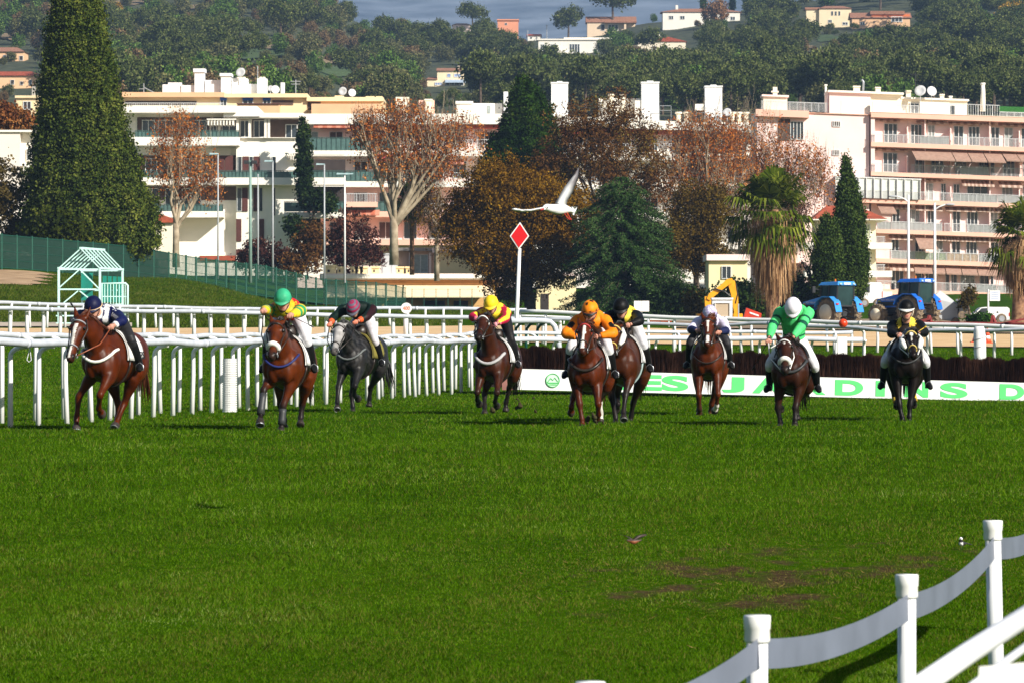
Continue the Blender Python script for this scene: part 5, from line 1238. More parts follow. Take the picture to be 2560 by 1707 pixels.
# mountain far behind
V = []; Fc = []; n = 80; mu = np.linspace(-6000, 8500, n)
for r in range(16):
    v = r / 15
    for k in range(n):
        Y = 5200 + 2600 * v; py = 240 + (-190 - 240) * v + 14 * math.sin(mu[k] * .0041 + v * 7) + 9 * math.sin(mu[k] * .011 + v * 17) * (v)
        V.append((PX(mu[k], Y), Y, PZ(py, Y)))
for r in range(15):
    for k in range(n - 1): Fc.append((r * n + k, r * n + k + 1, (r + 1) * n + k + 1, (r + 1) * n + k))
me = bpy.data.meshes.new('mountain'); me.from_pydata(V, [], Fc); me.polygons.foreach_set('use_smooth', [True] * len(Fc)); me.update()
tag(link_mesh('mountain', me, mat('far_scrub_rock', '#2c3644', .95, .3, .010, col2=C('#7c8490'), detail=10)), kind='structure')

def villa(label, x0, y0, x1, y1, wall, roof, eav, wins=(), kind='gable', cat='house', name='villa', extra=None, depth=9, dY=0):
    """y0 ridge, eav eaves line, y1 foot; pixels of the photograph at the distance the slope has there"""
    y1 = max(y1, float(ridge((x0 + x1) / 2)) + 1); Y = float(hillY((x0 + x1) / 2, y1)) + dY
    t = thing(name, label, cat, at((x0 + x1) / 2, y1, Y)); f = Fac(t, Y)
    f.box('wall', wall, x0, eav, x1, y1 + 14, 0, depth)
    P_ = f.p; o = max(1.5, (x1 - x0) * .03)
    m = MB()
    if kind == 'gable':       # ridge along the facade
        m._add([P_(x0 - o, eav, -.5), P_(x1 + o, eav, -.5), P_(x1 + o, y0, depth / 2), P_(x0 - o, y0, depth / 2), P_(x1 + o, eav, depth + .5), P_(x0 - o, eav, depth + .5)], [(0, 1, 2, 3), (3, 2, 4, 5), (0, 3, 5), (1, 4, 2), (0, 5, 4, 1)])
    elif kind == 'hip':
        q = (x1 - x0) * .22
        m._add([P_(x0 - o, eav, -.5), P_(x1 + o, eav, -.5), P_(x1 - q, y0, depth / 2), P_(x0 + q, y0, depth / 2), P_(x1 + o, eav, depth + .5), P_(x0 - o, eav, depth + .5)], [(0, 1, 2, 3), (3, 2, 4, 5), (0, 3, 5), (1, 4, 2), (0, 5, 4, 1)])
    elif kind == 'front':     # gable end faces us
        xm = x0 * .35 + x1 * .65
        m._add([P_(x0 - o, eav, -.4), P_(x1 + o, eav, -.4), P_(xm, y0, -.4), P_(x0 - o, eav, depth), P_(x1 + o, eav, depth), P_(xm, y0, depth)], [(0, 1, 2), (0, 2, 5, 3), (1, 4, 5, 2), (3, 5, 4), (0, 3, 4, 1)])
    else: f.add(m, x0 - o, y0, x1 + o, eav, -.5, depth + .5)
    m.build('roof', roof, t)
    for w in wins: f.window(*w[:4], -.02, w[4] if len(w) > 4 else 1, gm=w[5] if len(w) > 5 else GLASS)
    return t, f
BSH = mat('blue_shutter', '#8a9cc4', .7, .1, 2); ORG = mat('orange_render', '#e07a45', .85, .06, .5); SAND_W = mat('sand_render', '#e6cdb0', .85, .05, .5)
t, f = villa('cream two storey villa with pale blue shutters and porch awning, low on the hill', 1093, 168, 1160, 216, mat('villa_cream', '#f0dcb8', .85, .05, .5), TERR2, 178, [(1118, 185, 1127, 194, 0, BSH), (1135, 185, 1152, 194, 1, BSH), (1112, 203, 1160, 216, 3)])
f.box('wing', mat('villa_cream', '#f0dcb8', .85, .05, .5), 1068, 200, 1093, 224, -1, 6); m = MB(); m._add([f.p(1065, 200, -1.4), f.p(1094, 200, -1.4), f.p(1094, 191, 3), f.p(1072, 191, 3), f.p(1094, 200, 6.3), f.p(1065, 200, 6.3)], [(0, 1, 2, 3), (3, 2, 4, 5), (0, 3, 5), (1, 4, 2), (0, 5, 4, 1)]); m.build('roof', TERR2, t); f.window(1087, 207, 1106, 215, -1.05, 2, gm=BSH); f.awning(1113, 200, 1166, 206, -2.4, -.1, mat('pale_blue_awning', '#aebfd4', .8, .05, 3)); f.box('chimney', CREAM, 1144, 163, 1149, 172, 3, 4)
t, f = villa('white modern flat roofed villa with tall glazed openings among the pines', 1346, 98, 1494, 140, WALLW, WALLW, 101, [(1351, 111, 1366, 128, 2), (1376, 111, 1392, 131, 1), (1423, 110, 1450, 132, 3)], 'flat')
f.box('upper_edge', WALLW, 1410, 94, 1530, 98, 1, 8); f.box('lower_storey', WALLW, 1400, 134, 1436, 158, -1.5, 4); f.box('deck', CONC, 1334, 131, 1400, 134, -2.5, .2)
t, f = villa('white bungalow with an orange tiled gable roof beside the white modern villa', 1594, 93, 1714, 134, CREAM, TERR, 105, [(1630, 116, 1640, 128, 0, SHUT), (1660, 116, 1668, 126, 1)], 'front'); f.box('chimney', WALLW, 1648, 86, 1653, 97, 2, 3); f.box('chimney', WALLW, 1624, 92, 1629, 100, 2, 3)
t, f = villa('beige villa with a wide brown roof and shaded terrace near the ridge', 1468, 40, 1588, 85, SAND_W, TERR2, 57, [(1502, 62, 1512, 78, 0, HOLLOW_SHADE), (1520, 62, 1546, 78, 2, HOLLOW_SHADE)], 'gable'); f.box('column', SAND_W, 1560, 58, 1565, 76, -2, -1.6); f.box('porch_roof', TERR2, 1510, 55, 1590, 59, -2.6, -.1)
t, f = villa('long white villa with a low terracotta roof behind the orange bare tree', 1657, 20, 1850, 62, WALLW, TERR2, 31, [(1672, 40, 1684, 50, 1), (1700, 40, 1712, 50, 1), (1800, 42, 1815, 52, 1), (1826, 42, 1838, 52, 1)], 'hip'); f.box('chimney', WALLW, 1690, 12, 1696, 23, 3, 4)
t, f = villa('large cream villa with three narrow arched windows and a hipped roof', 2048, 13, 2128, 70, mat('villa_cream', '#f0dcb8', .85, .05, .5), TERR2, 22, [(2078, 29, 2083, 40, 0), (2087, 29, 2092, 40, 0), (2096, 29, 2101, 40, 0), (2070, 50, 2080, 58, 1), (2106, 56, 2120, 64, 1)], 'hip'); f.box('wing', mat('villa_cream', '#f0dcb8', .85, .05, .5), 2016, 24, 2048, 64, 1, 7); f.box('wing_roof', TERR2, 2013, 19, 2050, 24.5, .6, 7.4)
t, f = villa('peach single storey house with an orange gable right of the large cream villa', 2130, 30, 2275, 70, mat('peach_render', '#e8bd94', .85, .05, .5), TERR2, 46, [(2228, 42, 2256, 56, 2), (2150, 56, 2162, 64, 1)], 'gable'); f.box('wing', ORG, 2180, 36, 2275, 60, 1, 8); f.box('wing_roof', TERR2, 2176, 28, 2262, 36.5, .5, 8.4)
t, f = villa('far orange flat topped house on the distant ridge', 1244, 49, 1296, 72, mat('far_orange', '#e59a78', .85, .05, .5), mat('far_orange', '#e59a78', .85, .05, .5), 52, [(1262, 58, 1268, 64, 0)], 'flat')
villa('tiny white cottage with a red roof halfway along the wooded ridge', 1318, 84, 1353, 100, WALLW, TERR, 90, [(1326, 93, 1330, 98, 0)], 'gable'); villa('tiny pinkish cottage on the ridge left of the far orange house', 1131, 57, 1176, 78, PINK, TERR2, 63, [(1140, 66, 1145, 71, 0)], 'hip')
t, f = villa('peach villa with small dark windows, upper left behind the conifer', -40, 116, 60, 156, mat('peach_render', '#e8bd94', .85, .05, .5), TERR2, 130, [(8, 138, 16, 146, 0), (30, 138, 39, 146, 0), (48, 140, 58, 152, 0, HOLLOW_SHADE)], 'hip')
t, f = villa('row of peach houses with terracotta roofs and loggias, left edge of the hill', -60, 176, 108, 222, mat('peach_render', '#e8bd94', .85, .05, .5), TERR, 190, [(26, 200, 36, 212, 0, HOLLOW_SHADE), (50, 204, 58, 214, 0, HOLLOW_SHADE), (72, 200, 80, 214, 0), (90, 202, 98, 214, 0)], 'hip')
t, f = villa('cream flat roofed house with a deep loggia below the row of peach houses', 40, 240, 108, 285, CRM, CRM, 246, [(58, 254, 78, 275, 1, HOLLOW_SHADE)], 'flat'); f.box('column', CONC, 78, 216, 86, 246, 1, 2)
for lab, x, y0, y1 in (('thin pale mast standing on the ridge near the far orange house', 1367, 38, 78), ('thin dark mast on the ridge at the edge of the blue mountain', 1111, 30, 66), ('short mast just right of the far orange house', 1319, 46, 72)):
    t = thing('mast', lab, 'mast', hill_pt(x, y1)); Y = t.location.y; m = MB(); m.tube([Vector((0, 0, -2)), Vector((0, 0, PZ(y0, Y) - PZ(y1, Y)))], [.22, .14], 6); m.build('pole', STEEL, t); m = MB(); z = PZ(y0, Y) - PZ(y1, Y); m.bar((-.5, 0, z - .4), (.5, 0, z - .4), .1); m.build('crossarm', STEEL, t)
# ================================================================== trees
def quads(P, size, aspect=1.0, nrm=None, bias=0.0):
    """leaf quads round points P; nrm,bias lean the leaf planes outward"""
    n = len(P); size = np.broadcast_to(np.asarray(size, float), (n,))
    a = rng.normal(0, 1, (n, 3)); b = rng.normal(0, 1, (n, 3))
    if nrm is not None: 
        nz = nrm / np.maximum(1e-6, np.linalg.norm(nrm, axis=1, keepdims=True)); nd = nz * bias + rng.normal(0, 1, (n, 3)) * (1 - bias)
        nd /= np.linalg.norm(nd, axis=1, keepdims=True); a = np.cross(nd, a); a /= np.maximum(1e-6, np.linalg.norm(a, axis=1, keepdims=True)); b = np.cross(nd, a)
    else:
        a /= np.linalg.norm(a, axis=1, keepdims=True); b = np.cross(a, b); b /= np.maximum(1e-6, np.linalg.norm(b, axis=1, keepdims=True))
    a = a * (size * .5)[:, None]; b = b * (size * .5 * aspect)[:, None]
    return np.stack([P - a, P - b * .8 + a * .1, P + a, P + b * .8 + a * .1], 1).reshape(-1, 3)

def lobe_points(lobes, nclump, per, crad, shell=.62, seed=0):
    """clumps scattered mostly near the surface of ellipsoid lobes, leaves round each clump"""
    W = np.array([l[3] * l[4] * l[5] for l in lobes]) ** .67; W /= W.sum()
    out = []; nr = []
    cnt = (W * nclump).astype(int) + 1
    for l, c in zip(lobes, cnt):
        d = rng.normal(0, 1, (c, 3)); d /= np.linalg.norm(d, axis=1, keepdims=True)
        r = np.clip(rng.uniform(shell, 1.06, c), 0, None) * (1 + .10 * np.sin(d[:, 0] * 7 + l[0]) * np.sin(d[:, 2] * 6 + l[2]))
        ctr = np.array(l[:3]) + d * r[:, None] * np.array(l[3:6])
        k = rng.uniform(.5, 1.3, c) * crad
        pts = ctr[:, None, :] + rng.normal(0, 1, (c, per, 3)) * k[:, None, None] * .55
        out.append(pts.reshape(-1, 3)); nr.append(np.repeat(d, per, 0))
    return np.concatenate(out), np.concatenate(nr)

BARK = mat('grey_brown_bark', '#6b5a4a', .9, .3, 3, bump=.5, col2=C('#463a30'))
BARK_P = mat('mottled_plane_bark', '#b3a48c', .85, .2, 1.6, bump=.3, col2=C('#7d6e58'))
TWIG = mat('brown_twigs', '#5a4436', .9, .2, 3)
def branches(m, p, d, ln, r, lev, tips, spread=.5, up=.35, kids_=(2, 3), shrink=.72, seg=3):
    pts = [p]; q = p.copy(); dd = d.copy()
    for i in range(seg):
        dd = (dd + Vector((random.gauss(0, .10), random.gauss(0, .10), up * .12))).normalized(); q = q + dd * (ln / seg); pts.append(q.copy())
    m.tube(pts, [r * (1 - .38 * i / seg) for i in range(seg + 1)], 7 if r > .08 else (5 if r > .03 else 3), cap=False)
    tips.append((q.copy(), lev)); 
    if lev <= 0: return
    for k in range(random.randint(*kids_)):
        a = random.uniform(0, 6.28); s = random.uniform(.5, 1.1) * spread
        n = (dd + Vector((math.cos(a) * s, math.sin(a) * s, up * random.uniform(.2, 1)))).normalized()
        st = pts[random.randint(1, seg)] if k else q
        branches(m, st, n, ln * shrink * random.uniform(.75, 1.15), r * .58, lev - 1, tips, spread, up, kids_, shrink, seg)

def lobe_tree(name, label, base, Y, lobes, leaf, nclump, per, crad, size, trunk=None, barkm=None, cat='tree', group=None, shell=.62, depth=.85, limbs=5, aspect=1.1, core=None):
    """lobes given as (px,py,rx,ry) in photograph units at distance Y"""
    t = thing(name, label, cat, at(base[0], base[1], Y), group=group); c0 = t.location; k = Y / F
    L = []
    for (px, py, rx, ry) in lobes:
        c = at(px, py, Y) - c0; L.append((c.x, c.y + random.uniform(-.3, .3) * rx * k, c.z, rx * k, rx * k * depth, ry * k))
    P, nr = lobe_points(L, nclump, per, crad, shell)
    link_mesh('crown', np_mesh('crown', quads(P, rng.uniform(.6, 1.4, len(P)) * size, aspect, nr, .35), 4), leaf, t)
    m = MB(); tr = trunk or .25
    top = sum((Vector(l[:3]) for l in L), Vector()) / len(L)
    m.tube([Vector((0, 0, -.4)), Vector((top.x * .2, 0, top.z * .35)), Vector((top.x * .8, top.y, top.z))], [tr * 1.25, tr, tr * .5], 9)
    for l in (L * 2)[:max(limbs, len(L))]:
        e = Vector(l[:3]) + Vector((random.uniform(-.5, .5) * l[3], random.uniform(-.5, .5) * l[4], random.uniform(0, .6) * l[5]))
        s = Vector((top.x * .3, top.y * .3, top.z * random.uniform(.25, .55))); m.tube([s, s.lerp(e, .5) + Vector((0, 0, .3)), e], [tr * .5, tr * .3, tr * .08], 6)
    m.build('trunk', barkm or BARK, t, smooth=True)
    return t

def cone_tree(name, label, base, Y, prof, leaf, nclump, per, crad, size, group=None, cat='tree', bark=.3, corec=None, droop=0.0):
    """prof: rows (py, left px, right px): the outline; the crown is round in plan"""
    t = thing(name, label, cat, at(base[0], base[1], Y), group=group); c0 = t.location; k = Y / F
    A = np.array(sorted(prof)); yy = A[:, 0]
    pw = np.interp(np.linspace(yy[0], yy[-1], 200), yy, (A[:, 2] - A[:, 1]) / 2 + 2); pp = np.cumsum(pw); pp /= pp[-1]
    py = np.interp(rng.uniform(0, 1, nclump), pp, np.linspace(yy[0], yy[-1], 200))
    hw = np.interp(py, yy, (A[:, 2] - A[:, 1]) / 2) * k; cx = (np.interp(py, yy, (A[:, 2] + A[:, 1]) / 2) - HX) * k
    an = rng.uniform(0, 2 * np.pi, nclump); rr = rng.uniform(.72, 1.0, nclump) * (1 + .06 * np.sin(an * 5 + py * .05) + .06 * np.sin(py * .19 + an * 2) + .05 * np.sin(py * .41 + an * 9))
    z = CZ - (py - HY) * k - droop * rr * hw
    ctr = np.stack([cx + np.cos(an) * rr * hw, Y + np.sin(an) * rr * hw * .95, z], 1) - np.array(c0)
    cr_ = rng.uniform(.55, 1.3, nclump) * crad
    P = (ctr[:, None, :] + rng.normal(0, 1, (nclump, per, 3)) * cr_[:, None, None] * np.array([.45, .45, .6])).reshape(-1, 3)
    nr = np.repeat(np.stack([np.cos(an), np.sin(an), .5 + 0 * an], 1), per, 0)
    link_mesh('crown', np_mesh('crown', quads(P, rng.uniform(.6, 1.4, len(P)) * size, 1.2, nr, .35), 4), leaf, t)
    m = MB(); n = 14; q = []
    for s in np.linspace(0, 1, 12):
        y_ = yy[0] + (yy[-1] - yy[0]) * s; q.append((Vector(((np.interp(y_, yy, (A[:, 2] + A[:, 1]) / 2) - HX) * k, Y, CZ - (y_ - HY) * k)) - c0, np.interp(y_, yy, (A[:, 2] - A[:, 1]) / 2) * k * .66 + .02))
    m.tube([p for p, _ in q], [r for _, r in q], 16)
    m.build('inner_foliage', leaf, t, smooth=True)
    m = MB(); m.tube([Vector((0, 0, -.5)), q[-1][0] + Vector((0, 0, .5)), q[6][0]], [bark, bark * .9, bark * .4], 9); m.build('trunk', BARK, t, smooth=True)
    return t

CYP = mat_leaf('cypress_leaf', ['#17250b', '#354419', '#525c22', '#787c37'], .7, .5, .05, .45)
CYP2 = mat_leaf('dark_cypress_leaf', ['#16240f', '#2b3d1a', '#425424', '#5c6a34'], .7, .6, .05, .4)
FIR = mat_leaf('bluegreen_needles', ['#0f1c0a', '#243a19', '#3e582b', '#5f7845'], .7, .5, .05, .4)
RUST = mat_leaf('rusty_leaf', ['#642c12', '#985020', '#bc7634', '#d29c60'], .75, .25, .15, .35)
OAK_O = mat_leaf('orange_brown_leaf', ['#241a06', '#54390a', '#7c5a14', '#a88428'], .75, .22, .12, .45)
OAK_B = mat_leaf('brown_olive_leaf', ['#24180c', '#4c321a', '#704e28', '#7c7230'], .75, .2, .1, .45)
DKGR = mat_leaf('dark_evergreen_leaf', ['#0a120a', '#18260f', '#2a3a18', '#465326'], .7, .5, .05, .45)
MIXC = mat_leaf('green_gold_needles', ['#0c1a06', '#1c300c', '#2f4512', '#4f5420'], .7, .25, .05, .6)
REDB = mat_leaf('dark_red_leaf', ['#1c0f0e', '#38201c', '#52322a', '#6b4a34'], .8, .6, .1, .4)
OLIV = mat_leaf('olive_scrub_leaf', ['#221d10', '#443a1e', '#5c5028', '#776034'], .8, .5, .1, .5)

cone_tree('conifer_tree', 'huge dark green conical conifer rising out of the top of the picture at left', (228, 640, ), 300,
          [(-330, 188, 194), (-200, 160, 222), (0, 136, 246), (120, 116, 270), (250, 103, 296), (330, 94, 318), (430, 76, 346), (500, 68, 372), (560, 62, 390), (610, 72, 392), (640, 110, 360)], CYP, 6600, 40, .46, .17, bark=.5)
lobe_tree('bush', 'low dark olive bush at the foot of the huge conifer', (150, 625), 292, [(130, 570, 48, 42), (178, 585, 40, 38), (100, 590, 30, 30)], mat_leaf('olive_green_leaf', ['#121a06', '#26300c', '#3c4414', '#565420'], .7, .6, .1, .45), 260, 26, .5, .26, trunk=.1, cat='bush')
lobe_tree('bush', 'brownish leafless scrub at the left edge below the white block', (30, 620), 300, [(10, 500, 60, 90), (70, 560, 45, 50), (-10, 420, 30, 40), (40, 600, 60, 30)], OLIV, 330, 24, .55, .22, trunk=.12, cat='bush', shell=.25)
lobe_tree('bush', 'reddish brown bush on the hill edge above the plain white block', (15, 330), 345, [(10, 290, 40, 34), (55, 300, 30, 28)], mat_leaf('russet_leaf', ['#3a2014', '#6a3d22', '#8a5a30', '#a87c44'], .8, .6, .1, .45), 150, 22, .5, .25, trunk=.08, cat='bush')

def plane_tree(label, base, Y, crown, trunk_h, seed, leaders=3, r0=.42, leaves=1.0, lean=0.0, leafm=None, twiglen=1.0, levels=3):
    """crown: list of (px,py,rx,ry); bare pale limbs fanning up through thin rusty leaves"""
    random.seed(seed)
    t = thing('plane_tree', label, 'tree', at(base[0], base[1], Y)); c0 = t.location; k = Y / F
    m = MB(); tips = []
    H = trunk_h * k
    m.tube([Vector((0, 0, -.5)), Vector((lean * .4, 0, H * .55)), Vector((lean, 0, H))], [r0 * 1.2, r0, r0 * .95], 12)
    targets = [at(c[0], c[1], Y) - c0 for c in crown]
    for i in range(leaders):
        tg = targets[i % len(targets)]; c = crown[i % len(crown)]
        tg = tg + Vector((random.uniform(-.5, .5) * c[2] * k, random.uniform(-.6, .6) * c[2] * k, random.uniform(-.3, .4) * c[3] * k))
        s = Vector((lean + random.uniform(-.1, .1), 0, H * random.uniform(.75, 1)))
        q1 = s.lerp(tg, .35) + Vector((random.uniform(-.3, .3), 0, .2)); q2 = s.lerp(tg, .7) + Vector((random.uniform(-.4, .4), random.uniform(-.4, .4), .2))
        m.tube([s, q1, q2, tg], [r0 * .62, r0 * .45, r0 * .28, r0 * .12], 8, cap=False)
        for st, f_ in ((q1, .20), (q2, .16), (tg, .10), (q1.lerp(q2, .5), .14), (q2.lerp(tg, .5), .12)):
            for j in range(2):
                a = random.uniform(0, 6.28); d = Vector((math.cos(a) * .55, math.sin(a) * .55, 1.0)).normalized()
                branches(m, st, d, c[3] * k * .62 * twiglen * random.uniform(.7, 1.2), r0 * f_, levels, tips, .55, .7, (2, 3), .66, 3)
    m.build('trunk', BARK_P, t, smooth=True)
    # thin upright twigs and leaves spread through the crown
    L = []
    for (px, py, rx, ry) in crown:
        c = at(px, py, Y) - c0; L.append((c.x, c.y, c.z, rx * k, rx * k * .8, ry * k))
    tw = MB()
    for i in range(int(900 * leaves)):
        l = random.choice(L); d = Vector((random.gauss(0, 1), random.gauss(0, 1), random.gauss(0, 1))).normalized(); r = random.uniform(.2, 1.0)
        p = Vector((l[0] + d.x * r * l[3], l[1] + d.y * r * l[4], l[2] + d.z * r * l[5])); e = p + Vector((random.gauss(0, .22), random.gauss(0, .2), random.uniform(.5, 1.3)))
        tw.tube([p, p.lerp(e, .5) + Vector((random.gauss(0, .05), 0, 0)), e], [.022, .016, .007], 3, cap=False); tips.append((e, 0)); tips.append((p, 0))
    tw.build('twigs', TWIG, t)['kind'] = 'stuff'
    P, nr = lobe_points(L, int(88 * leaves), 15, .40, .2)
    T = np.array([tuple(q) for q, lv in tips if lv <= 1]); T = np.repeat(T, 2, 0) + rng.normal(0, .22, (len(T) * 2, 3))
    inside = np.zeros(len(T), bool)
    for l in L: inside |= (((T - np.array(l[:3])) / (np.array(l[3:6]) * 1.12)) ** 2).sum(1) < 1
    P = np.concatenate([P, T[inside]])
    link_mesh('crown', np_mesh('crown', quads(P, rng.uniform(.6, 1.4, len(P)) * .165, 1.2), 4), leafm or RUST, t)
    random.seed(seed + 1)
    return t
plane_tree('plane tree with pale forked trunk and few rusty leaves, right of the huge conifer', (440, 655), 350, [(455, 430, 90, 110), (440, 330, 70, 60), (520, 470, 45, 60), (400, 420, 45, 80)], 95, 21, 7, .28, .55)
plane_tree('large plane tree with stout pale trunk and broad thin rusty crown, left of centre', (985, 650), 370, [(960, 390, 90, 100), (1060, 360, 90, 80), (1140, 350, 80, 70), (920, 330, 60, 60), (1010, 300, 80, 50), (1100, 420, 70, 60)], 110, 22, 12, .38, 1.9)
plane_tree('slender plane tree with dark trunk and orange leaves, beside the yellow annexe', (1092, 690), 375, [(1070, 540, 55, 80), (1110, 600, 50, 70), (1050, 470, 50, 50)], 120, 23, 4, .22, .6, leafm=OAK_O)
plane_tree('rusty plane tree with a tall haze of bare twigs, right of the gull', (1770, 700), 392, [(1720, 400, 95, 100), (1800, 380, 90, 90), (1760, 335, 100, 55), (1840, 450, 80, 90), (1690, 480, 80, 90), (1780, 500, 90, 80)], 130, 24, 9, .30, 2.3)
plane_tree('rusty plane tree against the pink wall of the right block', (1900, 720), 400, [(1920, 390, 95, 100), (1990, 425, 85, 85), (2040, 460, 60, 80), (1880, 470, 80, 90), (1960, 520, 80, 70), (1840, 370, 70, 80)], 150, 25, 9, .30, 2.0)
plane_tree('half bare plane tree with grey twigs behind the shaggy palm', (1850, 760), 372, [(1850, 560, 80, 100), (1990, 560, 60, 90), (1900, 620, 60, 70), (1700, 590, 60, 90)], 120, 26, 6, .26, .8, leafm=REDB)

cone_tree('conifer_tree', 'dark green conifer with gold tinted right side, behind the orange oak', (1290, 640), 395, [(196, 1303, 1316), (225, 1284, 1345), (270, 1268, 1375), (320, 1246, 1392), (370, 1216, 1402), (410, 1200, 1420), (500, 1190, 1430), (600, 1200, 1430)], MIXC, 2600, 30, .5, .2)
lobe_tree('oak_tree', 'tall thin brown and olive oak in front of the white chimney stacks', (1500, 700), 385, [(1450, 330, 90, 90), (1540, 300, 70, 80), (1400, 420, 80, 90), (1520, 420, 100, 90), (1620, 450, 70, 90), (1610, 350, 50, 60)], OAK_B, 2100, 20, .5, .17, trunk=.35, shell=.2, limbs=26)
lobe_tree('oak_tree', 'wide orange brown oak with a dense rounded crown, left of the diamond marker', (1330, 790), 330, [(1250, 480, 110, 85), (1170, 540, 70, 70), (1330, 520, 110, 100), (1230, 600, 110, 90), (1350, 640, 110, 90), (1280, 700, 80, 60), (1440, 560, 70, 90), (1150, 560, 50, 40)], OAK_O, 3400, 30, .5, .16, trunk=.4, shell=.5, limbs=10)
lobe_tree('oak_tree', 'olive brown oak right of the blue green fir', (1740, 760), 345, [(1730, 560, 70, 110), (1780, 530, 50, 80), (1690, 630, 50, 70), (1770, 640, 50, 60)], mat_leaf('olive_gold_leaf', ['#221a08', '#463614', '#64501c', '#7a6a2a'], .75, .3, .1, .45), 1200, 28, .5, .16, trunk=.25, shell=.4, limbs=8)
# blue green fir: tiers of drooping boughs
def fir(label, base, Y, prof, leaf, seed):
    random.seed(seed); t = thing('fir_tree', label, 'tree', at(base[0], base[1], Y)); c0 = t.location; k = Y / F
    A = np.array(sorted(prof)); P = []; m = MB(); yy = np.linspace(A[0, 0] + 6, A[-1, 0], 40)
    for y in yy:
        hl, hr = np.interp(y, A[:, 0], A[:, 1]), np.interp(y, A[:, 0], A[:, 2]); cx = (hl + hr) / 2; hw = (hr - hl) / 2 * k
        c = at(cx, y, Y) - c0
        for j in range(int(5 + hw * 2.2)):
            a = random.uniform(0, 6.28); ln = hw * random.choice([random.uniform(.55, .95), random.uniform(.9, 1.16)])
            pts = [c + Vector((math.cos(a) * ln * s, math.sin(a) * ln * s, .30 * ln * math.sin(s * 2.2) * .5 - .22 * ln * s * s + random.uniform(-.05, .05))) for s in (0, .33, .66, 1.0)]
            m.tube(pts, [.05, .04, .025, .008], 4, cap=False)
            for s in np.linspace(.25, 1.0, max(4, int(ln * 5))):
                q = c + (pts[-1] - c) * s; q.z = np.interp(s, (0, .33, .66, 1), [p.z for p in pts])
                for z in range(14): P.append((q.x + random.gauss(0, .16), q.y + random.gauss(0, .16), q.z - abs(random.gauss(0, .16)) + .05))
    m.build('boughs', BARK, t, smooth=True)['kind'] = 'stuff'
    P = np.array(P); link_mesh('crown', np_mesh('crown', quads(P, rng.uniform(.6, 1.4, len(P)) * .20, .45), 4), leaf, t)
    m = MB(); m.tube([Vector((0, 0, -.5)), at(np.mean(A[0, 1:]), A[0, 0], Y) - c0], [.4, .05], 9); m.build('trunk', BARK, t, smooth=True)
fir('dense blue green fir with drooping boughs, right of the gull', (1570, 790), 322, [(440, 1545, 1560), (470, 1490, 1620), (540, 1440, 1660), (620, 1425, 1690), (700, 1415, 1720), (770, 1400, 1735)], FIR, 31)
cone_tree('cypress_tree', 'slim pointed cypress standing before the yellow villa', (2118, 735), 300, [(396, 2111, 2117), (430, 2108, 2126), (480, 2098, 2143), (540, 2090, 2158), (600, 2084, 2162), (660, 2078, 2166), (710, 2080, 2164), (735, 2085, 2160)], CYP2, 2400, 30, .34, .14, bark=.2)
cone_tree('cypress_tree', 'short blunt cypress against the left side of the slim cypress', (2065, 735), 297, [(545, 2062, 2074), (570, 2052, 2092), (620, 2044, 2100), (680, 2036, 2104), (725, 2038, 2104)], CYP2, 1100, 30, .34, .14, bark=.15)
cone_tree('conifer_tree', 'thin young conifer on the terrace of the white block', (757, 500), 421, [(296, 754, 757), (340, 745, 772), (380, 744, 775), (440, 742, 780), (495, 746, 778)], DKGR, 240, 18, .45, .28, bark=.1)
lobe_tree('bush', 'dark green bush spilling over the terrace railing of the white block', (790, 540), 421.5, [(775, 500, 30, 26), (815, 512, 28, 26), (760, 580, 34, 30), (730, 560, 20, 20)], DKGR, 180, 20, .5, .3, trunk=.08, cat='bush')
for lab, b_, Y_, lb, lf, n_ in (('dark red brown leafless bush left of the taller dark shrub', (640, 690), 395, [(640, 630, 40, 34), (690, 640, 44, 36), (610, 655, 26, 24)], REDB, 210),
      ('tall dark purple brown shrub below the terraced block', (900, 690), 392, [(880, 590, 62, 62), (930, 630, 40, 40), (820, 620, 50, 50), (870, 650, 50, 40)], REDB, 360),
      ('orange brown bush between the two dark red shrubs', (770, 690), 390, [(780, 590, 40, 38), (760, 640, 50, 46), (730, 670, 40, 30)], OAK_B, 260),
      ('low dark evergreen bush at the foot of the fir', (1690, 800), 318, [(1680, 745, 45, 45), (1730, 765, 45, 40), (1640, 765, 40, 35)], DKGR, 260),
      ('dark hedge bush left of the shaggy palm trunk', (1860, 805), 298, [(1850, 745, 50, 50), (1800, 765, 40, 40), (1890, 770, 30, 34)], DKGR, 300),
      ('dark hedge bush between the palm trunk and the left tractor', (1990, 805), 302, [(1985, 735, 45, 45), (2020, 750, 36, 40), (1955, 765, 30, 35)], DKGR, 280),
      ('low bright green bush in front of the white van', (2450, 810), 232, [(2450, 796, 32, 8), (2432, 798, 18, 7), (2470, 798, 18, 7)], mat_leaf('fresh_green_leaf', ['#12220a', '#1f3a10', '#2f5018', '#48682a'], .6, 1, .1, .4), 130),
      ('sparse brown bush behind the covered trailer', (2425, 790), 262, [(2422, 738, 22, 24), (2408, 760, 14, 14)], OLIV, 60),
      ('sparse leafless bush left of the white cabin', (1730, 795), 285, [(1735, 760, 24, 34)], OLIV, 40)):
    sm_ = .45 if Y_ < 270 else 1.0
    lobe_tree('bush', lab, b_, Y_, lb, lf, n_, 22, .45 * sm_, .22 * (.6 if Y_ < 270 else 1), trunk=.07, cat='bush', shell=.4)
random.seed(40)
t = thing('bare_tree', 'dark leaning leafless tree left of the two cypresses', 'tree', at(2045, 770, 305)); m = MB(); tips = []
for d in (Vector((-.7, 0, 1)), Vector((.3, .1, 1)), Vector((-.3, -.2, 1))): branches(m, Vector((0, 0, -.3)), d.normalized(), 2.6, .26, 3, tips, .7, .3, (2, 3), .7)
m.build('trunk', mat('dark_bark', '#241c18', .9, .3, 3), t, smooth=True)
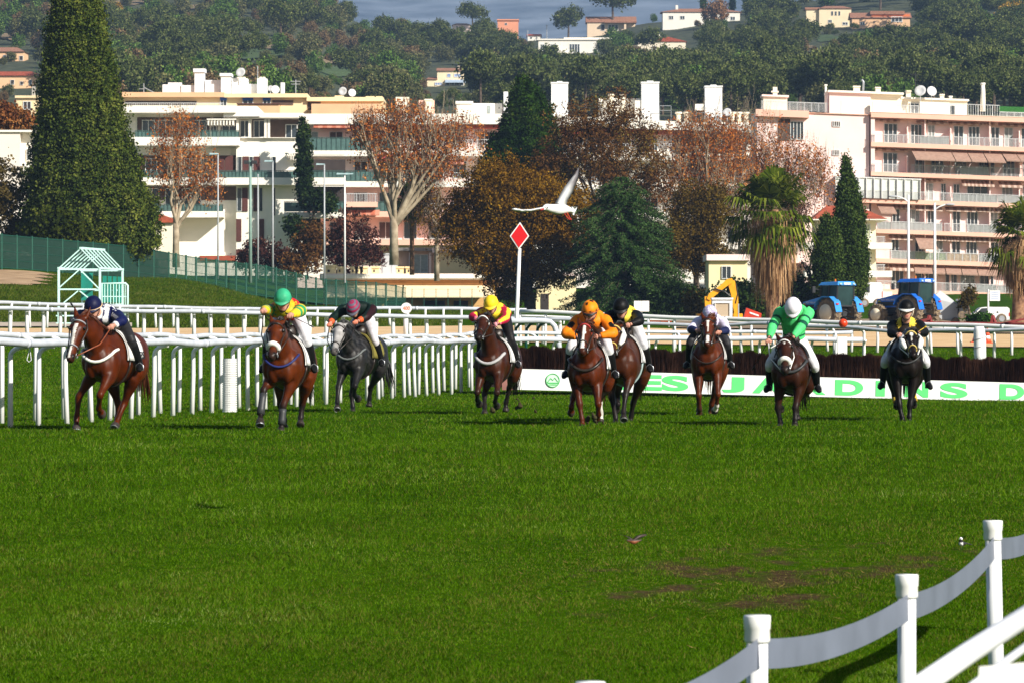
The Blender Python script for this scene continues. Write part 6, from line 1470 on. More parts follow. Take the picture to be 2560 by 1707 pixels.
P = np.array([tuple(q) for q, l in tips]); P = np.repeat(P, 14, 0) + rng.normal(0, .3, (len(P) * 14, 3)); link_mesh('crown', np_mesh('crown', quads(P, .16, 1.1), 4), DKGR, t)

# ---------------------------------------------------------------- palms
FROND = mat_leaf('palm_frond', ['#1d2c08', '#38480f', '#5d6a1c', '#8a8f3a'], .5, .5, .15, .3)
DRYF = mat_leaf('dry_palm_skirt', ['#4a3626', '#8a6848', '#b8946c', '#d8bc98'], .8, .5, .1, .35)
PBARK = mat('palm_bark', '#a07a5a', .9, .3, 4, bump=.6, col2=C('#5e4030'))
def palm(label, px, Y, ytop, ybase, ycrown, rcrown, skirt, seed, trunk_r=.36, lean=0):
    random.seed(seed); t = thing('palm_tree', label, 'tree', at(px, ybase, Y)); c0 = t.location; k = Y / F
    H = (ybase - ycrown) * k; R_ = rcrown * k; hub = Vector((lean, 0, H))
    m = MB(); n = 60
    m.tube([Vector((lean * s, 0, H * s - .3 * (s == 0))) for s in np.linspace(0, 1, n)], [trunk_r * (1.15 - .25 * s) * (1 + .07 * (i % 2)) for i, s in enumerate(np.linspace(0, 1, n))], 14); m.build('trunk', PBARK, t, smooth=True)
    def fan(V, c, d, stalk, r, droop, nseg=16, curl=.35):
        e = c + d * stalk; e.z -= droop * stalk * .3
        side = d.cross(Vector((0, 0, 1))); 
        if side.length < .05: side = Vector((1, 0, 0))
        side.normalize(); upv = side.cross(d).normalized()
        V += [tuple(c - side * .018), tuple(c + side * .018), tuple(e + side * .012), tuple(e - side * .012)]
        for i in range(nseg):
            a = (i / (nseg - 1) - .5) * 3.6; dd = (d * math.cos(a) + side * math.sin(a)); ln = r * (1 - .25 * abs(a) / 1.8) * random.uniform(.85, 1.1)
            w = (d * -math.sin(a) + side * math.cos(a)) * (r * .055); m1 = e + dd * ln * .6 + upv * random.uniform(-.03, .05); tip = e + dd * ln + Vector((0, 0, -curl * ln * random.uniform(.6, 1.3)))
            V += [tuple(e), tuple(m1 - w), tuple(tip), tuple(m1 + w)]
    V = []
    for i in range(64):
        a = random.uniform(0, 6.28); el = random.choice([random.uniform(.5, 1.5), random.uniform(-.6, .7)])
        d = Vector((math.cos(a) * math.cos(el), math.sin(a) * math.cos(el), math.sin(el))); fan(V, hub + Vector((0, 0, random.uniform(-.5, .2))), d, R_ * random.uniform(.45, .68), R_ * random.uniform(.40, .52), .3, 16, .35 if el > .3 else .55)
    for i in range(16):
        a = random.uniform(0, 6.28); el = random.uniform(-.75, -.15)
        d = Vector((math.cos(a) * math.cos(el), math.sin(a) * math.cos(el), math.sin(el))); fan(V, hub + Vector((0, 0, random.uniform(-.9, -.2))), d, R_ * random.uniform(.40, .62), R_ * random.uniform(.36, .48), .3, 14, .7)
    cr_ = link_mesh('crown', np_mesh('crown', np.array(V), 4), FROND, t)
    V = []; sk = skirt * k
    for i in range(520):
        a = random.uniform(0, 6.28); s = random.uniform(0, 1) ** .8; z = H - .3 - s * sk * .62; rr = trunk_r + R_ * .46 * (1 - .62 * s) * random.uniform(.35, 1.12)
        p = Vector((lean * z / H + math.cos(a) * trunk_r * .8, math.sin(a) * trunk_r * .8, z + .25)); q = Vector((lean * z / H + math.cos(a) * rr, math.sin(a) * rr, z - .35))
        e = q + Vector((math.cos(a) * .1, math.sin(a) * .1, -sk * random.uniform(.12, .46))); sd = Vector((-math.sin(a), math.cos(a), 0)) 
        for j in range(3):
            o = sd * random.uniform(-.22, .22); w = sd * random.uniform(.02, .05); mid = q + o
            V += [tuple(p - w * .5), tuple(p + w * .5), tuple(mid + w), tuple(mid - w)]; V += [tuple(mid - w), tuple(mid + w), tuple(e + o * 1.5 + w * .3), tuple(e + o * 1.5 - w * .3)]
    link_mesh('dead_frond_skirt', np_mesh('skirt', np.array(V), 4), DRYF, t)
    return t
palm('tall fan palm with a long shaggy skirt of dead fronds, left of the tractors', 1932, 278, 425, 800, 525, 128, 215, 51, .42)
palm('fan palm with a short dry skirt at the right edge', 2546, 268, 520, 800, 590, 105, 130, 52, .40, .25)
palm('small green fan palm peeping out behind the large plane tree', 1030, 378, 440, 680, 500, 60, 40, 53, .2)

# ---------------------------------------------------------------- the wooded hillside
PINE_A = mat_leaf('hill_pine_leaf', ['#1f2a14', '#3d4921', '#5c6435', '#818450'], .8, .35, .05, .4)
PINE_B = mat_leaf('hill_oak_leaf', ['#282c1d', '#494e2c', '#6e6d43', '#969064'], .8, .35, .05, .4)
PINE_C = mat_leaf('hill_brown_leaf', ['#32291c', '#5c4b32', '#816b4a', '#a78f69'], .8, .35, .05, .4)
PINE_D = mat_leaf('hill_green_leaf', ['#1e3011', '#3d5521', '#5e7b34', '#869a4f'], .8, .35, .05, .4)
def hill_proto(name, leaf, lobes, n, per, crad, size, trunk):
    P, nr = lobe_points(lobes, n, per, crad, .6); V = quads(P, rng.uniform(.6, 1.4, len(P)) * size, 1.1, nr, .4)
    me = np_mesh(name, V, 4); me.materials.append(leaf)
    return me, V, trunk
def bm_trunk(me, h, r, leaf):
    m = MB(); m.tube([Vector((0, 0, -1)), Vector((r, 0, h * .5)), Vector((0, 0, h))], [r * 1.3, r, r * .6], 6)
    return m
PROT = []
for nm, kind, leaf, lobes in (('pine_tree', 'a', PINE_A, [(0, 0, 5.2, 3.2, 3.2, 2.2), (1.6, .5, 6.2, 2.0, 2.0, 1.6), (-1.8, -.4, 4.6, 2.2, 2.2, 1.6)]),
                        ('pine_tree', 'b', PINE_A, [(0, 0, 6.6, 3.8, 3.8, 1.7), (-1.5, .5, 7.4, 2.2, 2.2, 1.2), (2.2, 0, 6.0, 2.2, 2.2, 1.2)]),
                        ('oak_tree', 'c', PINE_B, [(0, 0, 3.4, 3.2, 3.0, 2.8), (1.8, -.5, 3.0, 2.2, 2.2, 2.0), (-1.9, .3, 2.8, 2.0, 2.0, 2.0)]),
                        ('oak_tree', 'd', PINE_D, [(0, 0, 3.6, 2.8, 2.8, 3.2), (1.4, .4, 2.6, 2.0, 2.0, 2.2)]),
                        ('bare_oak_tree', 'e', PINE_C, [(0, 0, 3.2, 2.8, 2.8, 2.8), (-1.5, 0, 2.6, 2.0, 2.0, 1.8), (1.0, 0, 4.4, 1.8, 1.8, 1.6)])):
    P, nr = lobe_points(lobes, 150, 26, .7, .5); V = quads(P, rng.uniform(.6, 1.4, len(P)) * .36, 1.1, nr, .4)
    cm = np_mesh('crown', V, 4); cm.materials.append(leaf)
    tm = MB(); h = lobes[0][2]; tm.tube([Vector((0, 0, -1.5)), Vector((.15, 0, h * .5)), Vector((0, 0, h))], [.28, .22, .12], 6); tme = tm.mesh('trunk'); tme.materials.append(BARK)
    PROT.append((nm, cm, tme, V, leaf))
HLAB = {'pine_tree': ('dark green umbrella crowned pine, one of many on the wooded hillside', 'pines on the wooded hillside'),
        'oak_tree': ('rounded grey green evergreen oak, one of many on the wooded hillside', 'evergreen oaks on the wooded hillside'),
        'bare_oak_tree': ('brownish half bare oak, one of many on the wooded hillside', 'brownish oaks on the wooded hillside')}
VILL = [(1065, 160, 1172, 226), (1340, 92, 1505, 145), (1588, 86, 1720, 132), (1466, 38, 1592, 78), (1655, 15, 1852, 52), (2012, 10, 2280, 72), (1244, 45, 1298, 70), (1316, 80, 1356, 98), (1130, 52, 1178, 74), (-60, 112, 62, 152), (-60, 172, 110, 218), (38, 236, 110, 275)]
spots_ = []
random.seed(61)
for v in np.linspace(.06, .99, 26):
    for px in np.arange(-160, 2760, 50):
        x = px + random.uniform(-26, 26); rv = float(ridge(x)); vv = v + random.uniform(-.02, .02); y = 340 + (rv - 340) * vv
        if y < -45 or y > 335: continue
        if vv > .93 and 820 < x < 1900 and random.random() < .55: continue
        Y = float(hillY(x, y)); hpx = 10.5 / Y * F; hw = 44
        if any(abs(x - c[0]) < c[2] and c[1] - c[3] < y < c[1] + c[3] + hpx * .62 for c in CLEAR):
            if random.random() < .8: spots_.append((x, y, Y, random.choice((.3, .4, .5, .9))))
            continue
        # do not grow in front of the houses: the crown would cover them
        if any(b[0] - hw * .55 < x < b[2] + hw * .55 and b[1] - 4 < y - hpx * .2 and y - hpx * .9 < b[3] - .3 * (b[3] - b[1]) for b in VILL):
            if random.random() < .85 and not any(b[0] - hw * .2 < x < b[2] + hw * .2 and b[1] - 2 < y and y - hpx * .30 < b[3] - (b[3] - b[1]) * .25 for b in VILL): spots_.append((x, y, Y, .38))
            continue
        spots_.append((x, y, Y, 1.0))
spots_.sort(key=lambda s: s[2])
# those hidden low behind the roofs are left out; the nearest visible ones stand alone, the rest is one wood
vis = [s for s in spots_ if s[1] < 300]
rest = []; ind = 0; cap = {'pine_tree': 150, 'oak_tree': 180, 'bare_oak_tree': 90}
cntk = {k: 0 for k in cap}
for i, (x, y, Y, sk) in enumerate(vis):
    right = x > 1150
    w = (.42, .22, .16, .14, .06) if right else (.14, .10, .36, .18, .22)
    nm, cm, tme, V, leaf = random.choices(PROT, w)[0]; sc = random.uniform(.8, 1.35) * sk; rz = random.uniform(0, 6.28); loc_ = at(x, y, Y)
    if cntk[nm] < cap[nm]:
        cntk[nm] += 1
        t = thing(nm, HLAB[nm][0], 'tree', loc_, rz, HLAB[nm][1]); t.scale = (sc, sc, sc * random.uniform(.9, 1.15))
        link_mesh('crown', cm, None, t); link_mesh('trunk', tme, None, t)
    else: rest.append((V, leaf, loc_, rz, sc))
by = {}
for V, leaf, l, rz, sc in rest:
    c, s = math.cos(rz), math.sin(rz); Q = V.copy() * sc; X = Q[:, 0] * c - Q[:, 1] * s; Z = Q[:, 0] * s + Q[:, 1] * c
    by.setdefault(leaf.name, []).append(np.stack([X + l.x, Z + l.y, Q[:, 2] + l.z], 1))
if by:
    names = list(by); V = np.concatenate([np.concatenate(by[n]) for n in names]); me = np_mesh('wood', V, 4)
    idx = np.concatenate([np.full(sum(len(a) for a in by[n]) // 4, i) for i, n in enumerate(names)]).astype(np.int32); 
    for n in names: me.materials.append(bpy.data.materials[n])
    me.polygons.foreach_set('material_index', idx)
    tag(link_mesh('hillside_wood', me), 'mixed evergreen wood covering the upper hillside below the ridge', 'wood', kind='stuff')
random.seed(71)
for i in range(170):
    x = random.uniform(0, 2560); v = random.uniform(.1, .97); y = 340 + (float(ridge(x)) - 340) * v
    if y > 270 or any(b[0] - 12 < x < b[2] + 12 and b[1] < y < b[3] + 6 for b in VILL): continue
    nm, cm, tme, V, leaf = PROT[random.choice((2, 3, 3, 4))]; sc = random.uniform(.22, .42)
    t = thing('shrub', 'low dark shrub, one of many scattered between the trees of the hillside', 'shrub', at(x, y, float(hillY(x, y))), random.uniform(0, 6), 'shrubs on the hillside'); t.scale = (sc, sc, sc)
    link_mesh('crown', cm, None, t)
# trees that stand out on the hill
def hill_single(label, x, y, scale, proto, leaf=None, name=None, sz=1.0):
    nm, cm, tme, V, lf = PROT[proto]; t = thing(name or nm, label, 'tree', hill_pt(x, y)); t.scale = (scale, scale, scale * sz); me = cm
    if leaf: me = cm.copy(); me.materials.clear(); me.materials.append(leaf)
    link_mesh('crown', me, None, t); link_mesh('trunk', tme, None, t)
ORNG = mat_leaf('hill_orange_leaf', ['#4a3420', '#74543a', '#96714c', '#b08a60'], .8, .4, .1, .4); GOLD = mat_leaf('hill_gold_leaf', ['#5a4410', '#8a6a1c', '#ac8a2c', '#c4a44a'], .8, .4, .1, .4)
hill_single('tall flat topped pine on the ridge above the beige villa', 1530, 72, 2.1, 1); hill_single('rounded pine on the ridge left of the beige villa', 1420, 86, 1.6, 0)
hill_single('orange leafed bare tree in front of the long white villa', 1790, 66, 1.5, 4, ORNG); hill_single('yellow leafed tree at the top right of the hill', 2540, 75, 1.5, 2, GOLD); hill_single('small golden bush on the hill at upper left', 285, 40, .8, 2, GOLD, 'bush')
hill_single('bright yellow bush below the peach house with the orange gable', 2325, 80, .6, 2, GOLD, 'bush'); hill_single('pale green tree below the white modern villa track', 1215, 225, 1.0, 3, mat_leaf('hill_lime_leaf', ['#3a4414', '#5a6420', '#76802e', '#8f9440'], .8, .4, .1, .4))
hill_single('lone round pine above the ochre clearing', 700, 118, 1.5, 1); hill_single('dark flat pine on the distant ridge', 1180, 76, 1.4, 1); hill_single('large spreading pine filling the top right corner of the hill', 2380, 70, 2.6, 1); hill_single('tall pine at the top edge behind the peach house', 2200, 28, 1.8, 1)
for lab, x, y, h in (('dark narrow cypress, leftmost of three on the skyline above the long white villa', 1757, 30, 60), ('dark narrow cypress, middle of three on the skyline above the long white villa', 1830, 26, 56), ('dark narrow cypress, rightmost of three on the skyline above the long white villa', 1866, 26, 66), ('narrow cypress at the right edge of the hill, left of a matching one', 2512, 102, 80), ('narrow cypress at the far right edge of the hill', 2545, 100, 74)):
    Y = float(hillY(x, y)); cone_tree('cypress_tree', lab, (x, y), Y, [(y - h, x - 1, x + 1), (y - h * .7, x - 5, x + 5), (y - h * .3, x - 7, x + 7), (y, x - 6, x + 6)], CYP2, 120, 14, .6, .5, bark=.2)
# ================================================================== horses and riders
def ik(a, b, l1, l2, pole):
    a, b, pole = Vector(a), Vector(b), Vector(pole)
    d = b - a; L = min(d.length, (l1 + l2) * .995)
    u = d.normalized()
    x = (l1 * l1 - l2 * l2 + L * L) / (2 * L); h = math.sqrt(max(1e-6, l1 * l1 - x * x))
    w = pole - u * pole.dot(u); w.normalize()
    return a + u * x + w * h

COAT = mat_attr('horse_coat', .40, .38, 9.0, .14, bump=.6)
SKIN = mat_attr('skin', .55, .08, 20)
SILK = mat_attr('silk', .5, .16, 16, .14, .0, bump=.5)
HAIR_D = mat('dark_horsehair', (.012, .009, .008), .5, .3, 20)
HAIR_C = mat('chestnut_horsehair', (.09, .025, .01), .5, .3, 20)
HAIR_G = mat('grey_horsehair', (.05, .05, .05), .5, .5, 20)
LEATH = mat('dark_leather', (.02, .014, .011), .4, .25, 12)
BROWNL = mat('tan_leather', (.22, .055, .02), .4, .25, 12)
FLEECE = mat('white_fleece', (.72, .71, .67), .95, .1, 60, bump=.6)
CLOTH_W = mat('white_cloth', (.72, .72, .71), .8, .06, 8)
GOG = mat('goggle_lens', (.015, .013, .015), .1, .2, 5, spec=.8)
IRON = mat('stirrup_iron', (.35, .36, .38), .35, .1, 8, metal=.8)
EYE = mat('horse_eye', (.008, .006, .005), .1, .1, 8, spec=.8)

TORSO = [(-.74, 1.15, .07, .10), (-.68, 1.15, .145, .19), (-.55, 1.16, .190, .27), (-.38, 1.18, .215, .335), (-.15, 1.18, .240, .36),
         (.10, 1.17, .262, .345), (.35, 1.19, .265, .315), (.55, 1.23, .262, .29), (.75, 1.25, .258, .28), (.92, 1.23, .21, .24), (1.03, 1.21, .12, .15), (1.07, 1.2, .05, .06)]
TORSO_F = cr(TORSO, 6)
def torso_pt(y, ang, off=0.0):
    """ang 0 = right side, 90 = spine"""
    zc = np.interp(y, TORSO_F[:, 0], TORSO_F[:, 1]); w = np.interp(y, TORSO_F[:, 0], TORSO_F[:, 2]) + off; d = np.interp(y, TORSO_F[:, 0], TORSO_F[:, 3]) + off
    a = R(ang)
    return Vector((w * math.cos(a), y, zc + d * math.sin(a)))

FRONT = {'st': (5, 2, 32), 'reach': (36, 32, 45), 'fold': (66, -52, -100), 'lift': (34, -28, -75), 'push': (-26, -30, -4), 'half': (22, 8, 10), 'tuck': (46, -60, -110)}
HIND = {'st': (-30, 6, 35), 'fwd': (-8, 34, 48), 'push': (-58, -36, -8), 'lift': (-42, 28, -40), 'back': (-46, -16, 10)}

def leg_dir(a, l):
    a, l = R(a), R(l)
    return Vector((math.sin(l), -math.sin(a) * math.cos(l), -math.cos(a) * math.cos(l)))

def make_horse(spec):
    Y = spec['Y']; th = R(spec['yaw']); sc = spec.get('scale', 1.17); lf = .75; hw = .96; th_ = 1.0
    ground_py = HY + CZ * F / Y
    b = Body()
    # ---- legs first, to know how high the body rides
    legs = {}
    for key, s, fr in (('FL', -1, 1), ('FR', 1, 1), ('HL', -1, 0), ('HR', 1, 0)):
        pose = spec[key][0]; l1 = l2 = 0.0
        if fr:
            a1, a2, a3 = FRONT[pose] if isinstance(pose, str) else pose
            e = Vector((.145 * s, -.40 - .0025 * a1, .97)); k = e + leg_dir(a1, l1) * .44 * lf; f = k + leg_dir(a2, l2) * .31 * lf
        else:
            a1, a2, a3 = HIND[pose] if isinstance(pose, str) else pose
            e = Vector((.185 * s, .46 - .004 * (a1 + 30), .95)); k = e + leg_dir(a1, l1) * .47 * lf; f = k + leg_dir(a2, l2) * .37 * lf
        p = f + leg_dir(a3, l2) * .10; h = p + leg_dir(a3 - (8 if a3 > 0 else 0), l2) * .085
        legs[key] = (fr, s, e, k, f, p, h)
    O = Vector((PX(spec['chest'], Y), Y, PZ(spec['brisket'], Y) - .815 * sc))
    # the chest, not the middle of the back, stands over the wanted spot
    O.x += .62 * sc * math.sin(th); O.y += .62 * sc * (math.cos(th) - 1)
    def loc(px, py, ly):
        """local point that lies at this height and side, ly metres behind mid-back"""
        wx = PX(px, Y) - O.x; wz = PZ(py, Y) - O.z
        lx = (wx / sc - ly * math.sin(th)) / math.cos(th)
        return Vector((lx, ly, wz / sc))
    # the limbs meet the ground where the runner's own stride puts them
    for key in list(legs):
        fr, s, e, k, f, p, h = legs[key]; J3 = spec[key][1]
        k = loc(*J3[0], k.y); f = loc(*J3[1], f.y); h2 = loc(*J3[2], h.y)
        if (h2 - f).length < .12: h2 = f + (h2 - f).normalized() * .12
        p = f.lerp(h2, .56); h = h2; legs[key] = (fr, s, e, k, f, p, h)
    b.loft('torso', 0, [(0, y, z, w, d, y) for y, z, w, d in TORSO], n=24, sub=5)
    b.ell('torso', -1, (-.09, -.64, 1.06), (.085, .085, .15)); b.ell('torso', 1, (.09, -.64, 1.06), (.085, .085, .15))
    b.ell('torso', 0, (0, -.12, 1.50), (.09, .25, .075))
    for key, (fr, s, e, k, f, p, h) in legs.items():
        if fr:
            rows = [(.13 * s, -.44, 1.30, .07, .15, 0), (.15 * s, -.50, 1.15, .115, .17, .5), (*e, .092, .135, 1),
                    (*e.lerp(k, .35), .072, .09, 1.35), (*e.lerp(k, .75), .046, .056, 1.75), (*k, .049, .052, 2), (*k.lerp(f, .2), .040, .042, 2.2),
                    (*k.lerp(f, .6), .031, .038, 2.6), (*f, .040, .046, 3), (*f.lerp(p, .6), .033, .035, 3.6), (*p, .044, .05, 4), (*p.lerp(h, .1), .050, .055, 4.2), (*h, .062, .072, 5), (*(h + (h - p).normalized() * .004), .045, .055, 5.1)]
        else:
            rows = [(.14 * s, .74, 1.28, .12, .23, 0), (.17 * s, .60, 1.10, .14, .21, .5), (*e, .11, .15, 1),
                    (*e.lerp(k, .4), .08, .10, 1.4), (*e.lerp(k, .8), .046, .064, 1.8), (*k, .047, .066, 2), (*k.lerp(f, .2), .040, .05, 2.2),
                    (*k.lerp(f, .6), .033, .042, 2.6), (*f, .042, .048, 3), (*f.lerp(p, .6), .034, .036, 3.6), (*p, .044, .05, 4), (*p.lerp(h, .1), .050, .055, 4.2), (*h, .060, .070, 5), (*(h + (h - p).normalized() * .004), .045, .055, 5.1)]
        rows = [(*q[:3], q[3] * th_ * (1.08 if 1.2 < q[5] < 4 else 1), q[4] * th_, q[5]) for q in rows]
        b.loft(key, s, rows, n=14, sub=3)
    # ---- neck and head
    poll = loc(*spec['poll'], -1.06); muz = loc(*spec['muzzle'], -1.3)
    dz = min(.60, max(.25, poll.z - muz.z)); fwd = math.sqrt(max(.01, .64 ** 2 - dz ** 2 - (muz.x - poll.x) ** 2))
    muz.y = poll.y - fwd
    hd = (muz - poll).normalized(); HLn = (muz - poll).length
    b.loft('neck', 0, [(0, -.30, 1.24, .155, .30, 0), (poll.x * .15, -.50, 1.28 + .12 * (poll.z - 1.4), .14, .255, .25), (poll.x * .5, -.76, 1.38 + .55 * (poll.z - 1.4), .105, .19, .6), (poll.x * .86, -.95, poll.z - .06, .088, .14, .85), (*(poll - Vector((0, .03, .02))), .075, .10, 1)], n=18, sub=4)
    hl = Vector((1, 0, 0)) - hd * hd.x; hl.normalize(); hf = hd.cross(hl).normalized()      # hf: out of the forehead
    def hp(t, back=0.0, side=0.0): return poll + hd * (t * HLn) + hf * back + hl * side
    prof = [(-.06, -.02, .05, .06), (.0, -.01, .078, .095), (.13, -.03, .098, .125), (.26, -.035, .102, .135), (.40, -.02, .082, .112), (.56, -.005, .064, .085),
            (.72, .0, .054, .068), (.86, .0, .056, .066), (.95, -.003, .054, .06), (1.0, -.006, .034, .04)]
    b.loft('head', 0, [(*hp(t, o), w * hw, d * 1.05, t) for t, o, w, d in prof], n=20, sub=4)
    for s in (-1, 1):
        b.ell('head', s, hp(.22, .045, .088 * s), (.028, .028, .045))            # brow over the eye
        b.ell('nostril', s, hp(.90, .035, .041 * s), (.022, .022, .03))
        e0 = hp(-.01, .0, .055 * s); ed = (-hd * .9 + hf * spec.get('ears', .25) + hl * .28 * s).normalized()
        b.loft('ear', s, [(*(e0 - ed * .02), .028, .026, 0), (*(e0 + ed * .06), .038, .024, .4), (*(e0 + ed * .14), .028, .017, .8), (*(e0 + ed * .21), .005, .005, 1)], n=10, sub=3, lat=tuple(hl))
    coat = spec['coat']
    base, dark = coat['base'], coat.get('dark', coat['base'])
    points = coat.get('points')        # dark lower legs
    def colour(part, side, t, p, a):
        c = base
        if part in legs:
            if t > 4.15: return coat.get('hoof', (.03, .024, .02))
            sk = coat.get('socks', {}).get(part)
            if sk and t > sk: return (.60, .57, .52)
            if points:
                k = min(1, max(0, (t - points[0]) / points[1])); c = tuple(x * (1 - k) + y * k for x, y in zip(base, points[2]))
        elif part == 'nostril': return (.006, .004, .004)
        elif part in ('head', 'ear'):
            d = p - poll; sx = d.dot(hl); sf = d.dot(hf); tt = d.dot(hd) / HLn
            bl = coat.get('blaze')
            if bl and sf > .02:
                for (t0, t1, w0, w1, off) in bl:
                    if t0 < tt < t1:
                        w = w0 + (w1 - w0) * (tt - t0) / (t1 - t0)
                        if abs(sx - off) < w: return (.66, .63, .58)
            k = min(1, max(0, (tt - .80) / .12)) * coat.get('muz', .8)
            mcol = (.018, .013, .011)
            c = coat.get('face', base)
            c = tuple(x * (1 - k) + y * k for x, y in zip(c, mcol))
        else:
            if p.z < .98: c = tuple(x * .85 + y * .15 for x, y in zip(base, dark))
            if coat.get('dapple'):
                g = math.sin(p.x * 41 + 1.3 * math.sin(p.z * 33)) * math.sin(p.z * 37 + p.y * 29)
                c = tuple(x * (1 + 1.3 * max(-.4, g)) for x in base)
        return c
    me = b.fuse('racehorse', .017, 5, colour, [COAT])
    horse = link_mesh('racehorse', me)
    horse.location = O; horse.rotation_euler = (0, 0, -th); horse.scale = (sc,) * 3
    tag(horse, spec['label'], 'horse', 'racehorses galloping up the straight')
    # ---- eyes
    for s in (-1, 1):
        m = MB(); c = hp(.235, .048, .103 * s); m.ell(c, (.022, .022, .024), 10, 7); m.build('eye', EYE, horse, smooth=True)
    # ---- mane, forelock, tail
    rr = random.Random(spec['chest'])
    m = MB()
    crest = cr([(0, -.28, 1.53), (poll.x * .2, -.52, 1.46 + .35 * (poll.z - 1.4)), (poll.x * .55, -.76, 1.48 + .70 * (poll.z - 1.4)), (poll.x * .9, -.96, poll.z + .06), tuple(poll + Vector((0, .0, .075)))], 16)
    sd = spec.get('mane', 1)
    for i in range(110):
        q = Vector(crest[rr.randrange(len(crest))]) + Vector((rr.uniform(-.02, .02), rr.uniform(-.02, .02), .01))
        ln = rr.uniform(.08, .17); d1 = Vector((sd * rr.uniform(.3, .9), rr.uniform(.1, .7), rr.uniform(-.1, .55))).normalized()
        m.tube([q - Vector((0, 0, .03)), q + d1 * ln * .5, q + d1 * ln * .9 + Vector((sd * .02, .03, -ln * .6))], [.011, .009, .002], 4)
    m.build('mane', coat['hair'], horse, smooth=True)
    m = MB()
    for i in range(16):
        q = hp(.0, .06, rr.uniform(-.02, .02)); m.tube([q, q + hf * .03 + hd * .05, q + hf * .025 + hd * rr.uniform(.09, .15) + hl * rr.uniform(-.025, .025)], [.008, .007, .001], 4)
    m.build('forelock', coat['hair'], horse, smooth=True)
    m = MB(); tx = spec.get('tail', .05)
    for i in range(46):
        a = rr.uniform(0, 6.28); o = Vector((math.cos(a) * .03, 0, math.sin(a) * .03)); s2 = rr.uniform(.5, 1.3)
        m.tube([Vector((0, 1.02, 1.32)) + o * .5, Vector((tx * .3, 1.13, 1.27)) + o * 1.3, Vector((tx * .8 + o.x * 2 * s2, 1.20, 1.05 + o.z * 2)), Vector((tx * 1.2 + o.x * 3 * s2, 1.22 + rr.uniform(-.05, .1), .74 + o.z * 3 + rr.uniform(-.12, .1)))], [.016, .018, .013, .003], 5)
    m.build('tail', coat['hair'], horse, smooth=True)
    # ---- bridle
    def ring(t, w, d, o, r, n=18, a0=0, a1=360):
        pts = []
        for i in range(n + 1):
            a = R(a0 + (a1 - a0) * i / n); pts.append(hp(t, o) + hl * (w * math.cos(a)) + hf * (d * math.sin(a)))
        return pts
    def strap(pts, w, matl, name, par=horse):
        k = MB(); k.tube(pts, w, 6); return k.build(name, matl, par, smooth=True)
    bm = spec.get('bridle', LEATH)
    strap(ring(.09, .094 * hw, .126, -.025, 0), .011, spec.get('brow', bm), 'browband')
    nb = spec.get('nose', ('strap', bm))
    if nb[0] == 'fleece':
        strap(ring(.66, .062 * hw, .080, 0, 0, 18, -20, 200), .040, nb[1], 'fleece_noseband')
    else:
        strap(ring(.66, .060 * hw, .080, 0, 0), .010, nb[1], 'noseband')
    for s in (-1, 1):
        strap([hp(.0, .03, .09 * s), hp(.2, -.01, .125 * s), hp(.45, -.01, .092 * s), hp(.80, -.015, .070 * s)], .009, bm, 'cheek_strap')
        k = MB(); cc = hp(.82, -.02, .066 * s); k.tube([cc + hd * (.035 * math.cos(a)) + hf * (.035 * math.sin(a)) for a in np.linspace(0, 6.283, 13)], .006, 5); k.build('bit_ring', IRON, horse, smooth=True)
        if spec.get('cheek_fleece'):
            strap([hp(.02, .0, .105 * s), hp(.25, .0, .135 * s), hp(.45, -.005, .118 * s), hp(.58, -.005, .095 * s)], [.028, .045, .045, .026], FLEECE, 'cheek_fleece')
    # ---- breast collar
    if spec.get('collar'):
        cm, rad = spec['collar']
        pts = []
        for i in range(21):
            a = R(-160 + 320 * i / 20) ; s = math.sin(a); c_ = math.cos(a)
            yy = -.62 - .12 * c_ if c_ > 0 else -.62 + .45 * (-c_)
            pts.append(Vector((.225 * s * (1.0 if c_ > 0 else 1.05), yy - (.02 if c_ > .5 else 0), 1.20 + spec.get('collar_dip', .0) - .07 * c_ + .08 * s * s)))
        strap(pts, rad, cm, 'breast_collar')
    # ---- saddle, cloth, girth
    m = MB(); ys = np.linspace(-.16, .42, 9); an = np.linspace(-4, 184, 22); k0 = len(m.v)
    for off in (.035, .022):
        for yy in ys:
            for a in an: m.v.append(tuple(torso_pt(yy, a, off)))
    nA = len(an); nB = len(ys)
    def idx(l, i, j): return l * nA * nB + i * nA + j
    for i in range(nB - 1):
        for j in range(nA - 1):
            m.f.append((idx(0, i, j), idx(0, i, j + 1), idx(0, i + 1, j + 1), idx(0, i + 1, j))); m.m.append(0)
            m.f.append((idx(1, i, j), idx(1, i + 1, j), idx(1, i + 1, j + 1), idx(1, i, j + 1))); m.m.append(0)
    for i in range(nB - 1):
        for j in (0, nA - 1): m.f.append((idx(0, i, j), idx(0, i + 1, j), idx(1, i + 1, j), idx(1, i, j))); m.m.append(0)
    for j in range(nA - 1):
        for i in (0, nB - 1): m.f.append((idx(0, i, j), idx(0, i, j + 1), idx(1, i, j + 1), idx(1, i, j))); m.m.append(0)
    cloth = m.build('saddle_cloth', spec.get('cloth', CLOTH_W), horse, smooth=True)
    if spec.get('cloth_text'):
        tm = text_mesh(spec['cloth_text'], .26, .10, .003, .01)
        tm.materials.append(BLACK)
        # lies on the right flank near the hind corner, following its slant
        p0 = torso_pt(.22, 6, .05); 
        to = bpy.data.objects.new('lettering', tm); COL.objects.link(to); to.parent = cloth
        to.location = p0; to.rotation_euler = (R(-8), 0, R(80))
    m = MB(); m.v = []; 
    m.tube([torso_pt(-.08, 90, .045), torso_pt(.05, 90, .055), torso_pt(.22, 90, .06), torso_pt(.34, 90, .075)], [.10, .115, .12, .10], 10); m.build('saddle', LEATH, horse, smooth=True)
    strap([torso_pt(-.06, a, .012) for a in np.linspace(-175, -5, 15)], .016, spec.get('girth', LEATH), 'girth')
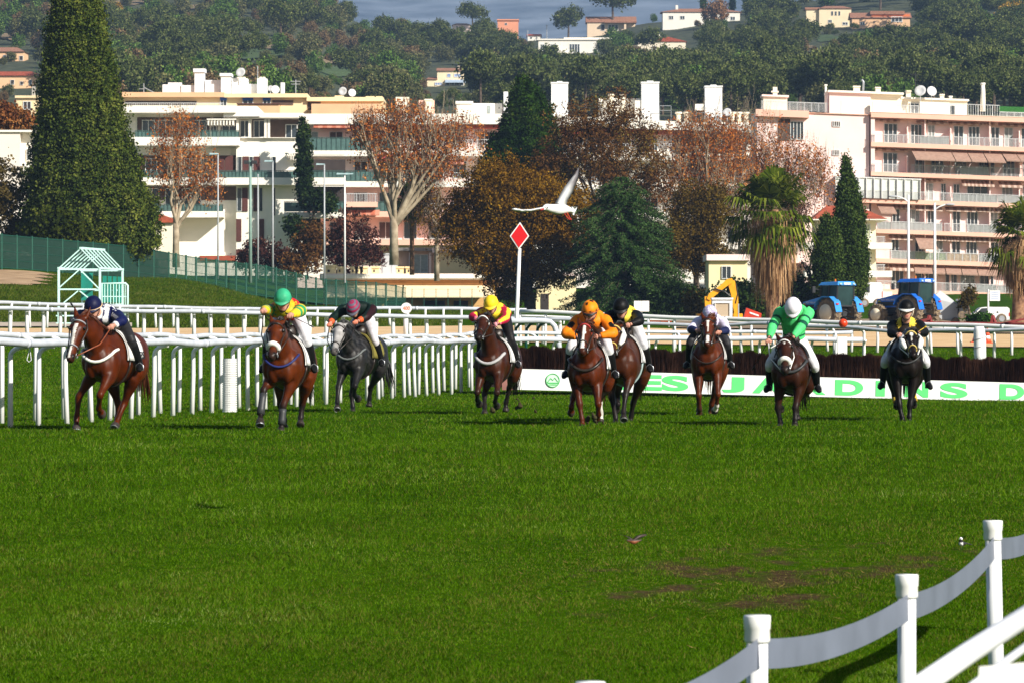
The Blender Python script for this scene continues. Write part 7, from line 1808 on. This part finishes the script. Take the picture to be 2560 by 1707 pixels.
    # ---- boots on the legs
    for key, bc in spec.get('boots', {}).items():
        fr, s, e, k, f, p, h = legs[key]
        m = MB(); m.tube([k.lerp(f, .18), k.lerp(f, .4), k.lerp(f, .8), f.lerp(p, .25)], [.050, .048, .050, .054], 12); m.build('leg_boot', bc, horse, smooth=True)
    # ---- hoof shoes
    for key in spec.get('shoes', ()):
        fr, s, e, k, f, p, h = legs[key]; d = (h - p).normalized(); u = d.orthogonal().normalized(); v = d.cross(u)
        m = MB(); m.tube([h + d * .004 + u * .052 * math.cos(a) + v * .052 * math.sin(a) for a in np.linspace(0, 6.28, 15)], .009, 5); m.build('horseshoe', IRON, horse)
    # ================= the rider
    J = spec['jockey']
    head = loc(*J['head'], J.get('hy', -.34)); pz = J.get('pelvis', None)
    pel = Vector((J.get('px', head.x * .35) , J.get('py', .22), (pz if pz else head.z - .17)))
    up = J.get('up', 0)
    sh = Vector((head.x * .9 + pel.x * .1, J.get('hy', -.34) + .20, head.z - J.get('drop', .13)))
    handL = loc(*J['hands'][0], J.get('handy', -.62)); handR = loc(*J['hands'][1], J.get('handy', -.62))
    jb = Body(); jk = Body(); br = Body(); bts = []
    chest = pel.lerp(sh, .62) + Vector((0, 0, .04 * (1 - up)))
    waist = pel.lerp(sh, .3) + Vector((0, 0, .035 * (1 - up)))
    ax = (sh - pel).normalized()
    for B, g in ((jb, 0.0), (jk, .028)):
        p0 = pel if B is jb else pel.lerp(sh, .12)
        B.loft('torso', 0, [(*p0, .13 + g, .11 + g, .0), (*waist, .135 + g, .105 + g, .3), (*chest, .165 + g, .12 + g, .62), (*(sh + Vector((0, .02, .0))), J.get('shw', .195) - .01 + g, .11 + g, .9), (*(sh.lerp(head, .34)), .065 + g, .065 + g, 1.0)], n=18, sub=4)
        for s, hnd in ((-1, handL), (1, handR)):
            S = sh + Vector((J.get('shw', .195) * s, .02, -.015))
            el = ik(S, hnd, .30, .27, J.get('poles', {}).get(s, (s * 1.0, .35, -.25)))
            wr = hnd + (el - hnd).normalized() * .05
            B.loft('arm', s, [(*(S - Vector((.06 * s, 0, 0))), .07 + g, .07 + g, 0), (*S, .068 + g, .066 + g, .12), (*S.lerp(el, .5), .050 + g * .9, .050 + g * .9, .3), (*el, .044 + g, .044 + g, .5), (*el.lerp(wr, .4), .042 + g * .8, .040 + g * .8, .7), (*(wr if B is jb else el.lerp(wr, .9)), .028 + g * .6, .026 + g * .6, 1)], n=12, sub=4)
    jb.loft('neck', 0, [(*sh, .06, .06, 0), (*sh.lerp(head, .5), .055, .058, .5), (*(head + Vector((0, .03, -.06))), .055, .055, 1)], n=12, sub=3)
    kneeL = Vector((-J.get('kx', .285), J.get('ky', -.10), J.get('kz', 1.43))); kneeR = Vector((J.get('kx', .285), J.get('ky', -.10), J.get('kz', 1.43)))
    feet = []
    for s, kn in ((-1, kneeL), (1, kneeR)):
        hip = pel + Vector((.095 * s, .0, -.03))
        kn = hip + (kn - hip).normalized() * .43
        an_ = kn + (Vector((J.get('fx', .335) * s, J.get('fy', .16), J.get('fz', 1.07))) - kn).normalized() * .42
        toe = an_ + Vector((.04 * s, -.15, -.075)); heel = an_ + Vector((0, .05, -.05)); feet.append((s, an_, toe))
        jb.loft('thigh', s, [(*hip, .095, .10, 0), (*hip.lerp(kn, .4), .08, .085, .4), (*kn, .055, .058, 1)], n=12, sub=4)
        jb.loft('shin', s, [(*kn, .054, .056, 0), (*kn.lerp(an_, .35), .052, .056, .4), (*an_, .034, .038, 1)], n=12, sub=4)
        jb.loft('foot', s, [(*heel, .03, .035, 0), (*an_, .036, .04, .3), (*an_.lerp(toe, .6), .036, .03, .7), (*toe, .02, .018, 1)], n=10, sub=3)
        br.loft('thigh', s, [(*(hip + Vector((-.02 * s, .03, .02))), .115, .12, 0), (*hip.lerp(kn, .4), .095, .10, .4), (*kn, .068, .072, .9), (*kn.lerp(an_, .28), .062, .066, 1)], n=14, sub=4)
        bt = Body(); bts.append(bt)
        bt.loft('shin', s, [(*kn.lerp(an_, .10), .062, .066, 0), (*kn.lerp(an_, .4), .066, .070, .4), (*an_, .044, .050, .8), (*(an_ + (an_ - kn).normalized() * .03), .04, .045, 1)], n=14, sub=4)
        bt.loft('foot', s, [(*(heel + Vector((0, .015, -.005))), .035, .045, 0), (*an_, .046, .05, .3), (*an_.lerp(toe, .6), .046, .04, .7), (*(toe + (toe - an_).normalized() * .02), .03, .024, 1)], n=12, sub=3)
    br.loft('pelvis', 0, [(*(pel - ax * .10 + Vector((0, .02, -.02))), .10, .09, 0), (*pel, .155, .13, .5), (*pel.lerp(sh, .22), .15, .118, 1)], n=18, sub=4)
    # head, looking along -y and down by pitch
    pit = R(J.get('pitch', 32)); yw = R(J.get('turn', 0))
    HM = Matrix.Translation(head) @ Matrix.Rotation(yw, 4, 'Z') @ Matrix.Rotation(pit, 4, 'X') @ Matrix.Scale(1.06, 4)
    jb.loft('face', 0, [(0, -.060, -.130, .022, .026, 0), (0, -.045, -.105, .050, .055, .15), (0, -.015, -.06, .064, .082, .35), (0, 0, 0, .074, .094, .55), (0, .005, .05, .077, .100, .75), (0, .008, .09, .062, .082, .9), (0, .008, .115, .025, .035, 1)], n=16, sub=4, M=HM)
    jb.loft('nose', 0, [(0, -.085, .015, .010, .012, 0), (0, -.106, -.018, .016, .016, .6), (0, -.100, -.035, .013, .010, 1)], n=8, sub=3, M=HM)
    for s in (-1, 1): jb.ell('ear', s, (.078 * s, .012, -.01), (.012, .022, .034), 8, 6, M=HM)
    HMi = HM.inverted()
    skin = (.46, .24, .17)
    gl = J.get('gloves')
    def bcol(part, side, t, p, a):
        if part in ('face', 'nose', 'ear', 'neck'):
            q = HMi @ p
            if abs(q.x) < .027 and -.082 < q.z < -.066 and q.y < -.055: return (.28, .07, .06)      # mouth
            if .008 < q.z < .030 and .018 < abs(q.x) < .050 and q.y < -.06: return (.05, .04, .035)       # eyes
            return skin
        return skin
    def jcol(part, side, t, p, a): return J['silk'](part, side, t, p, a)
    bcolr = J.get('breeches', (.62, .62, .66)); boot = (.006, .006, .0065)
    me = jb.fuse('person', .0125, 3, bcol, [SKIN])
    # fingers are laid on the palm as their own chains
    hm = MB()
    for s, hnd in ((-1, handL), (1, handR)):
        fwd_ = Vector((0, -1, -.25)).normalized(); sdv = Vector((1, 0, 0)); upv = sdv.cross(fwd_) * -1
        upv = fwd_.cross(sdv) * -1 if fwd_.cross(sdv).z < 0 else fwd_.cross(sdv)
        hm.tube([hnd - fwd_ * .05, hnd - fwd_ * .02, hnd + fwd_ * .025, hnd + fwd_ * .04], [.028, .038, .040, .026], 10)
        for q, ln in ((-1.5, .85), (-.5, 1.0), (.5, .96), (1.5, .78)):
            k = hnd + fwd_ * .035 + sdv * (.019 * q) + upv * .012
            hm.tube([k - fwd_ * .03, k + fwd_ * .020 * ln, k + fwd_ * .026 * ln - upv * .030 * ln, k + fwd_ * .002 - upv * .044 * ln, k - fwd_ * .014 - upv * .034], [.011, .0105, .010, .009, .007], 7)
        tb = hnd - fwd_ * .01 - sdv * (.030 * s)
        hm.tube([tb, tb - sdv * (.016 * s) + fwd_ * .028, tb - sdv * (.004 * s) + fwd_ * .055 - upv * .012], [.014, .012, .008], 7)
    jo = link_mesh('person', me); jo.location = O; jo.rotation_euler = (0, 0, -th); jo.scale = (sc,) * 3
    tag(jo, J['label'], 'jockey', 'jockeys riding in the race')
    # hands joined into the same body mesh
    b0 = len(me.vertices); hv = hm.v
    gcol = gl if gl else (.50, .24, .17)
    allv = [tuple(v.co) for v in me.vertices] + hv
    allf = [tuple(p.vertices) for p in me.polygons] + [tuple(b0 + i for i in f) for f in hm.f]
    oc = np.zeros(len(me.vertices) * 4, np.float32); me.color_attributes['Col'].data.foreach_get('color', oc)
    cc = np.concatenate([oc.reshape(-1, 4), np.tile(np.array([[*gcol, 1]], np.float32), (len(hv), 1))])
    m2 = bpy.data.meshes.new('person'); m2.from_pydata(allv, [], allf)
    m2.color_attributes.new('Col', 'FLOAT_COLOR', 'POINT').data.foreach_set('color', cc.ravel().astype(np.float32))
    m2.polygons.foreach_set('use_smooth', [True] * len(m2.polygons)); m2.materials.append(SKIN); m2.update(); jo.data = m2
    def add(bd, name, cf, mtl, vox=.0125, sm=2): return link_mesh(name, bd.fuse(name, vox, sm, cf, [mtl]), None, jo)
    add(jk, 'jacket', jcol, SILK, .012, 2)
    add(br, 'breeches', lambda *a: bcolr, SILK, .0125)
    for bt in bts: add(bt, 'boot', (lambda part, side, t, p, a: J.get('boot_top', boot) if part == 'shin' and t < .12 else boot), SILK, .0115)
    # helmet
    hb = Body(); cap = J['cap']
    prof = []
    m = MB(); nA = 22; cols = []
    rows = 12; b0 = 0
    for i in range(rows + 1):
        ph = (math.pi * .5 + .12) * (1 - i / rows)
        for k in range(nA):
            a = 2 * math.pi * k / nA
            q = Vector((.108 * math.sin(ph) * math.cos(a), .008 + .132 * math.sin(ph) * math.sin(a), .028 + .120 * math.cos(ph) if ph < 1.57 else .028 + .12 * math.cos(ph) * 1.4))
            m.v.append(tuple(HM @ q)); cols.append(cap(i / rows, a, q))
    for i in range(rows):
        for k in range(nA): m.f.append((i * nA + k, i * nA + (k + 1) % nA, (i + 1) * nA + (k + 1) % nA, (i + 1) * nA + k)); m.m.append(0)
    m.f.append(tuple(range(nA))[::-1]); m.m.append(0)
    me = m.mesh('helmet', smooth=True)
    ca = me.color_attributes.new('Col', 'FLOAT_COLOR', 'POINT')
    ca.data.foreach_set('color', np.array([[*c[:3], 1] for c in cols], np.float32).ravel())
    hel = link_mesh('helmet', me, SILK, jo)
    m = MB()          # peak
    tp = []; 
    for lay in (.030, .020):
        for r_ in (1.0, 1.17, 1.30):
            for i in range(11):
                a = R(-165 + 150 * i / 10)
                k = 1.0 if r_ == 1.0 else (r_ - (r_ - 1) * abs(i - 5) / 5 * .85)
                q = Vector((.106 * k * math.cos(a), .008 + .130 * k * math.sin(a), lay - (.03 * (k - 1) / .3)))
                m.v.append(tuple(HM @ q))
    def pi_(l, r_, i): return l * 33 + r_ * 11 + i
    for r_ in range(2):
        for i in range(10):
            m.f.append((pi_(0, r_, i), pi_(0, r_, i + 1), pi_(0, r_ + 1, i + 1), pi_(0, r_ + 1, i))); m.m.append(0)
            m.f.append((pi_(1, r_, i), pi_(1, r_ + 1, i), pi_(1, r_ + 1, i + 1), pi_(1, r_, i + 1))); m.m.append(0)
    for i in range(10): m.f.append((pi_(0, 2, i), pi_(0, 2, i + 1), pi_(1, 2, i + 1), pi_(1, 2, i))); m.m.append(0)
    m.build('helmet_peak', mat('peak_%d' % spec['chest'], J.get('peak', cap(.1, 4.7, Vector((0, -.1, .03)))), .5), hel, smooth=True)
    m = MB(); m.tube([HM @ Vector((.1095 * math.cos(a), .008 + .1335 * math.sin(a), .020)) for a in np.linspace(0, 6.2832, 25)], .0075, 6)
    m.build('helmet_band', mat('band_%d' % spec['chest'], J.get('band', (.03, .03, .03)), .5), hel, smooth=True)
    m = MB()
    for s in (-1, 1): m.tube([HM @ Vector((.098 * s, -.02, .02)), HM @ Vector((.080 * s, -.035, -.05)), HM @ Vector((.03 * s, -.065, -.125)), HM @ Vector((0, -.068, -.138))], .006, 5)
    m.build('chin_strap', BLACK, hel, smooth=True)
    m = MB()          # goggles: a curved shell round the brow
    for lay in (0, .012):
        for z in (-.008, .008, .028, .042):
            for i in range(13):
                a = R(-170 + 160 * i / 12); e = .006 if z in (.008, .028) else 0
                m.v.append(tuple(HM @ Vector(((.080 + lay + e) * math.cos(a), .0 + (.102 + lay + e) * math.sin(a), z - .006))))
    def gi(l, z, i): return l * 52 + z * 13 + i
    for z in range(3):
        for i in range(12):
            m.f.append((gi(1, z, i), gi(1, z, i + 1), gi(1, z + 1, i + 1), gi(1, z + 1, i))); m.m.append(0)
            m.f.append((gi(0, z, i), gi(0, z + 1, i), gi(0, z + 1, i + 1), gi(0, z, i + 1))); m.m.append(0)
    for z in (0, 3):
        for i in range(12): m.f.append((gi(0, z, i), gi(0, z, i + 1), gi(1, z, i + 1), gi(1, z, i))); m.m.append(0)
    m.build('goggles', J.get('goggles', GOG), jo, smooth=True)
    # reins and stirrups belong to the horse's tack
    for s, hnd in ((-1, handL), (1, handR)):
        q = hp(.82, -.02, .07 * s); mid = q.lerp(hnd, .55) + Vector((.05 * s, 0, -.06))
        strap([q, mid, hnd, hnd + Vector((-.03 * s, .06, -.10)), Vector((0, -.46, 1.62))], .0085, spec.get('rein', LEATH), 'rein')
    for s, an_, toe in feet:
        c = an_.lerp(toe, .5) + Vector((0, 0, -.035)); m = MB()
        m.tube([c + Vector((-.055, 0, 0)), c + Vector((-.05, 0, .06)), c + Vector((0, 0, .10)), c + Vector((.05, 0, .06)), c + Vector((.055, 0, 0)), c + Vector((-.055, 0, 0))], .008, 6)
        m.build('stirrup', IRON, horse, smooth=True)
        strap([c + Vector((0, 0, .10)), Vector((.30 * s, .05, 1.34)), torso_pt(.08, 90 - 45 * s, .05)], .011, LEATH, 'stirrup_leather')
    # whip
    if J.get('whip'):
        h_, tip = J['whip']
        hnd = handL if h_ < 0 else handR
        tipl = loc(*tip, hnd.y + J.get('whipdy', .1)); d = (tipl - hnd).normalized()
        M = Matrix.Translation(O) @ Matrix.Rotation(-th, 4, 'Z') @ Matrix.Scale(sc, 4)
        a0 = M @ (hnd - d * .08); a1 = M @ tipl; m = MB()
        m.tube([a0 - a0, (a1 - a0) * .18, (a1 - a0) * .22, (a1 - a0) * .85], [.013, .013, .008, .006], 6)
        root = m.build('riding_whip', J.get('whip_col', BLACK), None, smooth=True); root.location = a0
        m = MB(); m.tube([(a1 - a0) * .85, (a1 - a0) * .93, (a1 - a0)], [.010, .016, .008], 6); m.build('flap', J.get('whip_col', BLACK), root)
        tag(root, J['whip_label'], 'whip')
    return horse
BAYP = (1.7, .5, (.012, .009, .008))
NAVY = (.006, .009, .055); WHT = (.68, .68, .70); BLK = (.005, .005, .0055)
def stripes(v, n, c1, c2): return c1 if int(math.floor(v * n)) % 2 == 0 else c2
def silk1(part, side, t, p, a):
    if part == 'torso': return stripes(p.x + 10, 13, NAVY, WHT) if int(math.floor((t + 10) * 9)) % 2 == 0 else stripes(p.x + 10.0769, 13, NAVY, WHT)
    return WHT if (.04 < math.sin(a - 1.0) and math.sin(a - 1.0) > .93) or t > .93 else NAVY
def silk2(part, side, t, p, a):
    if part == 'torso': return (.55, .015, .02) if t < .92 else (.5, .4, .02)
    k = stripes(t, 6.2, (.70, .50, .02), (.03, .30, .10))
    return (.55, .015, .02) if t < .12 else (k if t < .62 else (.70, .50, .02))
def silk3(part, side, t, p, a):
    if part == 'arm' and t > .86: return (.62, .10, .03)
    return (.004, .013, .010) if math.sin(p.x * 17) > -.75 else (.02, .006, .008)
def silk4(part, side, t, p, a):
    if part == 'arm':
        if math.cos(a * 1.0 - .9) > .90: return (.75, .55, .03)
        return (.42, .012, .05) if t < .94 else (.75, .16, .25)
    return (.75, .55, .03) if abs(abs(p.x) - .09) < .035 or t > .93 else (.42, .012, .05)
def spots(p, base, spot, f=11.0, th=.66):
    g = math.sin(p.x * f * 2.1 + .4) * math.sin(p.y * f * 1.9 + 1) + math.sin(p.z * f * 2.2) * .8
    return spot if g > th + .35 else base
def silk5(part, side, t, p, a): return spots(p, (.80, .21, .008), BLK, 10)
def silk6(part, side, t, p, a):
    if part == 'torso' and t > .5 and p.x > .02: return (.72, .56, .06)
    return BLK
def silk7(part, side, t, p, a):
    if part == 'arm': return (.012, .016, .06) if t > .55 else (.60, .57, .72)
    return (.012, .016, .06) if abs(abs(p.x) - .10) < .035 else (.60, .57, .72)
def silk8(part, side, t, p, a):
    g, d = (.075, .56, .17), (.005, .07, .04)
    if part == 'torso': return d if .20 < t < .30 else g
    return d if (.26 < t < .34 or .44 < t < .52) else g
def silk9(part, side, t, p, a):
    if part == 'torso' and abs(abs(p.x) - .115) < .055: return (.70, .52, .05)
    return BLK
YEL = (.80, .58, .02)
HORSES = [
 dict(label='chestnut racehorse with long white blaze and white breast band, at the far left', brisket=963, Y=62.3, yaw=12, chest=258, poll=(222, 803), muzzle=(207, 903), mane=1,
      coat=dict(base=(.062, .0110, .0016), dark=(.02, .005, .002), hair=HAIR_C, blaze=[(.16, .95, .026, .016, -.008)], muz=.55, hoof=(.04, .033, .03)),
      FL=('st', [(205, 990), (199, 1046), (201, 1074)]), FR=('fold', [(267, 985), (260, 1018), (265, 1034)]), HL=('st', [(284, 1012), (282, 1050), (282, 1078)]), HR=('fwd', [(304, 1008), (290, 1048), (283, 1069)]), shoes=('FL', 'HR'), collar=(FLEECE, .021), cloth_text='NES', brow=mat('grey_browband', (.25, .25, .27), .5), nose=('strap', mat('grey_noseband', (.22, .22, .25), .5)), rein=BROWNL, bridle=LEATH,
      jockey=dict(label='jockey in navy silks with white checks and navy cap, crouched at far left', head=(239, 770), hands=[(222, 806), (291, 818)], pitch=26, shw=.25, silk=silk1, breeches=(.02, .02, .022), poles={1: (1.0, .1, .15), -1: (-1, .3, -.2)},
                  cap=lambda t, a, q: (.005, .007, .038), band=(.62, .42, .22), drop=.10, whip=(-1, (185, 758)), whip_label='black riding whip raised over the ears of the far left chestnut')),
 dict(label='bright bay racehorse with white fleece noseband, blue breast strap and dark foreleg boots', brisket=975, Y=62.5, yaw=6, chest=708, poll=(704, 815), muzzle=(700, 897), ears=.1,
      coat=dict(base=(.072, .0140, .0020), dark=(.02, .005, .002), points=(1.6, .5, (.014, .010, .009)), hair=HAIR_D, muz=.85),
      FL=('reach', [(667, 972), (661, 1028), (661, 1058)]), FR=('half', [(714, 1012), (711, 1055), (709, 1075)]), HL=('back', [(692, 1012), (701, 1053), (702, 1071)]), HR=('st', [(750, 1012), (746, 1046), (746, 1065)]), nose=('fleece', FLEECE), collar=(mat('blue_webbing', (.012, .02, .12), .6), .016), boots={'FL': DARK, 'FR': DARK}, shoes=('FL',),
      jockey=dict(label='jockey in red silks with yellow and green sleeves and green cap, arms pushed forward', head=(711, 752), hands=[(668, 778), (734, 790)], pitch=24, silk=silk2, hy=-.38, handy=-.78, drop=.12, gloves=None,
                  cap=lambda t, a, q: (.035, .33, .17) , band=(.02, .12, .07), poles={-1: (-1, .2, .1), 1: (1, .2, .1)}, kz=1.47, whip=(1, (792, 819)), whipdy=.05, whip_label='black riding whip pointing right from the hand of the green capped jockey')),
 dict(label='dark dappled grey racehorse with a pale grey face, behind the bay with fleece noseband', brisket=945, Y=77.5, yaw=14, chest=878, poll=(856, 818), muzzle=(852, 885), tail=.12, ears=-.2,
      coat=dict(base=(.015, .0142, .014), dark=(.02, .02, .02), face=(.27, .26, .255), dapple=True, points=(1.5, .5, (.010, .009, .009)), hair=HAIR_G, muz=.8),
      FL=('reach', [(850, 966), (848, 1004), (849, 1021)]), FR=('fold', [(892, 963), (891, 986), (899, 996)]), HL=('st', [(875, 986), (878, 1018), (879, 1034)]), HR=('back', [(922, 970), (919, 1000), (918, 1017)]), cloth=mat('olive_cloth', (.20, .17, .03), .7), collar=(mat('grey_webbing', (.12, .13, .13), .6), .018), shoes=('FL',),
      jockey=dict(label='jockey in dark green and black silks with orange cuffs and maroon striped cap', head=(886, 773), hands=[(828, 812), (893, 806)], pitch=46, shw=.25, silk=silk3, drop=.0, breeches=(.55, .52, .55), gloves=(.62, .20, .12),
                  cap=lambda t, a, q: stripes(t + .02, 6.0, (.10, .10, .14), (.26, .015, .06)), whip=(-1, (858, 865)), poles={-1: (-1, .2, -.1), 1: (1.2, .3, .05)}, whip_label='black riding whip hanging beside the cheek of the dark grey horse')),
 dict(label='dark bay racehorse with a grey breast band, alone beside the end of the brush hurdle', brisket=957, Y=75.3, yaw=11, chest=1223, poll=(1210, 800), muzzle=(1206, 850),
      coat=dict(base=(.036, .0088, .0028), dark=(.03, .01, .006), points=(1.75, .5, (.013, .010, .009)), hair=HAIR_D, face=(.030, .0075, .0026), muz=.9, socks={}),
      FL=('tuck', [(1194, 979), (1194, 998), (1199, 1010)]), FR=('fold', [(1243, 979), (1238, 1003), (1243, 1014)]), HL=('fwd', [(1211, 986), (1211, 1017), (1212, 1038)]), HR=('back', [(1273, 970), (1265, 1008), (1264, 1031)]), collar=(mat('grey_fleece', (.40, .39, .40), .9, .1, 50, bump=.4), .026), cloth_text='NES', brow=CLOTH_W,
      jockey=dict(label='jockey in crimson silks with yellow seams and a plain yellow cap', head=(1228, 763), hands=[(1198, 800), (1238, 812)], pitch=30, silk=silk4, drop=.11, breeches=(.012, .011, .012), gloves=(.68, .28, .33), cap=lambda t, a, q: YEL, band=(.45, .30, .02), poles={-1: (-1, .2, .0), 1: (1.1, .2, .15)})),
 dict(label='chestnut racehorse with a white blaze widening at the nose, under the orange spotted jockey', brisket=981, Y=65.8, yaw=7, chest=1461, poll=(1459, 820), muzzle=(1457, 884),
      coat=dict(base=(.060, .0112, .0022), dark=(.02, .005, .002), hair=HAIR_C, blaze=[(.12, .42, .018, .024, .005), (.42, .6, .01, .012, .0), (.6, .9, .022, .032, -.006)], socks={'HR': 2.1}, muz=.4),
      FL=('half', [(1447, 1008), (1453, 1046), (1454, 1064)]), FR=('lift', [(1493, 1008), (1494, 1035), (1489, 1046)]), HL=('lift', [(1435, 995), (1430, 1019), (1430, 1035)]), HR=('back', [(1502, 1000), (1505, 1037), (1504, 1055)]), collar=(LEATH, .022), cloth=CLOTH_W, brow=mat('red_browband', (.4, .03, .03), .5),
      jockey=dict(label='jockey in orange silks and orange cap, both with black spots', head=(1474, 779), hands=[(1450, 846), (1487, 842)], pitch=24, silk=silk5, drop=.12, cap=lambda t, a, q: spots(q * 1.0, (.85, .23, .008), BLK, 26, .55), band=(.5, .12, .01), poles={-1: (-1.3, .2, -.1), 1: (1.3, .2, -.1)}, handy=-.45)),
 dict(label='bay racehorse with white fleece cheek pieces, close beside the orange jockey', brisket=963, Y=68.2, yaw=10, chest=1545, poll=(1533, 822), muzzle=(1530, 890), ears=-.1,
      coat=dict(base=(.044, .0110, .0032), dark=(.035, .012, .007), points=(1.4, .5, (.013, .010, .009)), hair=HAIR_D, muz=.6),
      FL=('st', [(1528, 992), (1537, 1042), (1537, 1062)]), FR=('reach', [(1560, 986), (1555, 1026), (1555, 1046)]), HL=('lift', [(1547, 995), (1548, 1012), (1544, 1026)]), HR=('back', [(1587, 1008), (1582, 1044), (1579, 1059)]), shoes=('FR',), cheek_fleece=True, brow=mat('yellow_browband', (.6, .45, .12), .6), nose=('strap', mat('yellow_noseband', (.6, .45, .12), .6)), girth=mat('pale_girth', (.30, .40, .40), .7),
      jockey=dict(label='jockey in black silks with one yellow shoulder and a plain black cap', head=(1551, 772), hands=[(1521, 812), (1566, 814)], pitch=28, silk=silk6, drop=.10, cap=lambda t, a, q: BLK, band=(.012, .012, .012), poles={-1: (-1, .2, 0), 1: (1.1, .1, .1)})),
 dict(label='red chestnut racehorse with a broken narrow blaze, between the orange and green jockeys', brisket=950, Y=74.5, yaw=5, chest=1763, poll=(1762, 805), muzzle=(1760, 867), tail=.0,
      coat=dict(base=(.064, .0125, .0025), dark=(.02, .005, .002), points=(2.2, .7, (.05, .018, .010)), hair=HAIR_C, blaze=[(.13, .36, .026, .018, 0), (.36, .55, .009, .007, 0), (.62, .92, .022, .026, .004)], socks={'FR': 2.75}, muz=.35),
      FL=('lift', [(1742, 986), (1745, 1019), (1745, 1039)]), FR=('lift', [(1789, 984), (1787, 1012), (1783, 1026)]), HL=('back', [(1753, 997), (1753, 1012), (1754, 1023)]), HR=('back', [(1785, 1012), (1783, 1029), (1781, 1041)]), cloth=CLOTH_W, collar=(LEATH, .012), collar_dip=-.04,
      jockey=dict(label='jockey in lilac white silks with navy forearms and navy braces', head=(1772, 788), hands=[(1742, 828), (1790, 832)], pitch=26, silk=silk7, drop=.11, cap=lambda t, a, q: stripes(a * 1.9 + t * 3, 1.0, (.62, .60, .74), (.32, .28, .46)), band=(.05, .05, .12), poles={-1: (-1.2, .2, -.3), 1: (1.2, .2, -.3)}, breeches=(.03, .03, .035))),
 dict(label='dark bay racehorse with a white fleece noseband, ridden by the green jockey', brisket=985, Y=65.8, yaw=8, chest=1966, poll=(1948, 856), muzzle=(1950, 930), ears=.05,
      coat=dict(base=(.027, .0075, .0030), dark=(.02, .009, .006), points=(1.6, .5, (.012, .009, .008)), hair=HAIR_D, muz=.85, blaze=[(.16, .24, .010, .010, .0)]),
      FL=('st', [(1940, 1019), (1946, 1054), (1945, 1069)]), FR=('half', [(1981, 1018), (1980, 1046), (1979, 1062)]), HL=('lift', [(1953, 1002), (1956, 1015), (1961, 1026)]), HR=('back', [(2002, 1005), (2002, 1031), (2003, 1048)]), nose=('fleece', FLEECE), collar=(DARK, .022), brow=CLOTH_W, cloth=mat('black_cloth', (.015, .015, .016), .7), rein=CLOTH_W,
      jockey=dict(label='jockey in bright green silks with dark hoops and white cap, head bowed', head=(1979, 772), hands=[(1915, 852), (1970, 850)], pitch=52, silk=silk8, drop=.05, pelvis=1.56, py=.12, up=.3, breeches=(.66, .66, .70), cap=lambda t, a, q: (.70, .68, .74), band=(.55, .52, .6), peak=(.66, .64, .70), hy=-.30, handy=-.55, kz=1.26, ky=-.12, fz=.92, kx=.30,
                  poles={-1: (-1, .3, .3), 1: (1, .3, .3)}, whip=(-1, (1876, 925)), whip_label='thin black riding whip hanging down left of the green jockey')),
 dict(label='near black racehorse with white star, thin stripe and white cheek fleece, at far right', brisket=960, Y=69.3, yaw=5, chest=2254, poll=(2259, 838), muzzle=(2261, 892), ears=-.3,
      coat=dict(base=(.0075, .0048, .004), dark=(.005, .004, .0035), points=(1.5, .5, (.005, .004, .004)), hair=HAIR_D, muz=.0, face=(.0085, .005, .004), blaze=[(.10, .28, .026, .016, 0), (.28, .60, .008, .006, 0)]),
      FL=('half', [(2239, 1012), (2245, 1040), (2247, 1053)]), FR=('half', [(2265, 1012), (2263, 1040), (2262, 1055)]), HL=('lift', [(2249, 993), (2251, 1006), (2254, 1017)]), HR=('lift', [(2294, 984), (2296, 1002), (2296, 1015)]), boots={'HL': mat('yellow_bandage', (.50, .33, .03), .8), 'HR': mat('yellow_bandage', (.50, .33, .03), .8)}, cheek_fleece=True, brow=mat('yellow_browband', (.6, .45, .12), .6), nose=('strap', mat('yellow_noseband', (.6, .45, .12), .6)), cloth=CLOTH_W, rein=CLOTH_W, collar=(DARK, .014),
      jockey=dict(label='jockey in black silks with yellow braces and white banded black cap, sitting upright', head=(2264, 776), hands=[(2243, 838), (2284, 832)], pitch=8, silk=silk9, drop=.22, pelvis=1.42, py=.22, up=1, hy=-.12, handy=-.42, kz=1.14, ky=-.16, fz=.80, kx=.33, breeches=(.62, .62, .66), cap=lambda t, a, q: BLK, peak=(.6, .6, .58), band=(.62, .62, .6),
                  goggles=mat('red_lens', (.12, .01, .01), .1, .2, 5), poles={-1: (-1, .2, -.4), 1: (1, .2, -.4)}, whip=(1, (2308, 816)), whipdy=-.02, whip_col=mat('yellow_whip', (.62, .42, .03), .5), whip_label='yellow riding whip held across by the far right jockey')),
]
for _s in HORSES: make_horse(_s)
# ================================================================== the air between here and the mountain
m = MB(); m.box(-9500, 10500, -60, 8600, -4, 1250)
hz_m = bpy.data.materials.new('haze_air'); hz_m.use_nodes = True; t_ = hz_m.node_tree
t_.nodes.remove(t_.nodes['Principled BSDF'])
pv = t_.nodes.new('ShaderNodeVolumePrincipled'); pv.inputs['Color'].default_value = (.42, .64, 1.0, 1); pv.inputs['Density'].default_value = 1.0e-4; pv.inputs['Anisotropy'].default_value = .0
t_.links.new(pv.outputs[0], t_.nodes['Material Output'].inputs['Volume'])
tag(m.build('haze', hz_m), kind='stuff')
bpy.data.scenes.remove(TMP)
